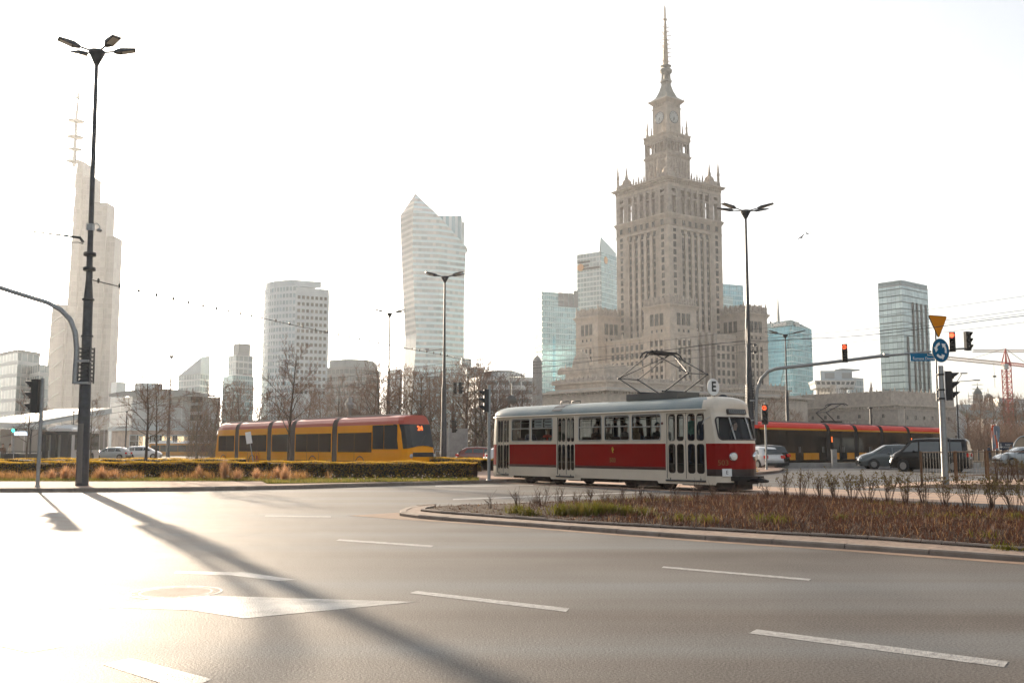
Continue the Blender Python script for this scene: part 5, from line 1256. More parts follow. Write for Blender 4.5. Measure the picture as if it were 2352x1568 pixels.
b = MB(); b.prism([(4.75, -.88), (5.5, -.82), (5.85, -.4), (5.85, .4), (5.5, .82), (4.75, .88)], .06, .32); b.build('lifeguard_tray', UNDER, tram)
sp = X2S(3.3); b = MB(); b.lathe([(0, .02), (.045, .02), (.05, 0)], n=10, M=Matrix.Rotation(R(90), 3, 'X')); b.build('button', mat('brown_button', (.1, .03, .02), .5), tram, shellp(sp, 2.22, 0))
b = MB(); b.tube([shellp(X2S(5.42), 2.40, 0), shellp(X2S(5.25), 2.30, -.16), shellp(X2S(5.2), 2.16, -.20)], .013, 5); b.build('mirror_arm', ALU, tram)
# running gear
b = MB(); b.bb(-5.2, 5.5, -.78, .78, .42, .80); b.bb(-1.9, .9, -.85, .85, .18, .5); b.bb(-5.4, -4.9, -.8, .8, .2, .5); b.bb(3.9, 4.7, -.8, .8, .18, .5); b.build('underframe', UNDER, tram)
for bx in (-3.42, 2.36):
    b = MB(); b.bb(bx - 1.3, bx + 1.3, -.9, -.78, .20, .46); b.bb(bx - 1.25, bx + 1.25, .74, .86, .26, .50); b.bb(bx - .5, bx + .5, -.9, -.7, .1, .22); b.bb(bx - .2, bx + .2, -.88, .88, .3, .5)
    bo = b.build('bogie', UNDER, tram)
    for dx in (-.9, .9):
        for y in (-.72, .72):
            b = MB(); b.lathe([(0.05, -.07), (.12, -.07), (.14, -.04), (.27, -.035), (.33, -.06), (.34, .05), (.36, .06), (.36, .08), (.1, .08)], n=20, M=Matrix.Rotation(R(90 if y < 0 else -90), 3, 'X'))
            b.build('wheel', UNDER, bo, (bx + dx, y, .34))
# interior
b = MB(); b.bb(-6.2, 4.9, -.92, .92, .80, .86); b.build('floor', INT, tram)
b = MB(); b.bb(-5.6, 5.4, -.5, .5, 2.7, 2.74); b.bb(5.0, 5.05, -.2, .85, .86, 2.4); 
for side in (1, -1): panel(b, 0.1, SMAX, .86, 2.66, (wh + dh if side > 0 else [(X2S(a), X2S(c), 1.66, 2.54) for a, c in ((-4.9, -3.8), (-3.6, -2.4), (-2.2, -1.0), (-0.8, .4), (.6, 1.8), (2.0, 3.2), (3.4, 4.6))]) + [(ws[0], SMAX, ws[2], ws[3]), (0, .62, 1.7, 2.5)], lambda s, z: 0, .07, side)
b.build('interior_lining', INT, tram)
b = MB()
for x in (-4.6, -3.6, -2.4, -.9, .3, 1.35, 2.5, 3.3, 5.0):
    b.tube([(x, -.55, .86), (x, -.55, 2.7)], .018, 5)
b.tube([(-5.5, -.55, 2.4), (5, -.55, 2.4)], .015, 5); b.build('grab_pole', ALU, tram)
def seat(x, y): 
    b = MB(); b.bb(x - .2, x + .22, y - .22, y + .22, 1.24, 1.32); b.bb(x - .24, x - .18, y - .22, y + .22, 1.28, 1.8); b.bb(x - .05, x + .05, y - .05, y + .05, .86, 1.24); b.build('seat', SEAT, tram)
seats = [-4.7, -3.2, -2.75, -.75, .05, .75, 1.35, 2.55, 3.0]
for x in seats: seat(x, -.72)
for x in (-4.4, -3.4, -2.4, -1.4, -.4, .6, 1.6, 2.6): seat(x, .72)
# pantograph
PX = 2.25
b = MB(); b.prism([(PX - 1.25, -.55), (PX + 1.25, -.55), (PX + 1.25, .55), (PX - 1.25, .55)], 3.06, 3.30); b.build('pantograph_box', mat('grey_box', (.10, .10, .095), .6), tram)
pg = MB(); ZK, ZH = 3.90, 4.68
for y in (-.48, .48):
    for sgn in (-1, 1):
        pg.tube([(PX + sgn * .6, y, 3.34), (PX + sgn * 1.7, y, ZK)], .024, 6); pg.tube([(PX + sgn * 1.7, y, ZK), (PX + sgn * .12, y * .98, ZH)], .019, 6)
        pg.sphere((PX + sgn * 1.7, y, ZK), .045, 8, 5)
for sgn in (-1, 1):
    pg.tube([(PX + sgn * 1.7, -.48, ZK), (PX + sgn * 1.7, .48, ZK)], .018, 5); pg.tube([(PX + sgn * .6, -.6, 3.34), (PX + sgn * .6, .6, 3.34)], .035, 6); pg.tube([(PX + sgn * .12, -.5, ZH), (PX + sgn * .12, .5, ZH)], .02, 5)
    pg.tube([(PX + sgn * 1.7, -.48, ZK), (PX + sgn * .12, .47, ZH)], .014, 5)
pg.build('pantograph_arm', M['dark'], tram)
b = MB()
for sgn in (-.12, .12): b.tube([(PX + sgn, -.95, ZH - .16), (PX + sgn, -.82, ZH + .0), (PX + sgn, -.62, ZH + .08), (PX + sgn, .62, ZH + .08), (PX + sgn, .82, ZH), (PX + sgn, .95, ZH - .16)], .03, 6)
b.bb(PX - .17, PX + .17, -.6, .6, ZH + .03, ZH + .10); b.build('collector_head', M['black'], tram)
# round E sign on the roof
b = MB(); MY = Matrix.Rotation(R(90), 3, 'Y'); b.lathe([(0, -.02), (.28, -.02), (.285, 0), (.28, .02), (0, .02)], n=28, M=MY, smooth=False)
sg = b.build('roof_sign', M['white'], tram, (4.62, 0, 3.42)); inst(text_mesh('E', .46, M['black'], .004, bold=.012), 'lettering', sg, (.026, 0, 0), (0, 0, R(90)))
b = MB(); b.tube([(0, -.08, -.36), (0, -.03, -.26)], .015, 5); b.tube([(0, .08, -.36), (0, .03, -.26)], .015, 5); b.build('bracket', M['dark'], sg)
b = MB(); b.lathe([(.16, 0), (.17, .05), (.12, .12), (.02, .15)], (4.95, .1, 3.02), 10); b.build('roof_horn', M['dark'], tram)
# route boards in the second window
b = MB(); h = wh[1]
for i in range(2):
    sa, sc = h[0] + .1 + i * .62, h[0] + .65 + i * .60; b.quad(shellp(sa, 2.2, .06), shellp(sc, 2.2, .06), shellp(sc, 2.48, .06), shellp(sa, 2.48, .06))
rb = b.build('route_board', mat('route_board_white', (.5, .52, .5), .5), tram)
b = MB()
for i in range(2):
    for r in range(2): 
        sa = h[0] + .17 + i * .60; b.quad(shellp(sa, 2.25 + .12 * r, .055), shellp(sa + .38, 2.25 + .12 * r, .055), shellp(sa + .38, 2.30 + .12 * r, .055), shellp(sa, 2.30 + .12 * r, .055))
b.build('board_print', mat('faded_print', (.22, .2, .2), .6), rb)
# passengers
C = {k: cloth(k + '_cloth', v) for k, v in dict(orange=(.55, .06, .02), olive=(.10, .12, .06), dark=(.02, .02, .025), navy=(.03, .04, .07), brown=(.10, .05, .03), cream=(.5, .42, .33), plaid=(.14, .13, .13), white=(.62, .66, .68), mint=(.16, .36, .30), black=(.012, .012, .014), tan=(.3, .2, .12)).items()}
JE = cloth('denim', (.05, .06, .09))
def rider(label, x, top, rz=0, hair=0, long=False, y=-.58, pose='sit', dz=0, legs=JE):
    p = tw(x, y, (1.42 if pose == 'sit' else .87) + dz); person(label, p, TH + rz, top, legs, pose, hair, long, 'passengers in the old tram')
rider('passenger in navy striped top behind the rearmost tram side window', -4.55, C['navy'], R(-12), 0)
rider('passenger in bright orange jacket under the route boards in the old tram', -3.45, C['orange'], R(-12), 0, dz=-.05)
rider('passenger in olive and dark top beside the orange jacketed passenger', -2.72, C['olive'], R(-12), 0, dz=.03)
rider('long haired passenger in brown coat looking down just ahead of the middle doors', -.62, C['brown'], R(0), 0, True)
rider('passenger with a cream fur collar facing away beside the brown coated one', .05, C['cream'], R(10), 0)
rider('passenger in checked grey shirt in the fourth side window of the old tram', .95, C['plaid'], R(0), 2, True)
rider('fair haired passenger in tan top sitting by the edge of the fourth window', 1.48, C['tan'], R(180), 1, True)
rider('dark haired passenger in black coat in the wide window next to the front doors', 2.55, C['black'], R(0), 2)
rider('passenger in white top with raised arm at the front edge of the wide window', 3.0, C['white'], R(180), 0)
rider('standing passenger in black coat in the third window of the old tram', -.1, C['black'], R(60), 2, y=-.1, pose='stand')
rider('standing passenger in dark brown jacket in the fourth window', 1.0, C['brown'], R(90), 2, y=0, pose='stand')
rider('standing passenger in mint green jacket behind the front doors', 4.05, C['mint'], R(10), 0, y=-.45, pose='stand')
rider('standing passenger in dark coat at the front end of the front doors', 4.75, C['navy'], R(-20), 2, y=-.62, pose='stand')
rider('tram driver in dark jacket behind the slanted windscreen', 5.35, C['black'], 0, 0, y=.15, dz=-.02)
# ------------------------------------------------------------------ modern trams
def modtram(name, label, X0, Y0, th, mods, bell, L, nose_front, nose_rear, scheme):
    """right side (y<0) faces the camera; x from the rear (0) to the front (L)"""
    t = thing(name, label, 'tram', (X0, Y0, 0), th, 'modern articulated trams')
    HW, ZB_, ZR = 1.19, 0.28, 3.55
    def sec(x, k=1.0, zr=ZR, dx=None):
        h = HW * k
        return [(x, -h * .96, ZB_), (x, -h, .6), (x, -h, 1.2), (x, -h, 2.5), (x, -h * .985, 2.98), (x, -h * .95, 3.2), (x, -h * .84, zr - .12), (x, -h * .6, zr), (x, 0, zr + .03)]
    def full(p): return p + [(q[0], -q[1], q[2]) for q in p[-2::-1]]
    YE, RD, DKM, GL = scheme['side'], scheme['roof'], scheme['low'], scheme['glass']
    for i, (a, c) in enumerate(mods):
        rs = []
        first, last = i == 0, i == len(mods) - 1
        xs = [a, c]
        b = MB()
        def endring(x, d, kx):     # tapered, raked cab end: d = +1 front, -1 rear
            pts = []
            for q in full(sec(0, kx)):
                z = q[2]; rake = scheme['rake'] * max(0, (z - 1.3)) ** 1.25 + .05 * max(0, .8 - z)
                pts.append((x - d * rake, q[1], z))
            return pts
        rings_ = []
        if first and nose_rear: rings_ += [endring(a, -1, .60), endring(a + .10, -1, .80), endring(a + .45, -1, .95)]; rings_.append([(max(p[0], a + .9), p[1], p[2]) for p in full(sec(a + 1.9))])
        else: rings_.append(full(sec(a)))
        if last and nose_front: rings_.append(full(sec(c - 2.6))); rings_ += [endring(c - .75, 1, .97), endring(c - .28, 1, .86), endring(c, 1, .66)]
        else: rings_.append(full(sec(c)))
        n = len(rings_[0])
        for k in range(len(rings_) - 1):
            for j in range(n - 1):
                q = [rings_[k][j], rings_[k + 1][j], rings_[k + 1][j + 1], rings_[k][j + 1]]; zm = sum(p[2] for p in q) / 4
                xm = sum(p[0] for p in q) / 4; low = zm < .62 and ((last and xm > c - 3.4) or scheme['lowall'])
                b.quad(*q, 1 if zm > 3.02 else 2 if low else 0, None, True)
        for rg, rev in ((rings_[0], False), (rings_[-1], True)):
            h2 = n // 2
            for j in range(h2):
                q = [rg[j], rg[j + 1], rg[n - 2 - j], rg[n - 1 - j]]; zm = (q[0][2] + q[1][2]) / 2; end = (last and rev) or (first and not rev)
                b.add(q if not rev else q[::-1], [(0, 1, 2, 3)] if j < h2 - 1 else [(0, 1, 2)] if not rev else [(1, 2, 3)], 2 if not end else 1 if zm > 2.95 else 2 if zm < .62 else 0)
        body = b.build('body', [YE, RD, DKM], t)
        # window band in panes, doors
        a2, c2 = a + (1.2 if first and nose_rear else .12), c - (4.4 if last and nose_front else .12)
        if scheme['kind'] == 'yellow':
            n_ = max(1, int((c2 - a2) / 1.6))
            for sy in (-1, 1):
                for k in range(n_):
                    p, q = a2 + (c2 - a2) * k / n_ + .015, a2 + (c2 - a2) * (k + 1) / n_ - .015
                    b = MB(); b.bb(p, q, sy * 1.19 - .012, sy * 1.19 + .012, 1.22, 2.50); b.build('window', GL, t)
            mid_ = (a + c) / 2
            if c - a > 4:
                b = MB(); r = .62
                for k in range(14):
                    a0, a1 = math.pi * k / 14, math.pi * (k + 1) / 14
                    x_ = a + (c - a) * (.35 if last else .5)
                    b.tube([(x_ + r * math.cos(a0), -1.2, .32 + r * math.sin(a0)), (x_ + r * math.cos(a1), -1.2, .32 + r * math.sin(a1))], .03, 4)
                b.build('wheel_arch', M['dark'], t)
            b = MB()
            for z in (.62,): b.bb(a2, c2, -1.2, -1.19, z - .012, z + .012)
            for k in range(1, n_): x_ = a2 + (c2 - a2) * k / n_; b.bb(x_ - .01, x_ + .01, -1.199, -1.19, .35, 1.2)
            b.build('panel_joint', M['dark'], t)
        else:
            n_ = max(2, int(round((c2 - a2) / 1.45)))
            for sy in (-1, 1):
                for k in range(n_):
                    p, q = a2 + (c2 - a2) * k / n_ + .015, a2 + (c2 - a2) * (k + 1) / n_ - .015
                    door = (k % 3 == 1 and n_ > 2)
                    if door:
                        for u, w in ((p, (p + q) / 2 - .01), ((p + q) / 2 + .01, q)):
                            b = MB(); b.bb(u, w, sy * 1.19 - .02, sy * 1.19 + .02, .36, 2.86); d = b.build('door', GL, t)
                        if sy < 0:
                            b = MB(); b.tube([((p + q) / 2 - .12, -1.24, 1.0), ((p + q) / 2 - .12, -1.24, 1.5)], .02, 4); b.tube([((p + q) / 2 + .12, -1.24, 1.0), ((p + q) / 2 + .12, -1.24, 1.5)], .02, 4); b.build('door_handle', M['silver'], t)
                    else:
                        b = MB(); b.bb(p, q, sy * 1.19 - .015, sy * 1.19 + .015, 1.0, 2.86); b.build('window', GL, t)
                        b = MB(); b.bb(p, q, sy * 1.19 - .015, sy * 1.19 + .015, .38, .96); b.build('side_panel', scheme['panel'], t)
            b = MB(); b.bb(a2 - .1, c2 + (3.6 if last and nose_front else .12), -1.205, -1.15, 2.90, 3.05); b.build('roof_stripe', scheme['panel'], t)
            if i in (1, 4): b = MB(); b.bb(a + .14, a + .34, -1.21, -1.19, 1.9, 2.4); b.build('side_display', mat('orange_display', (.6, .1, .02), .4, emit=(1, .2, .03), estr=.5) if 'orange_display' not in bpy.data.materials else bpy.data.materials['orange_display'], t)
        b = MB()
        x0, x1 = a + (2.2 if first else .5), c - (3.0 if last else .5)
        b.prism([(x0, -.7), (x1, -.7), (x1, .7), (x0, .7)], ZR, ZR + .12); b.build('roof_equipment', scheme['equip'], t)
    for a, c in bell:
        b = MB(); n = 6
        for k in range(n):
            x0 = a + (c - a) * k / n; x1 = a + (c - a) * (k + 1) / n; xm = (x0 + x1) / 2
            rs = []
            for x, kk in ((x0, .93), (xm, .985), (x1, .93)):
                p = sec(x, kk, ZR - .03); rs.append(full([(q[0], q[1], max(q[2], .35)) for q in p]))
            b.rings(rs, 0, False, False, False)
        b.build('bellows', scheme['bellow'], t)
    if nose_front:
        c = mods[-1][1]
        def np(y, z):        # point on the raked front
            k = abs(y) / 1.19; rake = scheme['rake'] * max(0, (z - 1.3)) ** 1.25
            back = 0 if k < .66 else .28 * (k - .66) / .2 if k < .86 else .28 + .47 * (k - .86) / .11 if k < .97 else .75 + (k - .97) / .03 * 1.85
            return Vector((c - back - rake + .025, y * 1.006, z))
        b = MB(); ys = [-1.165, -1.1, -1.02, -.8, -.4, 0, .4, .8, 1.02, 1.1, 1.165]; zs_ = [1.42, 1.8, 2.3, 2.7, 2.98]
        for i in range(len(ys) - 1):
            for j in range(len(zs_) - 1):
                def zz_(y, j): return zs_[j] + (.22 * math.cos(y / 1.19 * math.pi / 2) if j == 0 else 0)
                b.quad(np(ys[i], zz_(ys[i], j)), np(ys[i + 1], zz_(ys[i + 1], j)), np(ys[i + 1], zs_[j + 1]), np(ys[i], zs_[j + 1]), 0, None, True)
        b.build('windscreen', scheme['screen'], t)
        b = MB(); b.bb(c - 4.3, c - 2.9, -1.205, -1.19, 1.42, 2.95); b.bb(c - 2.85, c - 1.3, -1.20, -1.17, 1.42, 2.95) if scheme['kind'] == 'yellow' else None
        b.build('cab_window', scheme['screen'], t)
        b = MB(); 
        for s in (-1, 1): p = np(s * .85, 1.0); b.lathe([(.13, -.03), (.13, .03), (.02, .05)], p, 12, M=Matrix.Rotation(R(90), 3, 'Y'))
        b.build('headlight', M['silver'], t)
        b = MB(); b.quad(np(-.8, .95), np(.8, .95), np(.8, 1.22), np(-.8, 1.22)); b.quad(np(-.78, .42), np(.78, .42), np(.78, .6), np(-.78, .6)); b.build('grille', M['dark'], t)
        if scheme.get('route'):
            m = mat('route_display', (.5, .05, .01), .4, emit=(1, .12, .02), estr=1.2)
            p = np(0, 2.72); o = inst(text_mesh(scheme['route'], .42, m, .004, bold=.01), 'route_number', t, (p.x + .05, -.05, p.z), (R(-20), 0, R(90)))
        b = MB(); b.tube([np(-.25, 1.6), np(.35, 2.35)], .012, 4); b.build('wiper', M['black'], t)
    b = MB(); b.bb(1, L - 1.5, -.9, .9, .1, .4); b.build('underframe', UNDER, t)
    return t
YEL_ = mat('tram_yellow', (.86, .34, .006), .4, var=.05, scale=.5, spec=.15)
sw = dict(kind='yellow', side=YEL_, roof=mat('tram_red_roof', (.46, .075, .045), .45), low=M['dark'], lowall=False, glass=mat('smoked_side_glass', (.055, .04, .03), .12, spec=.2), screen=mat('smoked_windscreen', (.03, .034, .036), .06, spec=.35), panel=None, bellow=mat('grey_bellows', (.14, .11, .095), .8), equip=mat('roof_white', (.42, .38, .35), .5), rake=.26, route='24')
t = modtram('tram', 'yellow articulated tram with red roof and number 24 on its front', -22.75, 79.6, math.atan2(-.77, .63), [(0, 4.6), (5.3, 10.7), (11.4, 14.7), (15.4, 21.1), (21.8, 30.9)], [(4.6, 5.3), (10.7, 11.4), (14.7, 15.4), (21.1, 21.8)], 30.9, True, True, sw)
t.scale = (.9, .9, .93)
b = MB(); n = 20
for k in range(n):
    a0, a1 = 2 * math.pi * k / n, 2 * math.pi * (k + 1) / n; b.tube([(8.9 + .42 * math.cos(a0), -1.205, .82 + .42 * math.sin(a0)), (8.9 + .42 * math.cos(a1), -1.205, .82 + .42 * math.sin(a1))], .022, 4)
b.bb(8.75, 9.05, -1.21, -1.195, .6, .9); b.build('emblem', mat('emblem_red', (.45, .08, .01), .5), t)
jz = dict(kind='black', side=mat('tram_black', (.010, .009, .009), .25, spec=.2), roof=mat('tram_bright_red', (.78, .035, .014), .4, spec=.2), low=M['black'], lowall=True, glass=mat('black_glass', (.010, .010, .011), .06, spec=.2), screen=mat('black_windscreen', (.012, .014, .016), .05), panel=mat('tram_orange_yellow', (.66, .27, .01), .4), bellow=mat('black_bellows', (.045, .038, .034), .8), equip=mat('roof_grey', (.25, .24, .23), .5), rake=.16)
th = R(45); X0, Y0 = 20.3 - 2.5 * math.cos(th), 83 - 2.5 * math.sin(th)
t = modtram('tram', 'black sided articulated tram with bright red roof behind the grey car and the van', X0, Y0, th, [(0, 12.2), (12.9, 17.5), (18.2, 22.9), (23.6, 29.0), (29.7, 39.5)], [(12.2, 12.9), (17.5, 18.2), (22.9, 23.6), (29.0, 29.7)], 39.5, True, True, jz)
b = MB()
for y in (-.5, .5): b.tube([(15.2, y, 3.8), (13.6, y, 4.6)], .05, 5); b.tube([(13.6, y, 4.6), (16.8, y, 5.5)], .04, 5)
b.tube([(13.6, -.5, 4.6), (13.6, .5, 4.6)], .04, 5); b.tube([(16.8, -1, 5.3), (16.8, -.7, 5.5), (16.8, .7, 5.5), (16.8, 1, 5.3)], .05, 5); b.tube([(16.3, -1, 5.3), (16.3, -.7, 5.45), (16.3, .7, 5.45), (16.3, 1, 5.3)], .05, 5); b.bb(14.6, 16.4, -.6, .6, 3.7, 3.85); b.build('pantograph', M['dark'], t)
# ------------------------------------------------------------------ cars
def interp(P, x):
    for (a, u), (c, v) in zip(P, P[1:]):
        if a <= x <= c: return u + (v - u) * (x - a) / (c - a)
    return P[-1][1] if x > P[-1][0] else P[0][1]
CGL2 = mat('tinted_van_glass', (.075, .085, .085), .08, spec=1.0)
RIM = mat('alloy_rim', (.28, .275, .265), .35, .7)
TAIL_ = mat('tail_lamp', (.45, .02, .015), .2, emit=(1, .06, .03), estr=.03); HEADL = mat('head_lamp', (.7, .7, .68), .1, spec=1)
CGL = mat('car_glass', (.035, .045, .048), .05, spec=.9)
def car(label, loc, rz, L, W, top, belt, paint, wheels, side_gl, name='parked_car', cat='car', wr=.32, roof_in=.78, ws=None, rw=None, group='cars in the street', tail=True, plate=True, sill=.22):
    """x from the rear (0) to the front (L); top, belt: height profiles"""
    t = thing(name, label, cat, loc, rz, group); hw_ = W / 2
    xs = sorted(set([p[0] for p in top] + [p[0] for p in belt] + [L * i / 14 for i in range(15)]))
    def taper(x): return 1 - .14 * max(0, (.35 - x) / .35) ** 2 - .22 * max(0, (x - (L - .6)) / .6) ** 2
    def sec(x):
        zt, zb = interp(top, x), min(interp(belt, x), interp(top, x) - .04); k = taper(x); g = max(0, min(1, (zt - zb) / .3)); wt = hw_ * k * (.95 + (roof_in - .95) * g)
        lo = sill + .14 * max(0, (.3 - x) / .3) + .1 * max(0, (x - (L - .35)) / .35)
        return [(x, -hw_ * k * .93, lo), (x, -hw_ * k, lo + .22), (x, -hw_ * k, zb - .16), (x, -hw_ * k * .965, zb), (x, -wt * (1.0), zt - .05 * (1 + g)), (x, -wt * .86, zt), (x, 0, zt + .03)]
    def full(p): return p + [(q[0], -q[1], q[2]) for q in p[-2::-1]]
    b = MB(); b.rings([full(sec(x)) for x in xs], 0, True, False, False)
    for x, rev in ((xs[0], 0), (xs[-1], 1)):
        r = full(sec(x)); b.add(r, [tuple(range(len(r))) if not rev else tuple(range(len(r) - 1, -1, -1))])
    b.build('body', paint, t)
    def gp_(x, f, s, out=.008):          # a point on the glazing, f from belt to roof
        p = sec(x); a, c = Vector(p[3]), Vector(p[4]); q = a.lerp(c, f); return Vector((x, s * (q.y - out), q.z))
    for s in (1, -1):
        for poly in side_gl:
            pts = [gp_(x, f, s) for x, f in poly]; b = MB(); b.add(pts, [tuple(range(len(pts))) if s > 0 else tuple(range(len(pts) - 1, -1, -1))]); b.build('window', CGL2 if cat == 'van' else CGL, t)
        for wx in wheels:
            b = MB(); b.lathe([(wr + .055, -.02), (wr + .055, .012)], (wx, s * -hw_ * 1.0, wr), 20, M=Matrix.Rotation(R(90 * s), 3, 'X')); b.add([(wx + (wr + .055) * math.cos(2 * math.pi * i / 20), -s * (hw_ * taper(wx) + .003), wr + (wr + .055) * math.sin(2 * math.pi * i / 20)) for i in range(20)], [tuple(range(20)) if s > 0 else tuple(range(19, -1, -1))]); b.build('wheel_arch', M['black'], t)
            b = MB(); MX = Matrix.Rotation(R(90 * s), 3, 'X'); c = (wx, -s * (hw_ * taper(wx) - .06), wr)
            b.lathe([(wr * .62, .075), (wr * .92, .085), (wr, .05), (wr, -.12)], c, 22, 0, True, MX); w = b.build('wheel', M['rubber'], t)
            b = MB(); b.lathe([(.03, .085), (wr * .16, .085), (wr * .18, .05), (wr * .55, .045), (wr * .64, .08)], c, 22, 0, True, MX)
            for k in range(7):
                a = 2 * math.pi * k / 7; b.box((c[0] + wr * .36 * math.cos(a), c[1] - s * .075, c[2] + wr * .36 * math.sin(a)), (wr * .5, .02, .05), M=Matrix.Rotation(-a, 3, 'Y'))
            b.build('rim', RIM, w)
        x_ = ws[0] - .25 if ws else L * .6
        b = MB(); q = gp_(x_, .05, s, .0); b.sphere((q.x + .05, q.y - s * .11, q.z + .02), (.09, .10, .075), 8, 5); b.build('mirror', paint, t)
    def band(x0, x1, f0=.12, f1=.92, n=4):
        b = MB(); 
        def pt(x, u):
            r = full(sec(x)); m = len(r) // 2; y = -u; zt = interp(top, x); k = hw_ * taper(x) * .80
            return Vector((x, u * k, zt + .012 - .02 * u * u))
        for i in range(n):
            for j in range(4):
                a, c = x0 + (x1 - x0) * j / 4, x0 + (x1 - x0) * (j + 1) / 4; u0, u1 = -1 + 2 * i / n, -1 + 2 * (i + 1) / n
                b.quad(pt(a, u0), pt(c, u0), pt(c, u1), pt(a, u1))
        return b
    if ws: band(*ws).build('windscreen', CGL, t)
    if rw: 
        b = MB(); y = hw_ * .74; (xa, za), (xb, zb2) = rw
        b.add([(xa - .02, y, za), (xa - .02, -y, za), (xb - .02, -y * .9, zb2), (xb - .02, y * .9, zb2)], [(0, 1, 2, 3)]); b.build('rear_window', CGL, t)
    zl = interp(belt, .2) - .12
    for s in (1, -1):
        if tail: b = MB(); b.box((.03, s * (hw_ * .78), zl), (.12, hw_ * .32, .2)); b.build('tail_light', TAIL_, t)
        b = MB(); zf_ = interp(top, L - .35) - .2; b.sphere((L - .18, s * hw_ * .62, zf_), (.16, .2, .09), 8, 5); b.build('headlight', HEADL, t)
    if plate: b = MB(); b.bb(-.025, .0, -.26, .26, zl - .22, zl - .10); b.build('number_plate', M['white'], t)
    b = MB(); b.bb(.05, L - .05, -hw_ * .85, hw_ * .85, sill - .03, sill + .08); b.bb(-.02, .1, -hw_ * .8, hw_ * .8, sill + .02, sill + .2); b.build('lower_trim', M['black'], t)
    return t
def paint_(n, c): return mat(n, c, .22, coat=.5, spec=.5)
GREYP, BLKP, WHTP, DRED, SILV = paint_('grey_car_paint', (.10, .115, .115)), mat('black_car_paint', (.010, .009, .009), .25, spec=.35), paint_('white_car_paint', (.72, .72, .70)), paint_('dark_red_car_paint', (.16, .03, .02)), paint_('silver_car_paint', (.40, .42, .42))
HTOP = [(0, .62), (.12, .95), (.35, 1.2), (.75, 1.42), (1.7, 1.47), (2.5, 1.42), (3.2, 1.0), (3.6, .93), (4.0, .82), (4.2, .60)]
HB = [(0, .90), (.4, .95), (3.2, .93), (4.2, .60)]
HSG = [[(.55, .1), (1.25, .1), (1.25, .9), (.85, .9)], [(1.32, .1), (2.15, .1), (2.15, .9), (1.32, .9)], [(2.22, .1), (3.0, .12), (2.5, .9), (2.22, .9)]]
MT = [(0, .7), (.1, 1.0), (.3, 1.35), (.6, 1.55), (1.6, 1.60), (2.6, 1.56), (3.45, 1.08), (3.9, .96), (4.25, .82), (4.4, .55)]
MB_ = [(0, .98), (.4, 1.0), (3.4, 1.0), (4.4, .55)]
MSG = [[(.45, .12), (1.2, .1), (1.2, .9), (.7, .9)], [(1.27, .1), (2.2, .1), (2.2, .9), (1.27, .9)], [(2.27, .1), (3.25, .12), (2.62, .9), (2.27, .9)]]
VT = [(0, .9), (.04, 1.2), (.10, 1.75), (.25, 1.90), (2.5, 1.95), (3.55, 1.90), (4.35, 1.28), (4.7, 1.12), (4.95, .95), (5.1, .6)]
VB = [(0, 1.1), (4.3, 1.14), (5.1, .6)]
VSG = [[(.35, .08), (1.75, .08), (1.75, .9), (.4, .9)], [(1.8, .08), (3.05, .08), (3.05, .9), (1.8, .9)], [(3.15, .1), (4.15, .1), (3.55, .85), (3.15, .9)]]
def place(px_rear, px_front, y_base, L, d=None):
    """foot of the rear and heading for a vehicle whose right or left side is seen"""
    pass
# black van: heads left, away; its left side faces the camera
p = gp(2212, 1078.5); q = gp(2050, 1079)
van = car('black panel van with tinted windows standing at the railing on the right', (26.8, 58.6, 0), R(148), 5.1, 1.92, VT, VB, BLKP, (.95, 4.15), VSG, 'parked_van', 'van', .34, .86, (3.62, 4.3), ((.05, 1.25), (.12, 1.72)), group=None)
mpv = car('dark grey compact people carrier just ahead of the black van', (27.7, 67.2, 0), R(170), 4.4, 1.80, MT, MB_, GREYP, (.8, 3.45), MSG, wr=.31, ws=(2.66, 3.4), rw=((.08, 1.05), (.33, 1.48)))
van.scale = (.86, 1, 1)
wh_ = car('white hatchback seen from behind next to the red arrow signal', (17.25, 65.8, 0), R(113), 4.2, 1.74, HTOP, HB, WHTP, (.7, 3.35), HSG, wr=.31, ws=(2.55, 3.15), rw=((.10, .98), (.42, 1.32)))
dk = car('dark estate car half hidden behind the white hatchback', (18.7, 69.8, 0), R(112), 4.4, 1.8, MT, MB_, BLKP, (.8, 3.45), MSG, wr=.31, ws=(2.66, 3.4), rw=((.08, 1.05), (.33, 1.48)))
car('dark red car behind the hedge left of the old tram rear', (-4.6, 83.0, 0), R(8), 4.2, 1.74, [(4.2 - x, z) for x, z in HTOP[::-1]] and HTOP, HB, DRED, (.7, 3.35), HSG, ws=(2.55, 3.15), rw=((.10, .98), (.42, 1.32)))
car('white car half hidden by the rear end of the old tram', (-2.1, 78.0, 0), R(12), 4.2, 1.74, HTOP, HB, WHTP, (.7, 3.35), HSG, ws=(2.55, 3.15), rw=((.10, .98), (.42, 1.32)))
x = at(222, 1028, 118).x; car('pale silver car behind the hedge between the big lamp post and the bare trees', (x + 4.6, 116, 0), R(176), 4.4, 1.8, HTOP, HB, SILV, (.7, 3.35), HSG, ws=(2.55, 3.15), rw=((.10, .98), (.42, 1.32)))
x = at(288, 1028, 126).x; car('small white van like car left of the pair of bare trees', (x, 126, 0), R(12), 4.4, 1.8, MT, MB_, WHTP, (.8, 3.45), MSG, ws=(2.66, 3.4), rw=((.08, 1.05), (.33, 1.48)))
x = at(2316, 1028, 74).x; car('light grey car seen through the right end of the railing', (x + 4.2, 76, 0), R(180), 4.2, 1.74, HTOP, HB, SILV, (.7, 3.35), HSG, ws=(2.55, 3.15), rw=((.10, .98), (.42, 1.32)))
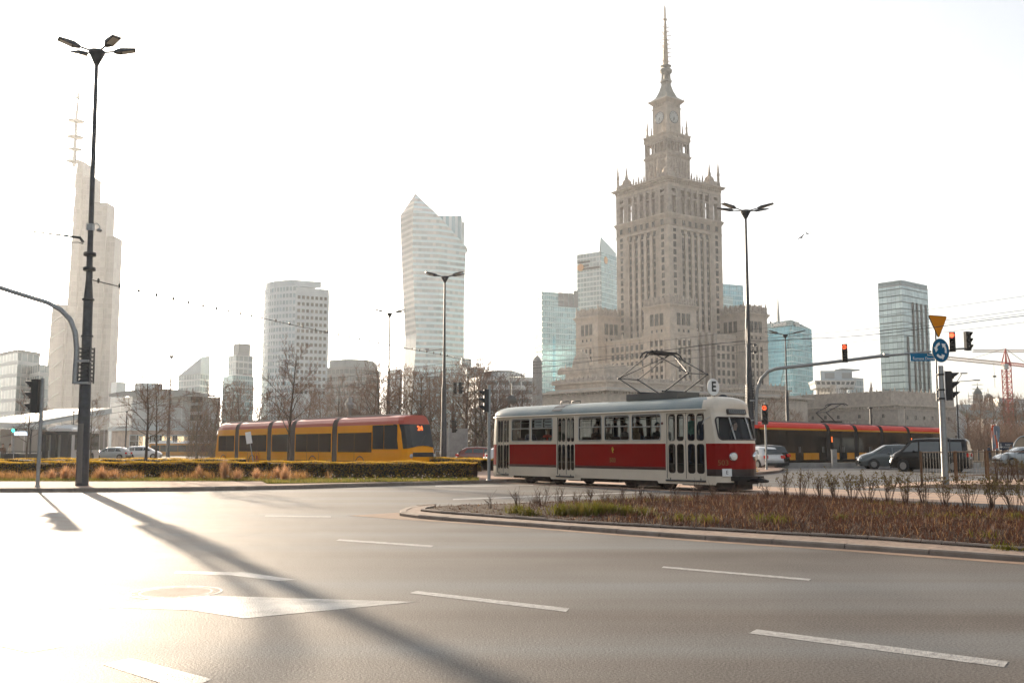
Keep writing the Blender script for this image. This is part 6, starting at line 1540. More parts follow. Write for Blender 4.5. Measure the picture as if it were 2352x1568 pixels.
# ------------------------------------------------------------------ buses on the left
def bus(label, loc, rz, L, H, colors, deco):
    t = thing('bus', label, 'bus', loc, rz); W = 1.25
    b = MB(); rs = []
    for x, k, dz in ((0, .92, -.12), (.15, .98, 0), (.4, 1, 0), (L - .4, 1, 0), (L - .15, .98, 0), (L, .92, -.12)):
        h = H + dz; p = [(x, -W * k, .3), (x, -W * k, 1.1), (x, -W * k, 2.3), (x, -W * k * .98, h - .25), (x, -W * k * .85, h - .04), (x, 0, h)]; rs.append(p + [(q[0], -q[1], q[2]) for q in p[-2::-1]])
    n = len(rs[0])
    for k in range(len(rs) - 1):
        for j in range(n - 1):
            q = [rs[k][j], rs[k + 1][j], rs[k + 1][j + 1], rs[k][j + 1]]; zm = sum(v[2] for v in q) / 4; b.quad(*q, 1 if zm > H - .3 else 0, None, True)
    b.add(rs[0], [tuple(range(n))]); b.add(rs[-1], [tuple(range(n - 1, -1, -1))]); b.build('body', colors[:2], t)
    nw = int(L / 1.7)
    for s in (-1, 1):
        for i in range(nw):
            x0, x1 = .4 + (L - .8) * i / nw + .03, .4 + (L - .8) * (i + 1) / nw - .03; b = MB(); b.bb(x0, x1, s * W - .015, s * W + .015, 1.25, H - .55); b.build('window', CGL, t)
        for wx in (2.2, L - 2.6):
            b = MB(); b.lathe([(.1, .04), (.3, .03), (.34, .06), (.48, .05), (.48, -.2)], (wx, s * (W - .03), .48), 18, M=Matrix.Rotation(R(-90 * s), 3, 'X')); b.build('wheel', M['rubber'], t)
    for x_, nm in ((L + .01, 'windscreen'), (-.01, 'rear_window')): b = MB(); b.bb(x_ - .03, x_ + .03, -W * .82, W * .82, 1.2, H - .6); b.build(nm, CGL, t)
    b = MB()
    for i in range(3): b.bb(L * (.12 + .3 * i), L * (.12 + .3 * i) + 2.2, -.8, .8, H - .02, H + .22)
    b.build('roof_unit', M['white'], t); deco(t, L, W, H); return t
YB = mat('bus_yellow', (.55, .24, .02), .4); CO = mat('coach_white', (.62, .58, .54), .4)
def nodeco(t, L, W, H): 
    b = MB(); b.bb(-.02, .02, -.9, .9, H - .55, H - .3); b.build('rear_display', TAIL_, t)
D = 188.0; x0, x1 = at(346, 1028, D).x, at(492, 1028, D).x
bus('low articulated city bus with white roof and yellow skirt behind the yellow tram tail', (x0, D, -.55), R(4), x1 - x0 + 2, 3.0, [YB, M['white']], nodeco)
def coach_deco(t, L, W, H):
    b = MB(); b.add([(1.0, -W - .02, .9), (3.6, -W - .02, .9), (3.0, -W - .02, 1.6), (2.2, -W - .02, 2.0), (1.3, -W - .02, 1.5)], [(0, 1, 2, 3, 4)]); b.build('side_artwork', mat('coach_brown', (.09, .05, .04), .6), t)
D = 96.0; x0 = at(122, 1028, D).x
bus('white touring coach with a brown picture on its side between kiosk and big lamp post', (x0 + .6, D, -.05), R(97), 9, 3.45, [CO, M['white']], coach_deco)
# ------------------------------------------------------------------ street lamps
LENS = mat('lamp_diffuser', (.62, .58, .5), .4)
def lamp(label, x, y, H, arms, r0=.11, base=None, z0=0.0, al=1.35, hs=1.0, group='street lamps', step=.38):
    t = thing('street_lamp', label, 'street lamp', (x, y, z0), 0, group)
    b = MB(); zb = H * step
    b.lathe([(r0 * 1.9, 0), (r0 * 1.85, .35), (r0 * 1.7, zb * .55), (r0 * 1.55, zb * .56), (r0 * 1.4, zb), (r0 * .95, zb + .7), (r0 * .8, H * .6), (r0 * .55, H - .4), (r0 * .55, H)], n=12)
    for z in (zb * .28, zb * .56, zb * .8, zb): b.lathe([(r0 * 1.75, z - .03), (r0 * 1.8, z - .03), (r0 * 1.8, z + .03), (r0 * 1.2, z + .03)], n=12)
    b.build('pole', M['pole'], t)
    b = MB(); b.lathe([(r0 * .6, H - .42), (r0 * 1.0, H - .32), (r0 * 2.2, H - .02), (r0 * 2.5, H + .04), (r0 * 2.4, H + .12), (r0 * .5, H + .16)], n=14); b.build('hub', M['pole'], t)
    for a in arms:
        m = Matrix.Rotation(R(a), 3, 'Z'); el = R(11)
        b = MB(); p = lambda d, h=0.0, w=0.0: m @ Vector((d, w, H + .05 + d * math.tan(el) + h))
        b.tube([p(.2), p(al * .55)], .035, 6); ar = b.build('arm', M['pole'], t)
        b = MB(); L0, L1, w = al * .5, al * 1.15, .17 * hs
        for d0, d1, w0, w1, h0, h1 in ((L0, L0 + .22, .05, w, .05, .07), (L0 + .22, L1, w, w, .07, .03)):
            b.rings([[p(d0, -h0, -w0), p(d0, h0, -w0), p(d0, h0, w0), p(d0, -h0, w0)], [p(d1, -h1 if d1 < L1 else -.02, -w1), p(d1, h1, -w1), p(d1, h1, w1), p(d1, -h1 if d1 < L1 else -.02, w1)]], 0, False)
        h = b.build('lamp_head', M['pole'], ar)
        b = MB(); b.quad(p(L0 + .28, -.075, -w * .8), p(L1 - .05, -.035, -w * .8), p(L1 - .05, -.035, w * .8), p(L0 + .28, -.075, w * .8)); b.build('diffuser', LENS, h)
    return t
p = gp(188, 1115, .12); LX, LY = p.x, p.y        # the post leans a little to the left
big = lamp('big dark four armed street lamp on the near pavement with a curved pipe arm', LX, LY, 15.2, (212, 322, 150, 20), .112, z0=.12, step=.42, al=1.12)
b = MB(); b.bb(-.075, .075, -.255, -.2, .1, 2.1); b.build('door_panel', mat('grey_panel', (.14, .13, .12), .5), big)
b = MB()
for i in range(9): b.box((0, 0, 3.55 + .14 * i), (.40, .40, .05))
for sx in (-1, 1):
    for sy in (-1, 1): b.box((sx * .19, sy * .19, 4.1), (.04, .04, 1.25))
b.build('vent_cage', M['dark'], big)
big.rotation_euler = (0, R(-.6), 0)
k = LY / FPX
def lp(px, py, dy=0): q = at(px, py, LY); return (q.x - LX, dy, q.z - .12)
b = MB(); b.tube([lp(180, 882, -.22), lp(183, 845, -.22), lp(186, 805, -.22), lp(183, 765, -.22), lp(172, 735, -.22), lp(150, 712, -.22), lp(120, 696, -.22), lp(70, 680, -.2), lp(0, 657, -.1), lp(-160, 608, .4), lp(-420, 545, 1.2)], .085, 10); b.build('pipe_arm', M['galv'], big)
b = MB()
for y_ in (880, 830): b.box((-.02, -.18, lp(188, y_)[2]), (.44, .22, .08))
b.build('clamp', M['galv'], big)
b = MB(); b.tube([lp(197, 556), lp(190, 546), lp(150, 540), lp(85, 531), lp(20, 524)], [.05, .05, .035, .03, .012], 6); b.tube([lp(197, 560), lp(185, 556), lp(125, 558)], .015, 4); b.build('wire_bracket', M['dark'], big)
b = MB(); b.box(lp(214, 522, 0), (.22, .2, .24)); b.tube([lp(214, 522), lp(222, 514), lp(230, 513), lp(235, 520), lp(235, 526)], .02, 5); b.sphere(lp(234, 529), (.10, .10, .06), 8, 5); b.build('camera_bracket', M['galv'], big)
b = MB()
for y_ in (588, 622): b.lathe([(.2, 0), (.21, .02), (.21, .1), (.2, .12)], (0, 0, lp(203, y_)[2]), 12)
b.tube([lp(207, 590), lp(216, 600), lp(216, 640)], .03, 5); b.build('collar', M['dark'], big)
def dl(px, D): return at(px, 1028, D).x
DL = 85.0; lampB = lamp('dark street lamp standing behind the front of the yellow tram', dl(1019, DL), DL, zat(638, DL), (200, 335, 165, 10), .14, step=.40, al=1.5)
DR = 61.0; RX = dl(1726, DR); lampR = lamp('tall street lamp right of the palace carrying the long signal arm', RX, DR, zat(488, DR), (205, 335, 160, 25), .13, step=.36, al=1.5)
b = MB(); b.tube([(0, 0, zat(488, DR)), (0, 0, zat(430, DR))], .012, 4); b.build('antenna_rod', M['galv'], lampR)
b = MB()
for i in range(10): b.box((-.02, 0, zat(940, DR) + .16 * i), (.42, .42, .05))
for sx in (-1, 1):
    for sy in (-1, 1): b.box((sx * .2, sy * .2, zat(940, DR) + .75), (.05, .05, 1.6))
b.build('vent_cage', M['dark'], lampR)
b = MB(); b.tube([(-.19, -.12, .1), (-.24, -.12, zat(960, DR)), (-.22, -.1, zat(900, DR)), (-.14, -.1, zat(800, DR)), (-.2, -.1, zat(780, DR)), (-.10, -.1, zat(700, DR))], .045, 6); b.build('bright_cable_pipe', M['galv'], lampR)
b = MB()
for y_ in (790, 807): b.tube([(.05, 0, zat(y_, DR)), (.5, 0, zat(y_, DR) - .05)], .04, 5); b.box((.35, 0, zat(y_, DR) - .05), (.14, .14, .14))
b.build('insulator_bracket', M['dark'], lampR)
lamp('slim pale street lamp between the round grey office and the twisted tower', dl(891, 109), 109, zat(721, 109), (210, 340, 30), .13, al=1.6)
lamp('slim street lamp in front of the blue named tower', dl(1811, 128), 128, zat(770, 128), (200, 340, 20, 160), .14, al=2.2, step=.5)
lamp('thin hazy street lamp behind the pair of bare trees', dl(386, 150), 150, zat(818, 150), (200, 340), .16, al=1.2)
t = thing('street_lamp', 'thin grey street lamp with two long side arms right of the roundabout sign', 'street lamp', (dl(2203, 95), 95, 0), 0, 'street lamps')
b = MB(); b.tube([(0, 0, 0), (0, 0, 3), (0, 0, zat(877, 95))], [.10, .09, .05], 8); b.build('pole', M['pole'], t)
for x1, dy, z in ((1.7, 0, 877), (.3, -.5, 862)):
    b = MB(); b.tube([(0, 0, zat(877, 95) - .1), (-.35 if x1 > 1 else .3, dy, zat(z, 95)), (x1, dy, zat(z, 95) + .15)], .035, 5); b.box((x1 + .25, dy, zat(z, 95) + .17), (.6, .25, .1)); b.build('arm', M['pole'], t)
def post(label, px, D, ytop, r=.06, name='post', cat='post', m='pole', group=None):
    t = thing(name, label, cat, (dl(px, D), D, 0), 0, group); b = MB(); z = zat(ytop, D)
    b.tube([(0, 0, 0), (0, 0, z * .5), (0, 0, z)], [r, r * .9, r * .6], 8); b.build('shaft', M[m], t)
    b = MB(); b.lathe([(r * .7, z - .1), (r * 1.5, z - .06), (r * 1.5, z + .02), (r * .3, z + .06)], n=8); b.build('cap', M['dark'], t); return t
post('thin hazy catenary post between the big lamp post and the bare trees', 288, 120, 945, .10)
post('thin hazy post just left of the big lamp post', 166, 120, 945, .10)
t = post('dark short mast rising over the roof of the red roofed tram', 2003, 120, 936, .20); 
t = post('thin grey post over the roof of the red roofed tram beside the theatre corner', 2082, 120, 935, .06)
# ornate pale lantern behind the yellow tram
t = thing('lantern_post', 'pale stone lantern post sticking up above the yellow tram roof', 'lantern', (dl(802, 92), 92, 0)); k = 92 / FPX
b = MB(); z = zat(938, 92); b.lathe([(.35, 0), (.3, .5), (.16, .7), (.15, z), (.3, z + .05), (.28, z + .35)], n=10); b.build('column', M['concrete'], t)
b = MB(); b.lathe([(.42, z + .35), (.40, z + .5), (.2, z + .6), (.22, z + .9), (.1, z + 1.1)], n=10); b.build('lantern_head', M['concrete'], t)
# ------------------------------------------------------------------ traffic signals
HOUS = mat('signal_housing', (.018, .018, .018), .45); VIS = mat('signal_visor', (.014, .014, .014), .5)
def signal_head(parent, loc, az, lit=None, arrow=False, s=1.0, plate=False, name='signal_head', size=.105):
    """three lamps stacked; az: the way it faces"""
    b = MB(); 
    b.rings([[(-.12, y, z) for y, z in ((-.15, -.5), (.15, -.5), (.15, .5), (-.15, .5))], [(.06, y, z) for y, z in ((-.15, -.5), (.15, -.5), (.15, .5), (-.15, .5))], [(.09, y, z) for y, z in ((-.13, -.48), (.13, -.48), (.13, .48), (-.13, .48))]], 0, False)
    for i in (-1, 1): b.bb(-.12, .092, -.152, .152, i * .165 - .006, i * .165 + .006)
    h = b.build(name, HOUS, parent, loc, (0, 0, az)); h.scale = (s, s, s)
    for i, zc in enumerate((.33, 0, -.33)):
        b = MB(); MY = Matrix.Rotation(R(90), 3, 'Y'); on = (lit == i)
        b.lathe([(0.115, 0), (.10, .02), (.05, .035), (.005, .04)], n=16, M=MY)
        l = b.build('lens', (M['red_lamp'] if i == 0 else M['green_lamp']) if on and not arrow else (mat('dim_red_lamp', (.45, .03, .02), .3, emit=(1, .1, .03), estr=.9) if on else M['lens_off']), h, (.088, 0, zc))
        if on and arrow:
            b = MB(); pts = [(-.09, 0), (-.02, .06), (-.02, .02), (.09, .02), (.09, -.02), (-.02, -.02), (-.02, -.06)]
            b.add([(.046, x, y) for x, y in pts], [tuple(range(7))]); b.build('arrow_mask', HOUS, l)
        b = MB(); n = 10; R0 = .125; out = []
        for k in range(n + 1):
            a = R(-35) + R(250) * k / n; d = .06 + .17 * max(0, math.sin(a)) ** .6 if math.sin(a) > 0 else .06
            out.append((R0 * math.cos(a), R0 * math.sin(a), d))
        for k in range(n):
            a, c = out[k], out[k + 1]
            b.quad((0, a[0], a[1]), (0, c[0], c[1]), (c[2], c[0], c[1]), (a[2], a[0], a[1]), 0, None, True); b.quad((0, a[0] * .93, a[1] * .93), (a[2], a[0] * .93, a[1] * .93), (c[2], c[0] * .93, c[1] * .93), (0, c[0] * .93, c[1] * .93), 0, None, True)
            b.quad((a[2], a[0], a[1]), (c[2], c[0], c[1]), (c[2], c[0] * .93, c[1] * .93), (a[2], a[0] * .93, a[1] * .93))
        b.build('visor', VIS, h, (.085, 0, zc))
    if plate: b = MB(); b.bb(-.15, -.13, -.17, .17, -.52, .52); b.build('edge_plate', M['white'], h)
    return h
def sigpole(label, px, py, ytop, z0, r=.06, m='galv', group='traffic signals', Dfix=None):
    p = gp(px, py, z0) if Dfix is None else Vector((dl(px, Dfix), Dfix, 0)); t = thing('traffic_signal', label, 'traffic light', (p.x, p.y, z0), 0, group)
    b = MB(); z = zat(ytop, p.y) - z0; b.tube([(0, 0, 0), (0, 0, z)], r, 10); b.lathe([(r * 1.5, 0), (r * 1.5, .04), (r, .06)], n=10); b.build('pole', M[m], t); return t, p
t, p = sigpole('grey signal pole on the far left pavement, its head turned away to the left', 86, 1118, 868, .12); zc = (zat(871, p.y) + zat(948, p.y)) / 2 - .12
signal_head(t, (-.22, 0, zc), R(183), s=1.12); b = MB()
for d in (.5, -.5): b.tube([(0, 0, zc + d), (-.16, 0, zc + d)], .02, 5)
b.build('bracket', M['dark'], t)
t, p = sigpole('signal pole at the end of the hedge beside the old tram rear, seen edge on', 1123, 1103, 884, .12, .065); zc = (zat(895, p.y) + zat(945, p.y)) / 2 - .12
signal_head(t, (-.14, .02, zc), R(190), s=.9); b = MB()
for d in (.36, -.36): b.tube([(0, 0, zc + d), (-.1, 0, zc + d)], .02, 5)
b.build('bracket', M['dark'], t)
hd = lampB; k = DL / FPX
b = MB(); b.tube([(.1, 0, zat(897, DL)), (at(1040, 897, DL).x - hd.location.x, -.1, zat(896, DL))], .05, 6); b.tube([(.1, 0, zat(800, DL)), (-1.4, -.1, zat(806, DL))], .04, 5); b.build('signal_arm', M['galv'], hd)
signal_head(hd, (at(1045, 897, DL).x - hd.location.x, -.15, zat(891, DL)), R(-100), s=1.0); signal_head(hd, (at(1058, 897, DL).x - hd.location.x, -.05, zat(891, DL)), R(-20), s=.98)
b = MB(); b.box((-1.45, -.1, zat(803, DL)), (.3, .3, .22)); b.build('spotlight', M['galv'], hd)
t, p = sigpole('small signal pole right of the street lamp behind the yellow tram front', 1031, 1046, 961, 0, .07, Dfix=80); signal_head(t, (.42, -.05, zat(979, 80)), R(-35), s=1.0); b = MB(); b.tube([(0, 0, zat(979, 80) + .4), (.3, 0, zat(979, 80) + .4)], .025, 4); b.build('bracket', M['dark'], t)
t, p = sigpole('slim signal pole with a red left arrow on the small paved island', 1761, 1077, 924, .12, .06); zc = (zat(929, p.y) + zat(974, p.y)) / 2 - .12
signal_head(t, (-.05, -.1, zc), R(-112), 0, True, 1.2)
# long signal arm from the right lamp
def rp(px, py, D): q = at(px, py, D); return (q.x - RX, q.y - DR, q.z)
b = MB(); b.tube([rp(1737, 975, 60.7), rp(1737, 925, 60.7), rp(1739, 895, 60.7), rp(1748, 870, 60.6), rp(1764, 853, 60.4), rp(1785, 846, 60.2), rp(1850, 839, 59.5), rp(1940, 828, 58.5), rp(2035, 816, 57.5)], .10, 10)
b.tube([rp(2035, 816, 57.5), rp(2140, 807, 56.5), rp(2200, 801, 56), rp(2225, 800, 55.8)], .055, 8); b.lathe([(.13, -.15), (.13, .15)], rp(2035, 816, 57.5), 10, M=Matrix.Rotation(R(90), 3, 'Y')); b.build('signal_arm', M['galv'], lampR)
b = MB()
for y_ in (920, 965): b.box((.14, -.1, zat(y_, DR)), (.42, .34, .08))
b.build('clamp', M['galv'], lampR)
signal_head(lampR, rp(1940, 811, 58.4), R(-112), 0, True, 1.08); signal_head(lampR, rp(2187, 785, 56), R(-118), 0, False, 1.12); signal_head(lampR, rp(2223, 783, 55.8), R(-70), None, False, 1.08)
# street name board hanging under the arm
BLUE = mat('sign_blue', (.004, .15, .30), .5, spec=.1); DBLUE = mat('sign_deep_blue', (.002, .105, .22), .5, spec=.1)
o = thing('street_name_sign', 'long blue street name board hanging under the right signal arm', 'street sign', (at(2127, 820, 56.8).x, 56.7, zat(820.5, 56.8)), R(-3))
b = MB(); b.bb(-.92, .92, -.02, .02, -.22, .22); b.build('board', BLUE, o)
inst(text_mesh('Romana Dmowskiego', .235, M['white'], .004, font_scale=.83, align='LEFT'), 'lettering', o, (-.80, -.026, -.08)); inst(text_mesh('Rondo', .15, M['white'], .004, font_scale=.9, align='LEFT'), 'small_lettering', o, (.02, -.026, .125))
b = MB(); b.tube([(-.3, 0, .22), (-.3, 0, .34)], .02, 4); b.tube([(.6, 0, .22), (.6, 0, .36)], .02, 4); b.build('hanger', M['galv'], o)
# sign pole with yield sign, roundabout sign and signal
sp_ = gp(2172, 1111, 0.02); SX, SY = sp_.x, sp_.y
t = thing('traffic_signal', 'tall grey pole carrying the orange triangle, the blue roundabout disc and a dark signal', 'traffic light', (SX, SY, 0), 0, 'traffic signals')
zs = lambda y: zat(y, SY); sx = lambda px, py: at(px, py, SY).x - SX
b = MB(); b.tube([(0, 0, 0), (0, 0, 1.0), (0, 0, zs(840))], [.135, .125, .11], 12); b.build('pole', M['galv'], t)
b = MB(); b.tube([(sx(2160, 1000) - .02, .1, zs(920)), (sx(2160, 900) - .04, .1, zs(740))], .04, 8); b.build('sign_tube', M['galv'], t)
b = MB()
for y_ in (860, 895, 915): b.lathe([(.125, -.03), (.15, -.03), (.15, .03), (.125, .03)], (0, 0, zs(y_)), 12)
b.tube([(.1, -.1, zs(1005)), (.16, -.16, zs(1008)), (.16, -.16, zs(1045)), (.1, -.1, zs(1048))], .02, 5); b.build('clamp', M['dark'], t)
b = MB(); b.tube([(.05, 0, zs(857)), (sx(2175, 857), 0, zs(860))], .03, 5); b.tube([(.05, 0, zs(918)), (sx(2178, 918), 0, zs(916))], .03, 5); b.build('bracket', M['dark'], t)
signal_head(t, (sx(2180, 886), -.06, zs(886)), R(-28), None, False, 1.12, True)
ORG = mat('sign_orange', (.66, .22, .005), .5, spec=.1)
o = thing('yield_sign', 'orange downward triangle sign above the blue roundabout disc', 'road sign', (at(2153, 750, SY).x, SY - .08, zs(750)), R(26))
def tri(s, r): 
    out = []
    for cx, cz, a0 in ((-.43 * s, .37 * s, 90), (0, -.37 * s, 210), (.43 * s, .37 * s, 330)):
        for k in range(6): a = R(a0 + 24 * k); out.append((cx + r * math.cos(a), cz + r * math.sin(a)))
    return out
b = MB(); P_ = tri(1, .055); n = len(P_); b.add([(x, .0, z) for x, z in P_], [tuple(range(n))]); b.add([(x, .03, z) for x, z in P_], [tuple(range(n - 1, -1, -1))]); b.rings([[(x, 0, z) for x, z in P_], [(x, .03, z) for x, z in P_]], 0, False, False); b.build('border', mat('sign_rim', (.05, .035, .03), .5), o)
b = MB(); P_ = tri(.965, .045); b.add([(x, -.006, z) for x, z in P_], [tuple(range(n))]); b.build('face', ORG, o)
o = thing('roundabout_sign', 'round blue sign with three white circling arrows', 'road sign', (at(2158, 805, SY).x, SY - .10, zs(805)), R(25))
MX = Matrix.Rotation(R(90), 3, 'X')
b = MB(); b.lathe([(.001, -.02), (.46, -.02), (.47, 0), (.001, 0.0)], n=36, M=MX, smooth=False); b.build('rim', M['galv'], o)
b = MB(); b.lathe([(.001, .004), (.445, .004), (.445, 0)], n=36, M=MX, smooth=False); b.build('face', DBLUE, o)
b = MB()
for k in range(3):
    a0 = R(100 + 120 * k); n = 10; seg = R(62); ri, ro = .215, .315
    arc = [(r, a0 + seg * i / n) for i in range(n + 1) for r in (0,)]
    def pt(r, a): return (r * math.cos(a), -.010, r * math.sin(a))
    for i in range(n): b.quad(pt(ri, a0 + seg * i / n), pt(ro, a0 + seg * i / n), pt(ro, a0 + seg * (i + 1) / n), pt(ri, a0 + seg * (i + 1) / n))
    e = a0 + seg; b.add([pt(ri - .07, e), pt(ro + .07, e), pt((ri + ro) / 2 + .01, e + R(36))], [(0, 1, 2)])
b.build('arrow', M['white'], o)
# round sign seen from behind, over the tram rear
t = thing('round_sign', 'grey back of a round sign rising behind the rear of the old tram', 'road sign', (dl(1175, 64), 64, 0)); b = MB(); b.tube([(0, .05, 0), (0, .05, zat(880, 64))], .025, 5); b.build('post', M['galv'], t)
b = MB(); b.lathe([(.001, -.02), (.30, -.02), (.30, .02), (.001, .02)], (0, 0, zat(918, 64)), 24, M=None) if False else b.lathe([(.001, -.02), (.30, -.02), (.30, .02), (.001, .02)], (0, 0, zat(918, 64)), 24, M=MX); b.build('disc', mat('grey_sign_back', (.13, .13, .12), .6), t)
# small tilted white sign before the yellow tram
t = thing('small_sign', 'small white sign on a leaning stake before the second section of the yellow tram', 'road sign', (dl(577, 60), 60, 0)); b = MB(); b.tube([(.25, 0, 0), (-.2, 0, 2.35)], .03, 5); b.build('post', M['galv'], t); b = MB(); b.box((-.16, -.03, 2.0), (.34, .02, .7), M=Matrix.Rotation(R(-10), 3, 'Y')); b.build('plate', M['white'], t)
# ------------------------------------------------------------------ railing on the right
BRZ = mat('bronze_rail_paint', (.16, .095, .055), .4, .5, var=.2, scale=6)
rl = [(14.75, 36.2), (17.95, 40.6), (20.3, 42.9), (29.5, 47.0)]
for i in range(3):
    a, c = Vector(rl[i]), Vector(rl[i + 1]); L = (c - a).length; an = math.atan2(c.y - a.y, c.x - a.x)
    t = thing('railing', ('pedestrian railing panel at the left end beside the sign pole', 'railing panel between the sign pole and the second double post', 'longest railing panel running off the right edge')[i], 'railing', (a.x, a.y, .02), an, 'railing by the tram track')
    b = MB(); b.tube([(.09, 0, 1.22), (L - .09, 0, 1.22)], .025, 6); b.tube([(.09, 0, .24), (L - .09, 0, .24)], .022, 6); b.build('rail_bar', BRZ, t)
    b = MB(); n = (12, 9, 24)[i]
    for k in range(1, n): x = .09 + (L - .18) * k / n; b.tube([(x, 0, .24), (x, 0, 1.22)], .008, 4, 0, True, False)
    b.build('baluster', M['pole'], t)
    for x in (.06, L - .10):
        b = MB(); b.bb(x - .045, x + .045, -.035, .035, -.1 if x < 1 else .1, 1.26); b.build('post', BRZ, t)
# ------------------------------------------------------------------ overhead wires
def wire(label, pts, r=.010, name='overhead_wire', clips=0, cat='wire', group='overhead wires', sag=.3):
    b = MB(); P = [at(*p) for p in pts]; Q = []
    for i in range(len(P) - 1):
        for k in range(8):
            t_ = k / 8; q = P[i].lerp(P[i + 1], t_); q.z -= sag * 4 * t_ * (1 - t_) * (P[i + 1] - P[i]).length / 40; Q.append(q)
    Q.append(P[-1])
    if clips == 0: b.tube(Q, r, 4); o = b.build(name, M['wire']); return props(o, label, cat, group)
    t = thing(name, label, cat, Q[0], 0, group); b.tube([q - Q[0] for q in Q], r, 4); b.build('cable', M['wire'], t)
    L = [0]
    for i in range(1, len(Q)): L.append(L[-1] + (Q[i] - Q[i - 1]).length)
    b = MB(); b.sphere((0, 0, .03), (.055, .055, .10), 6, 5); me = b.mesh('clip', M['black'])
    for k in range(clips):
        d = L[-1] * (k + .5) / clips; i = max(j for j in range(len(L)) if L[j] <= d); i = min(i, len(Q) - 2); t_ = (d - L[i]) / max(1e-6, L[i + 1] - L[i])
        inst(me, 'clip', t, Q[i].lerp(Q[i + 1], t_) - Q[0])
    return t
wire('topmost overhead wire rising to the right in front of the palace', [(1020, 831, 85), (1225, 809, 72), (1722, 757, 61), (2352, 680, 52), (2700, 636, 48)])
wire('second overhead wire from the top in front of the palace', [(1020, 850, 85), (1225, 831, 73), (1722, 780, 62), (2352, 712, 54), (2700, 672, 50)], .012)
wire('third overhead wire just under the second in front of the palace', [(1020, 856, 84), (1225, 838, 71), (1722, 788, 60), (2352, 720, 51), (2700, 680, 47)])
wire('lowest overhead wire crossing behind the pantograph', [(1020, 874, 85), (1225, 857, 72), (1722, 806, 61), (2352, 740, 52), (2700, 702, 48)])
wire('short span wire from the right lamp towards the blue named tower', [(1722, 806, 61), (1880, 800, 75), (2140, 812, 100)], .012)
o = MB(); o.tube([(*p_, 4.79 + .1 * math.sin(i_ * .5)) for i_, p_ in enumerate(TRK)], .009, 4); props(o.build('contact_wire', M['wire']), 'contact wire running along the track just above the pantograph', 'wire', 'overhead wires')
wire('dotted cable running from the big lamp post to the lamp behind the yellow tram', [(200, 640, 36), (605, 731, 55), (1019, 815, 84)], .02, 'clip_cable', 30, 'cable', sag=.12)
wire('short dotted cable continuing right of the lamp behind the yellow tram', [(1019, 815, 84), (1064, 827, 92)], .02, 'clip_cable', 3, 'cable', sag=0)
wire('span wire left of the twisted tower reaching the lamp behind the yellow tram', [(600, 905, 90), (760, 868, 88), (1019, 834, 85)], .016)
wire('lower span wire in front of the round grey office', [(480, 930, 95), (760, 890, 90), (1019, 852, 85)], .016)
wire('wire over the bare park trees right of the lamp behind the yellow tram', [(1019, 838, 85), (1180, 828, 100)], .014)
wire('long pale wire low in front of the station hall', [(-40, 1010, 70), (250, 950, 85), (560, 893, 100)], .014)
wire('second long wire in front of the station hall just above', [(-40, 992, 70), (250, 936, 85), (560, 880, 100)], .018)
# ------------------------------------------------------------------ small things on the right
t = thing('bollard', 'pale square bollard in front of the second yellow panel of the black tram', 'bollard', (dl(1915, 70.2), 70.2, 0)); b = MB(); b.box((0, 0, .62), (.32, .32, 1.24)); b.build('block', M['concrete'], t); b = MB(); b.prism([(-.18, -.18), (.18, -.18), (.18, .18), (-.18, .18)], 1.24, 1.30); b.build('cap', M['concrete'], t)
for i, (px, col, lab) in enumerate(((2280, (.18, .22, .28), 'pale blue flag hanging leftmost of the row of flags'), (2284.5, (.2, .26, .34), 'grey blue flag in the middle of the row of flags'), (2291, (.62, .10, .03), 'orange red flag, the tallest of the row of flags'))):
    D = 118.0; t = thing('flag', lab, 'flag', (dl(px, D), D, 0), 0, 'flags by the crane'); z = zat(972 if i == 2 else 974, D)
    b = MB(); b.tube([(0, 0, -.4), (0, 0, z)], .04, 5); b.build('flagpole', M['white'], t)
    b = MB(); n = 8; sg = -1 if i == 2 else 1
    for k in range(n): b.quad(*[(sg * (.05 + .55 * w + .1 * math.sin(q * 5)), .12 * math.sin(q * 6 + w * 4), z - .1 - 2.9 * q) for w, q in ((0, k / n), (1, k / n + .05 * (1)), (1, (k + 1) / n + .05), (0, (k + 1) / n))], 0, None, True)
    b.build('cloth', mat('flag_cloth', col, .8), t)
D = 112.0; t = thing('poster_fence', 'low beige panel fence with dark posts behind the railing on the right', 'fence', (dl(2205, D), D, -.4)); L = dl(2330, D) - dl(2205, D)
n = 9
for k in range(n): b = MB(); b.bb(L * k / n + .12, L * (k + 1) / n - .12, -.03, .03, .0, 1.5); b.build('panel', mat('beige_panel', (.42, .30, .2), .7), t)
b = MB()
for k in range(n + 1): b.bb(L * k / n - .1, L * k / n + .1, -.05, .05, 0, 1.6)
b.build('posts', M['dark'], t)
D = 104.0; t = thing('info_sign', 'dark blue sign board with a white down arrow behind the railing', 'sign', (dl(2311, D), D, 0)); z0_, z1_ = zat(1033, D), zat(1015, D); w_ = dl(2330, D) - dl(2296, D)
b = MB(); b.bb(-w_ / 2, w_ / 2, -.04, .04, z0_, z1_); b.build('board', mat('navy_board', (.02, .035, .07), .5), t); b = MB(); b.tube([(-w_ / 2 + .2, .05, -.4), (-w_ / 2 + .2, .05, z0_)], .05, 5); b.tube([(w_ / 2 - .2, .05, -.4), (w_ / 2 - .2, .05, z0_)], .05, 5); b.build('leg', M['galv'], t)
b = MB(); zc = (z0_ + z1_) / 2; b.box((-w_ * .36, -.05, zc + .08), (.07, .01, .4)); b.add([(-w_ * .36 - .16, -.056, zc - .05), (-w_ * .36, -.056, zc - .25), (-w_ * .36 + .16, -.056, zc - .05)], [(0, 1, 2)]); b.build('arrow', M['white'], t)
inst(text_mesh('PARK\nPODZIEMNY', .25, M['white'], .004), 'lettering', t, (.18, -.05, zc))
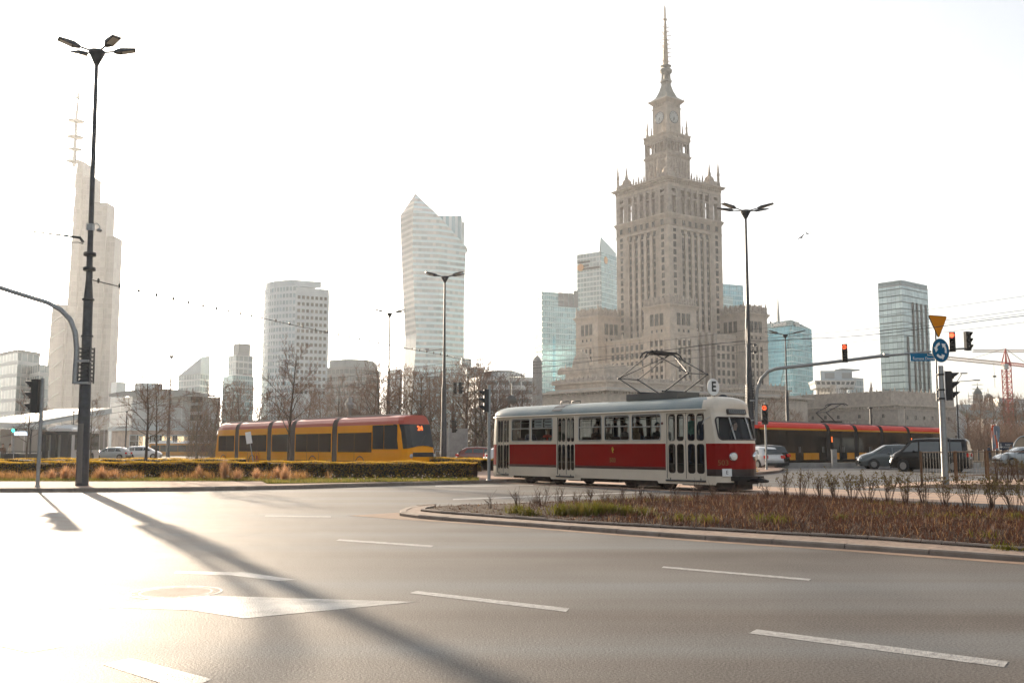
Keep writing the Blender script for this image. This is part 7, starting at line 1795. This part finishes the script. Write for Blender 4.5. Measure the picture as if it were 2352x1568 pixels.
D = 96.0; t = thing('glass_shelter', 'curved glass shelter with grey ribs at the right edge above the railing', 'shelter', (dl(2326, D), D, 0)); z1_ = zat(1001, D)
b = MB(); n = 8; arc = [(1.0 * (1 - math.cos(math.pi / 2 * k / n)) * 1.2, z1_ * .35 + z1_ * .65 * math.sin(math.pi / 2 * k / n)) for k in range(n + 1)] + [(6, z1_)]; arc = [(0, 0)] + arc
for i in range(len(arc) - 1): b.quad((arc[i][0], 0, arc[i][1]), (arc[i + 1][0], 0, arc[i + 1][1]), (arc[i + 1][0] + 2.1, 4, arc[i + 1][1]), (arc[i][0] + 2.1, 4, arc[i][1]), 0, None, True)
b.build('glass_roof', mat('shelter_glass', (.34, .38, .38), .1), t)
b = MB(); b.add([(x, .02, z) for x, z in arc] + [(6, .02, 0)], [tuple(range(len(arc) + 1))]); b.build('end_wall', mat('warm_panel', (.46, .36, .26), .5), t)
b = MB(); b.tube([(x, -.03, z) for x, z in arc], .07, 5); b.tube([(1.2, -.03, 0), (1.2, -.03, z1_)], .06, 5); b.tube([(2.6, -.03, 0), (2.6, -.03, z1_)], .06, 5); b.tube([(0, -.03, z1_ * .35), (6, -.03, z1_ * .35)], .05, 5); b.build('rib', M['galv'], t)
t = thing('signal_cabinet', 'beige concrete cabinet between the lamp and the park trees behind the yellow tram', 'cabinet', (dl(1048, 88), 88, 0)); b = MB(); b.bb(-1.0, 1.0, -.3, .3, 0, 3.0); b.build('wall', M['concrete'], t); b = MB(); b.bb(-1.05, 1.05, -.35, .35, 3.0, 3.1); b.build('lid', M['concrete'], t)
t = thing('railing', 'thin grey fence before the park trees left of the old tram', 'railing', (dl(1000, 92), 92, 0)); L = dl(1120, 92) - dl(1000, 92)
b = MB(); b.tube([(0, 0, 1.1), (L, 0, 1.1)], .03, 4); b.tube([(0, 0, .2), (L, 0, .2)], .03, 4)
for k in range(0, 30): b.tube([(L * k / 29, 0, 0), (L * k / 29, 0, 1.1)], .02 if k % 5 else .04, 4)
b.build('bars', M['galv'], t)
t = thing('screen_sign', 'bright blue white display board at the tram stop on the far left', 'display', (dl(48, 80), 80, 0)); b = MB(); b.bb(-.6, .6, -.08, .08, zat(1000, 80), zat(990, 80)); b.build('housing', M['dark'], t); b = MB(); b.bb(-.56, .56, -.1, -.085, zat(999.4, 80), zat(990.6, 80)); b.build('display', mat('screen_white', (.5, .6, .7), .4, emit=(.7, .85, 1), estr=.8), t); b = MB(); b.tube([(.75, 0, 0), (.75, 0, zat(985, 80))], .07, 5); b.build('post', M['dark'], t)
t, p = sigpole('small green lit signal at the tram stop on the far left', 30, 1040, 984, 0, .06, Dfix=80); b = MB(); b.bb(-.16, .16, -.12, .12, zat(992, 80), zat(984, 80)); b.build('signal_head', HOUS, t); b = MB(); b.lathe([(.13, 0), (.1, .04), (.005, .05)], (0, -.12, zat(988, 80)), 14, M=MX); b.build('lens', M['green_lamp'], t)
t = thing('railing', 'low grey barrier along the tram stop on the far left', 'railing', (dl(-30, 78), 78, 0)); L = dl(95, 78) - dl(-30, 78); b = MB()
b.bb(0, L, -.03, .03, .25, .95); b.tube([(0, 0, 1.1), (L, 0, 1.1)], .03, 4); b.build('panel', M['dark'], t); b = MB()
for k in range(5): b.tube([(L * k / 4, 0, 0), (L * k / 4, 0, 1.12)], .05, 5)
b.build('posts', M['galv'], t)
# walkers
for lab, px, D, rz, top, sc in (('pedestrian in dark clothes standing by the fence left of the old tram', 1052, 90, R(180), C['black'], 1.0), ('pedestrian in pale jacket at the tram stop on the far left', 22, 79, R(20), C['cream'], 1.0), ('pedestrian in brown coat at the left edge of the tram stop', 6, 79, R(-30), C['brown'], 1.0),
        ('pedestrian in tan coat beside the info board behind the railing', 2323, 103, R(90), C['tan'], 1.0), ('pedestrian in dark coat left of the flags behind the railing', 2271, 103, R(0), C['navy'], 1.0), ('pedestrian in black coat right of the tan coated one behind the railing', 2342, 101, R(200), C['black'], 1.0)):
    person(lab, (dl(px, D), D, 0), rz, top, JE, 'stand', 0, False, 'pedestrians', sc)
# birds
bm = MB()
bm.rings([[(x, r * math.cos(a), r * .8 * math.sin(a)) for a in [2 * math.pi * i / 6 for i in range(6)]] for x, r in ((-.2, .015), (-.08, .05), (.06, .06), (.16, .03), (.2, .008))], 0)
for s in (-1, 1): bm.quad((-.06, s * .03, .02), (.08, s * .03, .02), (.02, s * .3, .16), (-.08, s * .3, .16)); bm.quad((-.08, s * .3, .16), (.02, s * .3, .16), (-.08, s * .52, .10), (-.12, s * .5, .10))
bme = bm.mesh('bird', M['black'])
for lab, px, py, D, rz in (('dark bird flying right of the palace, the higher of two', 1855, 537, 52, R(30)), ('dark bird flying right of the palace, the lower of two', 1840, 546, 50, R(200))):
    o = inst(bme, 'bird', None, at(px, py, D), (R(20), R(-15), rz), (.6, .6, .6)); props(o, lab, 'bird', 'flying birds')
# ------------------------------------------------------------------ bare trees
BARK = mat('grey_brown_bark', (.085, .065, .05), .9, var=.3, scale=6); TWIG = mat('red_brown_twigs', (.19, .115, .08), .9)
def tree_meshes(seed, H, r, spread=.55, levels=4, clear=.3, nb=11, twigs=4, RMIN=.008):
    rnd = random.Random(seed); tb, cb = MB(), MB()
    def branch(p, d, L, r, lv):
        n = 3 if lv > 1 else 4; pts = [p]; q = Vector(p); dd = Vector(d)
        for k in range(n):
            dd = (dd + Vector((rnd.uniform(-.16, .16), rnd.uniform(-.16, .16), rnd.uniform(-.02, .14)))).normalized(); q = q + dd * L / n; pts.append(q.copy())
        rs = [max(RMIN, r * (1 - .75 * i / n)) for i in range(n + 1)]
        cb.tube(pts, rs, 3, 0 if lv < 3 else 1, True, False)
        if lv >= levels: return
        m = rnd.randint(twigs, twigs + 3) if lv > 1 else rnd.randint(4, 6)
        for k in range(m):
            t = rnd.uniform(.25, 1); i = min(n - 1, int(t * n)); o = pts[i].lerp(pts[i + 1], t * n - i)
            a = rnd.uniform(0, 2 * math.pi); side = dd.cross(Vector((math.cos(a), math.sin(a), .3))).normalized()
            nd = (dd * rnd.uniform(.5, .9) + side * rnd.uniform(.5, .9) + Vector((0, 0, .18))).normalized()
            branch(o, nd, L * rnd.uniform(.4, .62), r * .5, lv + 1)
    tp = [Vector((0, 0, 0))]; d = Vector((rnd.uniform(-.03, .03), rnd.uniform(-.03, .03), 1)); n = 8
    for k in range(n): d = (d + Vector((rnd.uniform(-.05, .05), rnd.uniform(-.05, .05), .05))).normalized(); tp.append(tp[-1] + d * H * .96 / n)
    tb.tube(tp, [r * (1 - .85 * (i / n)) * (1.25 if i == 0 else 1) for i in range(n + 1)], 8, 0, True, False)
    for k in range(nb):
        t = clear + (1 - clear) * (k + rnd.random()) / nb * .97; i = min(n - 1, int(t * n)); o = tp[i].lerp(tp[i + 1], t * n - i); a = k * 2.4 + rnd.uniform(-.4, .4)
        nd = Vector((math.cos(a), math.sin(a), rnd.uniform(.5, 1.1))).normalized(); branch(o, nd, H * spread * (1.05 - t * .75) * rnd.uniform(.6, 1), r * (1 - .8 * t) * .5, 2 if levels > 3 else 2)
    return tb.mesh('trunk', BARK), cb.mesh('crown', [BARK, TWIG])
def put_tree(ms, label, loc, s=1.0, rz=0.0, group=None, name='bare_tree'):
    t = thing(name, label, 'tree', loc, rz, group); t.scale = (s, s, s); inst(ms[0], 'trunk', t); inst(ms[1], 'crown', t); return t
slim = [tree_meshes(11 + i, 5.2, .08, .46, 4, .32, 17, 4, .007) for i in range(3)]
def tp_(px, py, z=.12): p = gp(px, py, z); return (p.x, p.y, z)
put_tree(slim[0], 'slim bare young tree in front of the hedge, left of the close pair', tp_(332, 1091), .98, .4, 'young bare street trees')
put_tree(slim[1], 'slim bare young tree behind the hedge, right of the close pair', tp_(356, 1079), 1.0, 1.4, 'young bare street trees')
put_tree(slim[2], 'bare young tree in front of the middle of the yellow tram', tp_(664, 1087), 1.22, 2.0, 'young bare street trees')
put_tree(slim[0], 'slim bare tree just right of the big lamp post', tp_(208, 1066), 1.0, 3.0, 'young bare street trees')
put_tree(slim[1], 'slim bare tree left of the left signal pole', (dl(62, 74), 74, 0), 1.1, 4.0, 'young bare street trees')
wide = [tree_meshes(41 + i, 10.5, .2, .62, 4, .16, 16, 4, .016) for i in range(4)]
spots = [(452, 112, .72), (487, 118, .86), (522, 125, .88), (556, 112, .8), (596, 128, .85), (632, 120, .78), (700, 125, .85), (742, 132, .9), (780, 118, .9), (822, 124, .88), (852, 112, .85), (873, 104, .98), (893, 118, 1.0), (918, 108, .95), (942, 116, 1.0), (965, 106, .9), (990, 114, .95), (1018, 120, .95), (1042, 112, .9), (1066, 106, 1.0), (1092, 116, 1.08), (1112, 104, .95), (1140, 112, .98), (1160, 122, .95), (1200, 128, .9)]
words = ['left edge of the park by the station', 'hazy, behind the tail of the yellow tram', 'small and hazy, right of the station', 'behind the first bellows of the yellow tram', 'below the bow fronted tower', 'under the left part of the bow fronted tower', 'behind the roof of the yellow tram middle', 'under the right edge of the bow fronted tower', 'left of the pale lantern post', 'right of the pale lantern post', 'under the round grey office', 'below the slim pale lamp, left of it', 'just right of the slim pale lamp', 'under the left edge of the twisted tower', 'under the middle of the twisted tower', 'left of the lamp behind the yellow tram', 'close to the left of that dark lamp', 'right behind the dark lamp', 'under the pair of hanging signals', 'right of the pair of hanging signals', 'tallest, under the white lettered office', 'left of the edge on signal pole', 'right of the edge on signal pole', 'behind the back of the round sign', 'beside the obelisk']
for i, (px, D, s) in enumerate(spots): put_tree(wide[i % 4], 'bare brown park tree ' + words[i], (dl(px, D), D, -.2), s, i * 1.7, 'bare park trees')
for i, (px, D, s, w) in enumerate(((1752, 175, .9, 'left behind the red arrow signal'), (1778, 170, .95, 'right of the red arrow signal'), (1836, 190, .8, 'by the theatre front'), (2226, 200, 1.0, 'left of the red crane by the theatre portico'), (2252, 210, 1.15, 'under the domed church'), (2282, 200, 1.1, 'behind the flags'), (2310, 215, 1.2, 'at the foot of the red crane'), (2338, 205, 1.1, 'right of the red crane'), (2364, 210, 1.2, 'at the right edge under the green roof'))): put_tree(wide[(i + 1) % 4], 'bare dark tree ' + w, (dl(px, D), D, -.3), s, i * 2.1, 'bare trees by the theatre')
# understorey of the park: a tangle nobody could count
rnd = random.Random(5); b = MB()
def twig(b, p, d, L, r, mi=0): b.add([p, Vector(p) + Vector((r, 0, 0)), Vector(p) + Vector(d) * L, Vector(p) + Vector((0, r, 0))], [(0, 1, 2), (0, 2, 3)], mi)
for i in range(15000):
    px = rnd.uniform(430, 1215); D = rnd.uniform(100, 135); x = dl(px, D); z = rnd.uniform(-.2, 4.6) * rnd.random() ** .3
    d = Vector((rnd.uniform(-.7, .7), rnd.uniform(-.4, .4), rnd.uniform(.3, 1))).normalized(); twig(b, (x, D, z), d, rnd.uniform(.8, 2.4), .035, 0 if rnd.random() < .7 else 1)
for i in range(5000):
    px = rnd.uniform(2218, 2420); D = rnd.uniform(190, 225); x = dl(px, D); z = rnd.uniform(-.3, 6) * rnd.random() ** .4
    d = Vector((rnd.uniform(-.7, .7), rnd.uniform(-.4, .4), rnd.uniform(.3, 1))).normalized(); twig(b, (x, D, z), d, rnd.uniform(1.5, 4), .06)
o = b.build('undergrowth', [TWIG, mat('olive_twigs', (.11, .09, .035), .9)]); props(o, 'tangled brown bare undergrowth beneath the park trees', 'undergrowth', None, 'stuff')
# ------------------------------------------------------------------ hedges
LF = [leaf('hedge_leaf', (.30, .19, .025), .6), leaf('hedge_leaf_olive', (.14, .11, .018), .6), leaf('hedge_leaf_brown', (.24, .11, .03), .6)]
def hedge(label, P, w, h, n, seed, z0=.12, clip=1.0):
    rnd = random.Random(seed); t = thing('hedge', label, 'hedge', (P[0][0], P[0][1], z0)); o = Vector((P[0][0], P[0][1])); Ls = [(Vector(P[i + 1]) - Vector(P[i])).length for i in range(len(P) - 1)]; tot = sum(Ls)
    def pos(s):
        for i, l in enumerate(Ls):
            if s <= l or i == len(Ls) - 1: a, c = Vector(P[i]), Vector(P[i + 1]); d = (c - a).normalized(); return a + d * s - o, d
            s -= l
    b = MB()
    k = int(tot / .25)
    prof = []
    for i in range(k + 1):
        p, d = pos(tot * i / k); nr = Vector((-d.y, d.x)); hh = h * (.93 + .03 * math.sin(i * .9) + rnd.uniform(-.025, .025)) - .06
        prof.append([(p.x - nr.x * w * .44, p.y - nr.y * w * .44, .02), (p.x - nr.x * w * .46, p.y - nr.y * w * .46, hh * .9), (p.x - nr.x * w * .38, p.y - nr.y * w * .38, hh), (p.x + nr.x * w * .4, p.y + nr.y * w * .4, hh), (p.x + nr.x * w * .45, p.y + nr.y * w * .45, .02)])
    b.rings(prof, 0, False, False, False); b.build('branches', mat('hedge_core', (.03, .024, .012), .95) if 'hedge_core' not in bpy.data.materials else bpy.data.materials['hedge_core'], t)
    b = MB()
    for i in range(n):
        p, d = pos(rnd.uniform(0, tot)); nr = Vector((-d.y, d.x)); u = rnd.random()
        hh = h * (.95 + .035 * math.sin(p.x * 3.1) + .03 * math.sin(p.x * 1.3))
        if u < .42: off, z = rnd.uniform(-.5, .5) * w, hh * (1 - abs(rnd.gauss(0, .05)))
        else: off, z = -(.5 - abs(rnd.gauss(0, .06))) * w, rnd.uniform(.02, 1) * hh
        c = Vector((p.x + nr.x * off, p.y + nr.y * off, z)); s = rnd.uniform(.018, .04)
        a = Vector((rnd.uniform(-1, 1), rnd.uniform(-1, 1), rnd.uniform(-1, 1))).normalized() * s; e = a.cross(Vector((rnd.uniform(-1, 1), rnd.uniform(-1, 1), rnd.uniform(-1, 1)))).normalized() * s * .6
        mi = 0 if rnd.random() < (.25 + .6 * z / hh) else rnd.choice((1, 2)); b.quad(c - a, c - e, c + a, c + e, mi)  # golden leaves likelier towards the top: backlit sun put into the colour mix
    b.build('foliage', LF, t); return t
ybf = lambda px, py: (gp(px, py, .12).x, gp(px, py, .12).y)
hedge('long clipped olive hedge in front of the yellow tram', [ybf(-140, 1095), ybf(250, 1095), ybf(620, 1095), ybf(860, 1096), ybf(1092, 1097)], 1.1, .72, 36000, 1)
hedge('second clipped hedge further back before the parked cars on the left', [ybf(-140, 1082), ybf(250, 1081.5), ybf(560, 1081)], 1.4, .74, 12000, 2)
hedge('short hedge between the yellow tram front and the old tram', [ybf(985, 1078), ybf(1124, 1082)], 1.2, .74, 7000, 3)
# dry ornamental grass
GR = [leaf('dry_grass', (.36, .19, .09)), leaf('dry_grass_pale', (.46, .28, .16))]
def tuft(label, loc, h, n, seed, spread=.5):
    rnd = random.Random(seed); t = thing('grass_tuft', label, 'ornamental grass', loc, 0, 'dry ornamental grasses'); b = MB()
    for i in range(n):
        a = rnd.uniform(0, 2 * math.pi); r = rnd.random() ** .7 * spread; hh = h * rnd.uniform(.35, 1); p0 = Vector((rnd.gauss(0, .07), rnd.gauss(0, .07), 0)); p2 = Vector((r * math.cos(a), r * math.sin(a), hh * (1 - .3 * r / spread))); p1 = p0.lerp(p2, .5) + Vector((0, 0, hh * .2))
        w = Vector((-math.sin(a), math.cos(a), 0)) * .005
        b.add([p0 - w, p0 + w, p1 + w, p1 - w, p2], [(0, 1, 2, 3), (3, 2, 4)], rnd.choice((0, 0, 1)))
    b.build('blades', GR, t)
    b = MB(); b.lathe([(.14, 0), (.12, .05), (.02, .12)], n=8); b.build('root_clump', M['soil'], t)
for i, (px, py, h, n, sp, w) in enumerate(((150, 1101, .75, 240, .6, 'left of the big lamp post, nearer the signal pole'), (180, 1100, .85, 300, .7, 'against the left of the big lamp post'), (118, 1101, .6, 180, .5, 'right beside the left signal pole'), (232, 1101, .75, 240, .6, 'right of the big lamp post'), (262, 1101, .6, 160, .5, 'between the lamp post and the bare tree'), (457, 1100, .72, 160, .3, 'slim, left of the yellow tram'), (516, 1101, 1.05, 320, .45, 'tallest, before the tail of the yellow tram'), (545, 1102, .6, 180, .6, 'low, right beside the tallest one'), (588, 1101, .6, 160, .5, 'under the first bellows of the yellow tram'), (636, 1101, .7, 180, .4, 'left of the bare tree by the yellow tram'), (654, 1103, .85, 200, .5, 'leaning at the foot of the bare tree'))): tuft('tuft of dry orange grass ' + w, tp_(px, py), h, n, 60 + i, sp)
# lawn blades and flowers along the kerb
rnd = random.Random(9); b = MB()
for i in range(16000):
    px = rnd.uniform(-60, 1100); py = rnd.uniform(1098, 1104.4) if px < 610 else rnd.uniform(1098, 1109.5 - (px - 614) * .013)
    p = gp(px, py, .125); a = rnd.uniform(0, 2 * math.pi); h = rnd.uniform(.04, .12); w = Vector((math.cos(a), math.sin(a), 0)) * .012; b.add([p - w, p + w, p + Vector((rnd.uniform(-.04, .04), rnd.uniform(-.04, .04), h))], [(0, 1, 2)], 0 if rnd.random() < .6 else 1)
o = b.build('grass', [leaf('spring_grass', (.09, .10, .02)), leaf('yellowed_grass', (.17, .13, .04))]); props(o, 'short spring grass along the far kerb', 'grass', None, 'stuff')
b = MB()
for i in range(7000):
    px = rnd.uniform(-60, 760); py = 1101.5 - abs(rnd.gauss(0, 2.2)); d_ = math.sin(px * .031) + math.sin(px * .083 + 1)
    if rnd.random() > .45 + .4 * d_: continue
    p = gp(px, py, .125); a = rnd.uniform(0, 2 * math.pi); h = rnd.uniform(.1, .42); w = Vector((math.cos(a), math.sin(a), 0)) * .006; q = p + Vector((rnd.uniform(-.14, .14), rnd.uniform(-.14, .14), h)); m_ = p.lerp(q, .5) + Vector((0, 0, .03)); b.add([p - w, p + w, m_ + w, m_ - w, q], [(0, 1, 2, 3), (3, 2, 4)], 0 if rnd.random() < .7 else 1)
o = b.build('dry_grass', [leaf('golden_grass', (.26, .14, .05)), leaf('brown_grass', (.15, .08, .035))]); props(o, 'golden dry grass growing along the front of the hedge', 'grass', None, 'stuff')
b = MB()
for i in range(150):
    px = rnd.uniform(250, 1050); py = rnd.uniform(1096, 1103) if px < 610 else rnd.uniform(1097, 1106)
    p = gp(px, py, .13) + Vector((0, 0, rnd.uniform(.08, .2))); b.sphere(p, rnd.uniform(.02, .04), 5, 3, rnd.choice((0, 0, 1)))
o = b.build('flowers', [mat('pale_petals', (.62, .48, .34), .7), mat('yellow_petals', (.62, .42, .08), .7)]); props(o, 'small pale spring flowers dotted in the kerb grass', 'flowers', None, 'stuff')
# ------------------------------------------------------------------ planting bed on the near island
DT = [leaf('dead_twig', (.060, .030, .020), .2), leaf('dead_twig_red', (.090, .038, .022), .2), leaf('straw', (.22, .13, .065), .3), leaf('young_green', (.10, .085, .015), .4)]
bx0, bx1 = min(p[0] for p in BED), max(p[0] for p in BED); by0, by1 = min(p[1] for p in BED), max(p[1] for p in BED)
def in_bed(): 
    while True:
        x, y = rnd.uniform(bx0, bx1), rnd.uniform(by0, by1)
        if inside((x, y), BED): return x, y
b = MB(); n_ = 0
def patch(x, y): return math.sin(x * .9 + 1.3 * math.sin(y * .7)) + math.sin(y * 1.3 + x * .35)
while n_ < 54000:
    x, y = in_bed(); u, v = scr((x, y, .3)); 
    if u < 930: continue
    dens = max(0.12, min(1, (u - 1150) / 330)) 
    if rnd.random() > dens: continue
    n_ += 1; z = soil_h(x, y) - .01; a = rnd.uniform(0, 2 * math.pi); el = rnd.uniform(.15, 1.3) if rnd.random() < .75 else rnd.uniform(0, .2)
    L = rnd.uniform(.05, .18) * (1.1 if dens > .7 else .6); d = Vector((math.cos(a) * math.cos(el), math.sin(a) * math.cos(el), math.sin(el))); p = Vector((x, y, z)); w = Vector((-math.sin(a), math.cos(a), 0)) * rnd.uniform(.003, .0065)
    mid_ = p + d * L * .5 + Vector((rnd.uniform(-.02, .02), rnd.uniform(-.02, .02), .015)); q = p + d * L
    r_ = rnd.random(); mi = 2 if r_ < .10 else (0 if r_ < .6 else 1)
    if patch(x, y) > 1.35 and rnd.random() < .3: mi = 3
    b.add([p - w, p + w, mid_ + w, mid_ - w, q], [(0, 1, 2, 3), (3, 2, 4)], mi)
o = b.build('undergrowth', DT); props(o, 'dense brown dead stems covering the planting bed', 'undergrowth', None, 'stuff')
b = MB()
for i in range(11000):
    x, y = in_bed(); z = soil_h(x, y) + rnd.uniform(-.005, .02); a = rnd.uniform(0, 6.28); s = rnd.uniform(.01, .028); e = Vector((math.cos(a), math.sin(a), rnd.uniform(-.5, .5))) * s; f = Vector((-math.sin(a), math.cos(a), rnd.uniform(-.5, .5))) * s * .6; p = Vector((x, y, z))
    b.quad(p - e, p - f, p + e, p + f, rnd.choice((0, 0, 1)))
o = b.build('leaves', [leaf('leaf_litter', (.10, .05, .028), .3), mat('pale_litter', (.27, .18, .12), .9)]); props(o, 'brown leaf litter and wood chips on the bed soil', 'leaf litter', None, 'stuff')
b = MB()
def gtuft(px, py, n, h, sp):
    c = gp(px, py, .2)
    for i in range(n):
        a = rnd.uniform(0, 6.28); r = rnd.random() * sp; p = Vector((c.x + r * math.cos(a), c.y + r * math.sin(a), 0)); p.z = soil_h(p.x, p.y) - .01; hh = h * rnd.uniform(.5, 1.1); w = Vector((math.cos(a + 1.2), math.sin(a + 1.2), 0)) * .008
        m_ = p + Vector((rnd.uniform(-.04, .04), rnd.uniform(-.04, .04), hh * .6)); b.add([p - w, p + w, m_ + w * .8, m_ - w * .8, m_ + Vector((rnd.uniform(-.08, .08), rnd.uniform(-.08, .08), hh * .4))], [(0, 1, 2, 3), (3, 2, 4)], rnd.choice((0, 0, 1)))
for px, py, n, h, sp in ((1190, 1168, 160, .2, .3), (1215, 1171, 120, .18, .25), (1290, 1170, 170, .24, .3), (1330, 1172, 240, .26, .4), (1365, 1171, 260, .3, .45), (1395, 1170, 160, .24, .35), (1440, 1173, 130, .22, .3), (1480, 1175, 110, .2, .3), (1620, 1190, 60, .2, .3), (1770, 1190, 80, .2, .35), (1933, 1186, 70, .16, .12), (2310, 1238, 60, .12, .2), (2260, 1222, 50, .14, .25), (1560, 1185, 80, .18, .4), (2335, 1180, 40, .15, .15)): gtuft(px, py, n, h, sp)
o = b.build('grass', [leaf('fresh_grass', (.085, .085, .012), .35), leaf('olive_grass', (.11, .085, .02), .35)]); props(o, 'fresh green grass tufts sprouting in the planting bed', 'grass', None, 'stuff')
# row of bare shrubs along the back of the bed
BUD = mat('olive_buds', (.16, .11, .03), .7); STEM = mat('shrub_stem', (.085, .045, .028), .85)
def shrub(label, loc, h, w, n, buds, seed, group='bare shrubs along the bed'):
    rnd = random.Random(seed); t = thing('bare_shrub', label, 'shrub', loc, 0, group); b, c = MB(), MB()
    for i in range(n):
        a = rnd.uniform(0, 6.28); r = rnd.random() ** .6 * w; p = Vector((.25 * r * math.cos(a), .25 * r * math.sin(a), 0)); q = Vector((r * math.cos(a), r * math.sin(a), h * rnd.uniform(.6, 1.02))); m1 = p.lerp(q, .5) + Vector((rnd.uniform(-.05, .05), rnd.uniform(-.05, .05), .03))
        b.tube([p, m1, q], [.0085, .006, .003], 3, 0, True, False)
        for k in range(rnd.randint(3, 6)):
            o = m1.lerp(q, rnd.uniform(-.4, .95)); e = o + Vector((rnd.uniform(-.14, .14), rnd.uniform(-.14, .14), rnd.uniform(.05, .2))); b.tube([o, e], [.0045, .002], 3, 0, True, False)
            if rnd.random() < buds:
                for _ in range(4): x = e + Vector((rnd.uniform(-.03, .03), rnd.uniform(-.03, .03), rnd.uniform(-.03, .03))); s = .014; c.quad(x + Vector((-s, 0, 0)), x + Vector((0, 0, -s)), x + Vector((s, 0, 0)), x + Vector((0, .01, s)))
        for _ in range(int(6 * buds * 2)): x = q + Vector((rnd.uniform(-.06, .06), rnd.uniform(-.06, .06), rnd.uniform(-.1, .03))); s = rnd.uniform(.01, .02); c.quad(x + Vector((-s, 0, 0)), x + Vector((0, 0, -s)), x + Vector((s, 0, 0)), x + Vector((0, .01, s)))
    k0 = len(b.v)
    b.v += c.v; b.f += [[i + k0 for i in f] for f in c.f]; b.m += [1] * len(c.f); b.uv += c.uv; b.sm += c.sm
    b.build('stems', [STEM, BUD], t)
SH = [(590, 325, 110, .3, .35), (715, 337, 115, .3, .3), (855, 337, 125, .25, .35), (963, 343, 122, .2, .9), (1085, 352, 125, .35, .9), (1205, 362, 135, .35, .6), (1345, 372, 130, .35, 1.0), (1488, 387, 145, .25, .6), (1625, 395, 145, .25, .3), (1768, 392, 185, .25, .5), (1940, 405, 160, .35, .9), (2120, 415, 160, .22, 1.2), (2290, 425, 170, .4, 1.0), (2420, 435, 175, .4, 1.0)]
pos_w = ['nearest the tram nose', 'second from the tram nose', 'third from the tram nose', 'fourth from the tram nose, slim', 'wide with olive tips below the bollard', 'loose and spreading left of the grey car', 'fan shaped below the grey car', 'slim below the front van wheel', 'thin, left of the first railing post', 'dark, at the foot of the sign pole', 'bushy, under the second railing panel', 'upright with green tips right of the railing posts', 'large and green tipped near the right edge', 'cut by the right frame edge']
for i, (zx_, zy_, zt_, w, bd) in enumerate(SH):
    px, py = 1617 + .3125 * zx_, 1041.25 + .3125 * zy_; p = gp(px, py, .10); h = (zy_ - zt_) * .3125 * p.y / FPX
    shrub('bare shrub in the bed row, ' + pos_w[i], (p.x, p.y, .09), h, w * .9, 13, bd * .7, 200 + i)
# scattered weed stalks at the back rim
wd_ = [(1128, 1160, 30), (1190, 1158, 38), (1232, 1157, 22), (1246, 1156, 50), (1285, 1156, 48), (1330, 1154, 28), (1352, 1154, 40), (1390, 1153, 38), (1425, 1152, 40), (1470, 1150, 45), (1505, 1149, 28), (1548, 1147, 36), (1600, 1146, 50), (1640, 1144, 38), (1690, 1143, 30), (1760, 1141, 45)]
for i, (px, py, hp) in enumerate(wd_):
    p = gp(px, py + 3, .15); shrub(('single dry weed stalk nearest the tip of the planted island' if i == 0 else 'thin dry weed on the back rim of the bed before the tram'), (p.x, p.y, .08), hp * p.y / FPX, .16, 3 if i == 0 else 7, 0, 300 + i, 'dry weeds on the bed rim')
# small evergreen on the paved island, brush at the right edge
def bush(label, loc, r, h, n, seed, mats, name='bush'):
    rnd = random.Random(seed); t = thing(name, label, 'bush', loc); b, c = MB(), MB()
    for i in range(40): a = rnd.uniform(0, 6.28); b.tube([(0, 0, 0), (r * .8 * math.cos(a) * rnd.random(), r * .8 * math.sin(a) * rnd.random(), h * rnd.uniform(.5, 1))], [.012, .004], 3, 0, True, False)
    for i in range(n):
        a, q = rnd.uniform(0, 6.28), rnd.random() ** .5; z = rnd.random(); k = math.sqrt(max(.05, 1 - z * z)); x = Vector((r * q * k * math.cos(a), r * q * k * math.sin(a), h * z)); s = rnd.uniform(.02, .045)
        e = Vector((rnd.uniform(-1, 1), rnd.uniform(-1, 1), rnd.uniform(-1, 1))).normalized() * s; f = e.cross(Vector((rnd.uniform(-1, 1), .3, rnd.uniform(-1, 1)))).normalized() * s * .5; c.quad(x - e, x - f, x + e, x + f, rnd.randrange(len(mats)))
    b.build('stems', STEM, t); c.build('foliage', mats, t)
bush('low green bush on the paved island right of the old tram', tp_(1715, 1083), .7, .42, 900, 1, [mat('bush_green', (.05, .06, .018), .7), LF[0]])
for i in range(4):
    p = gp(2290 + 26 * i, 1108 - i, .02); shrub('leafless brush behind the railing at the right edge', (p.x, p.y, 0), .95, .5, 40, .5 if i > 1 else .1, 400 + i, 'brush behind the railing')
# ------------------------------------------------------------------ haze: one closed box of even, pale air
b = MB(); b.bb(-1200, 1200, -60, 1300, -1.0, 345)
hz = b.build('haze', mat('haze_surface', (1, 1, 1))); hz['kind'] = 'stuff'
hm = bpy.data.materials.new('haze_air'); hm.use_nodes = True; t = hm.node_tree; t.nodes.clear()
o = t.nodes.new("ShaderNodeOutputMaterial"); pv = t.nodes.new("ShaderNodeVolumePrincipled")
pv.inputs["Color"].default_value = (0.93, 0.96, 1.0, 1); pv.inputs["Density"].default_value = 0.00012; pv.inputs["Anisotropy"].default_value = 0.5
t.links.new(pv.outputs[0], o.inputs["Volume"])
hz.data.materials.clear(); hz.data.materials.append(hm)
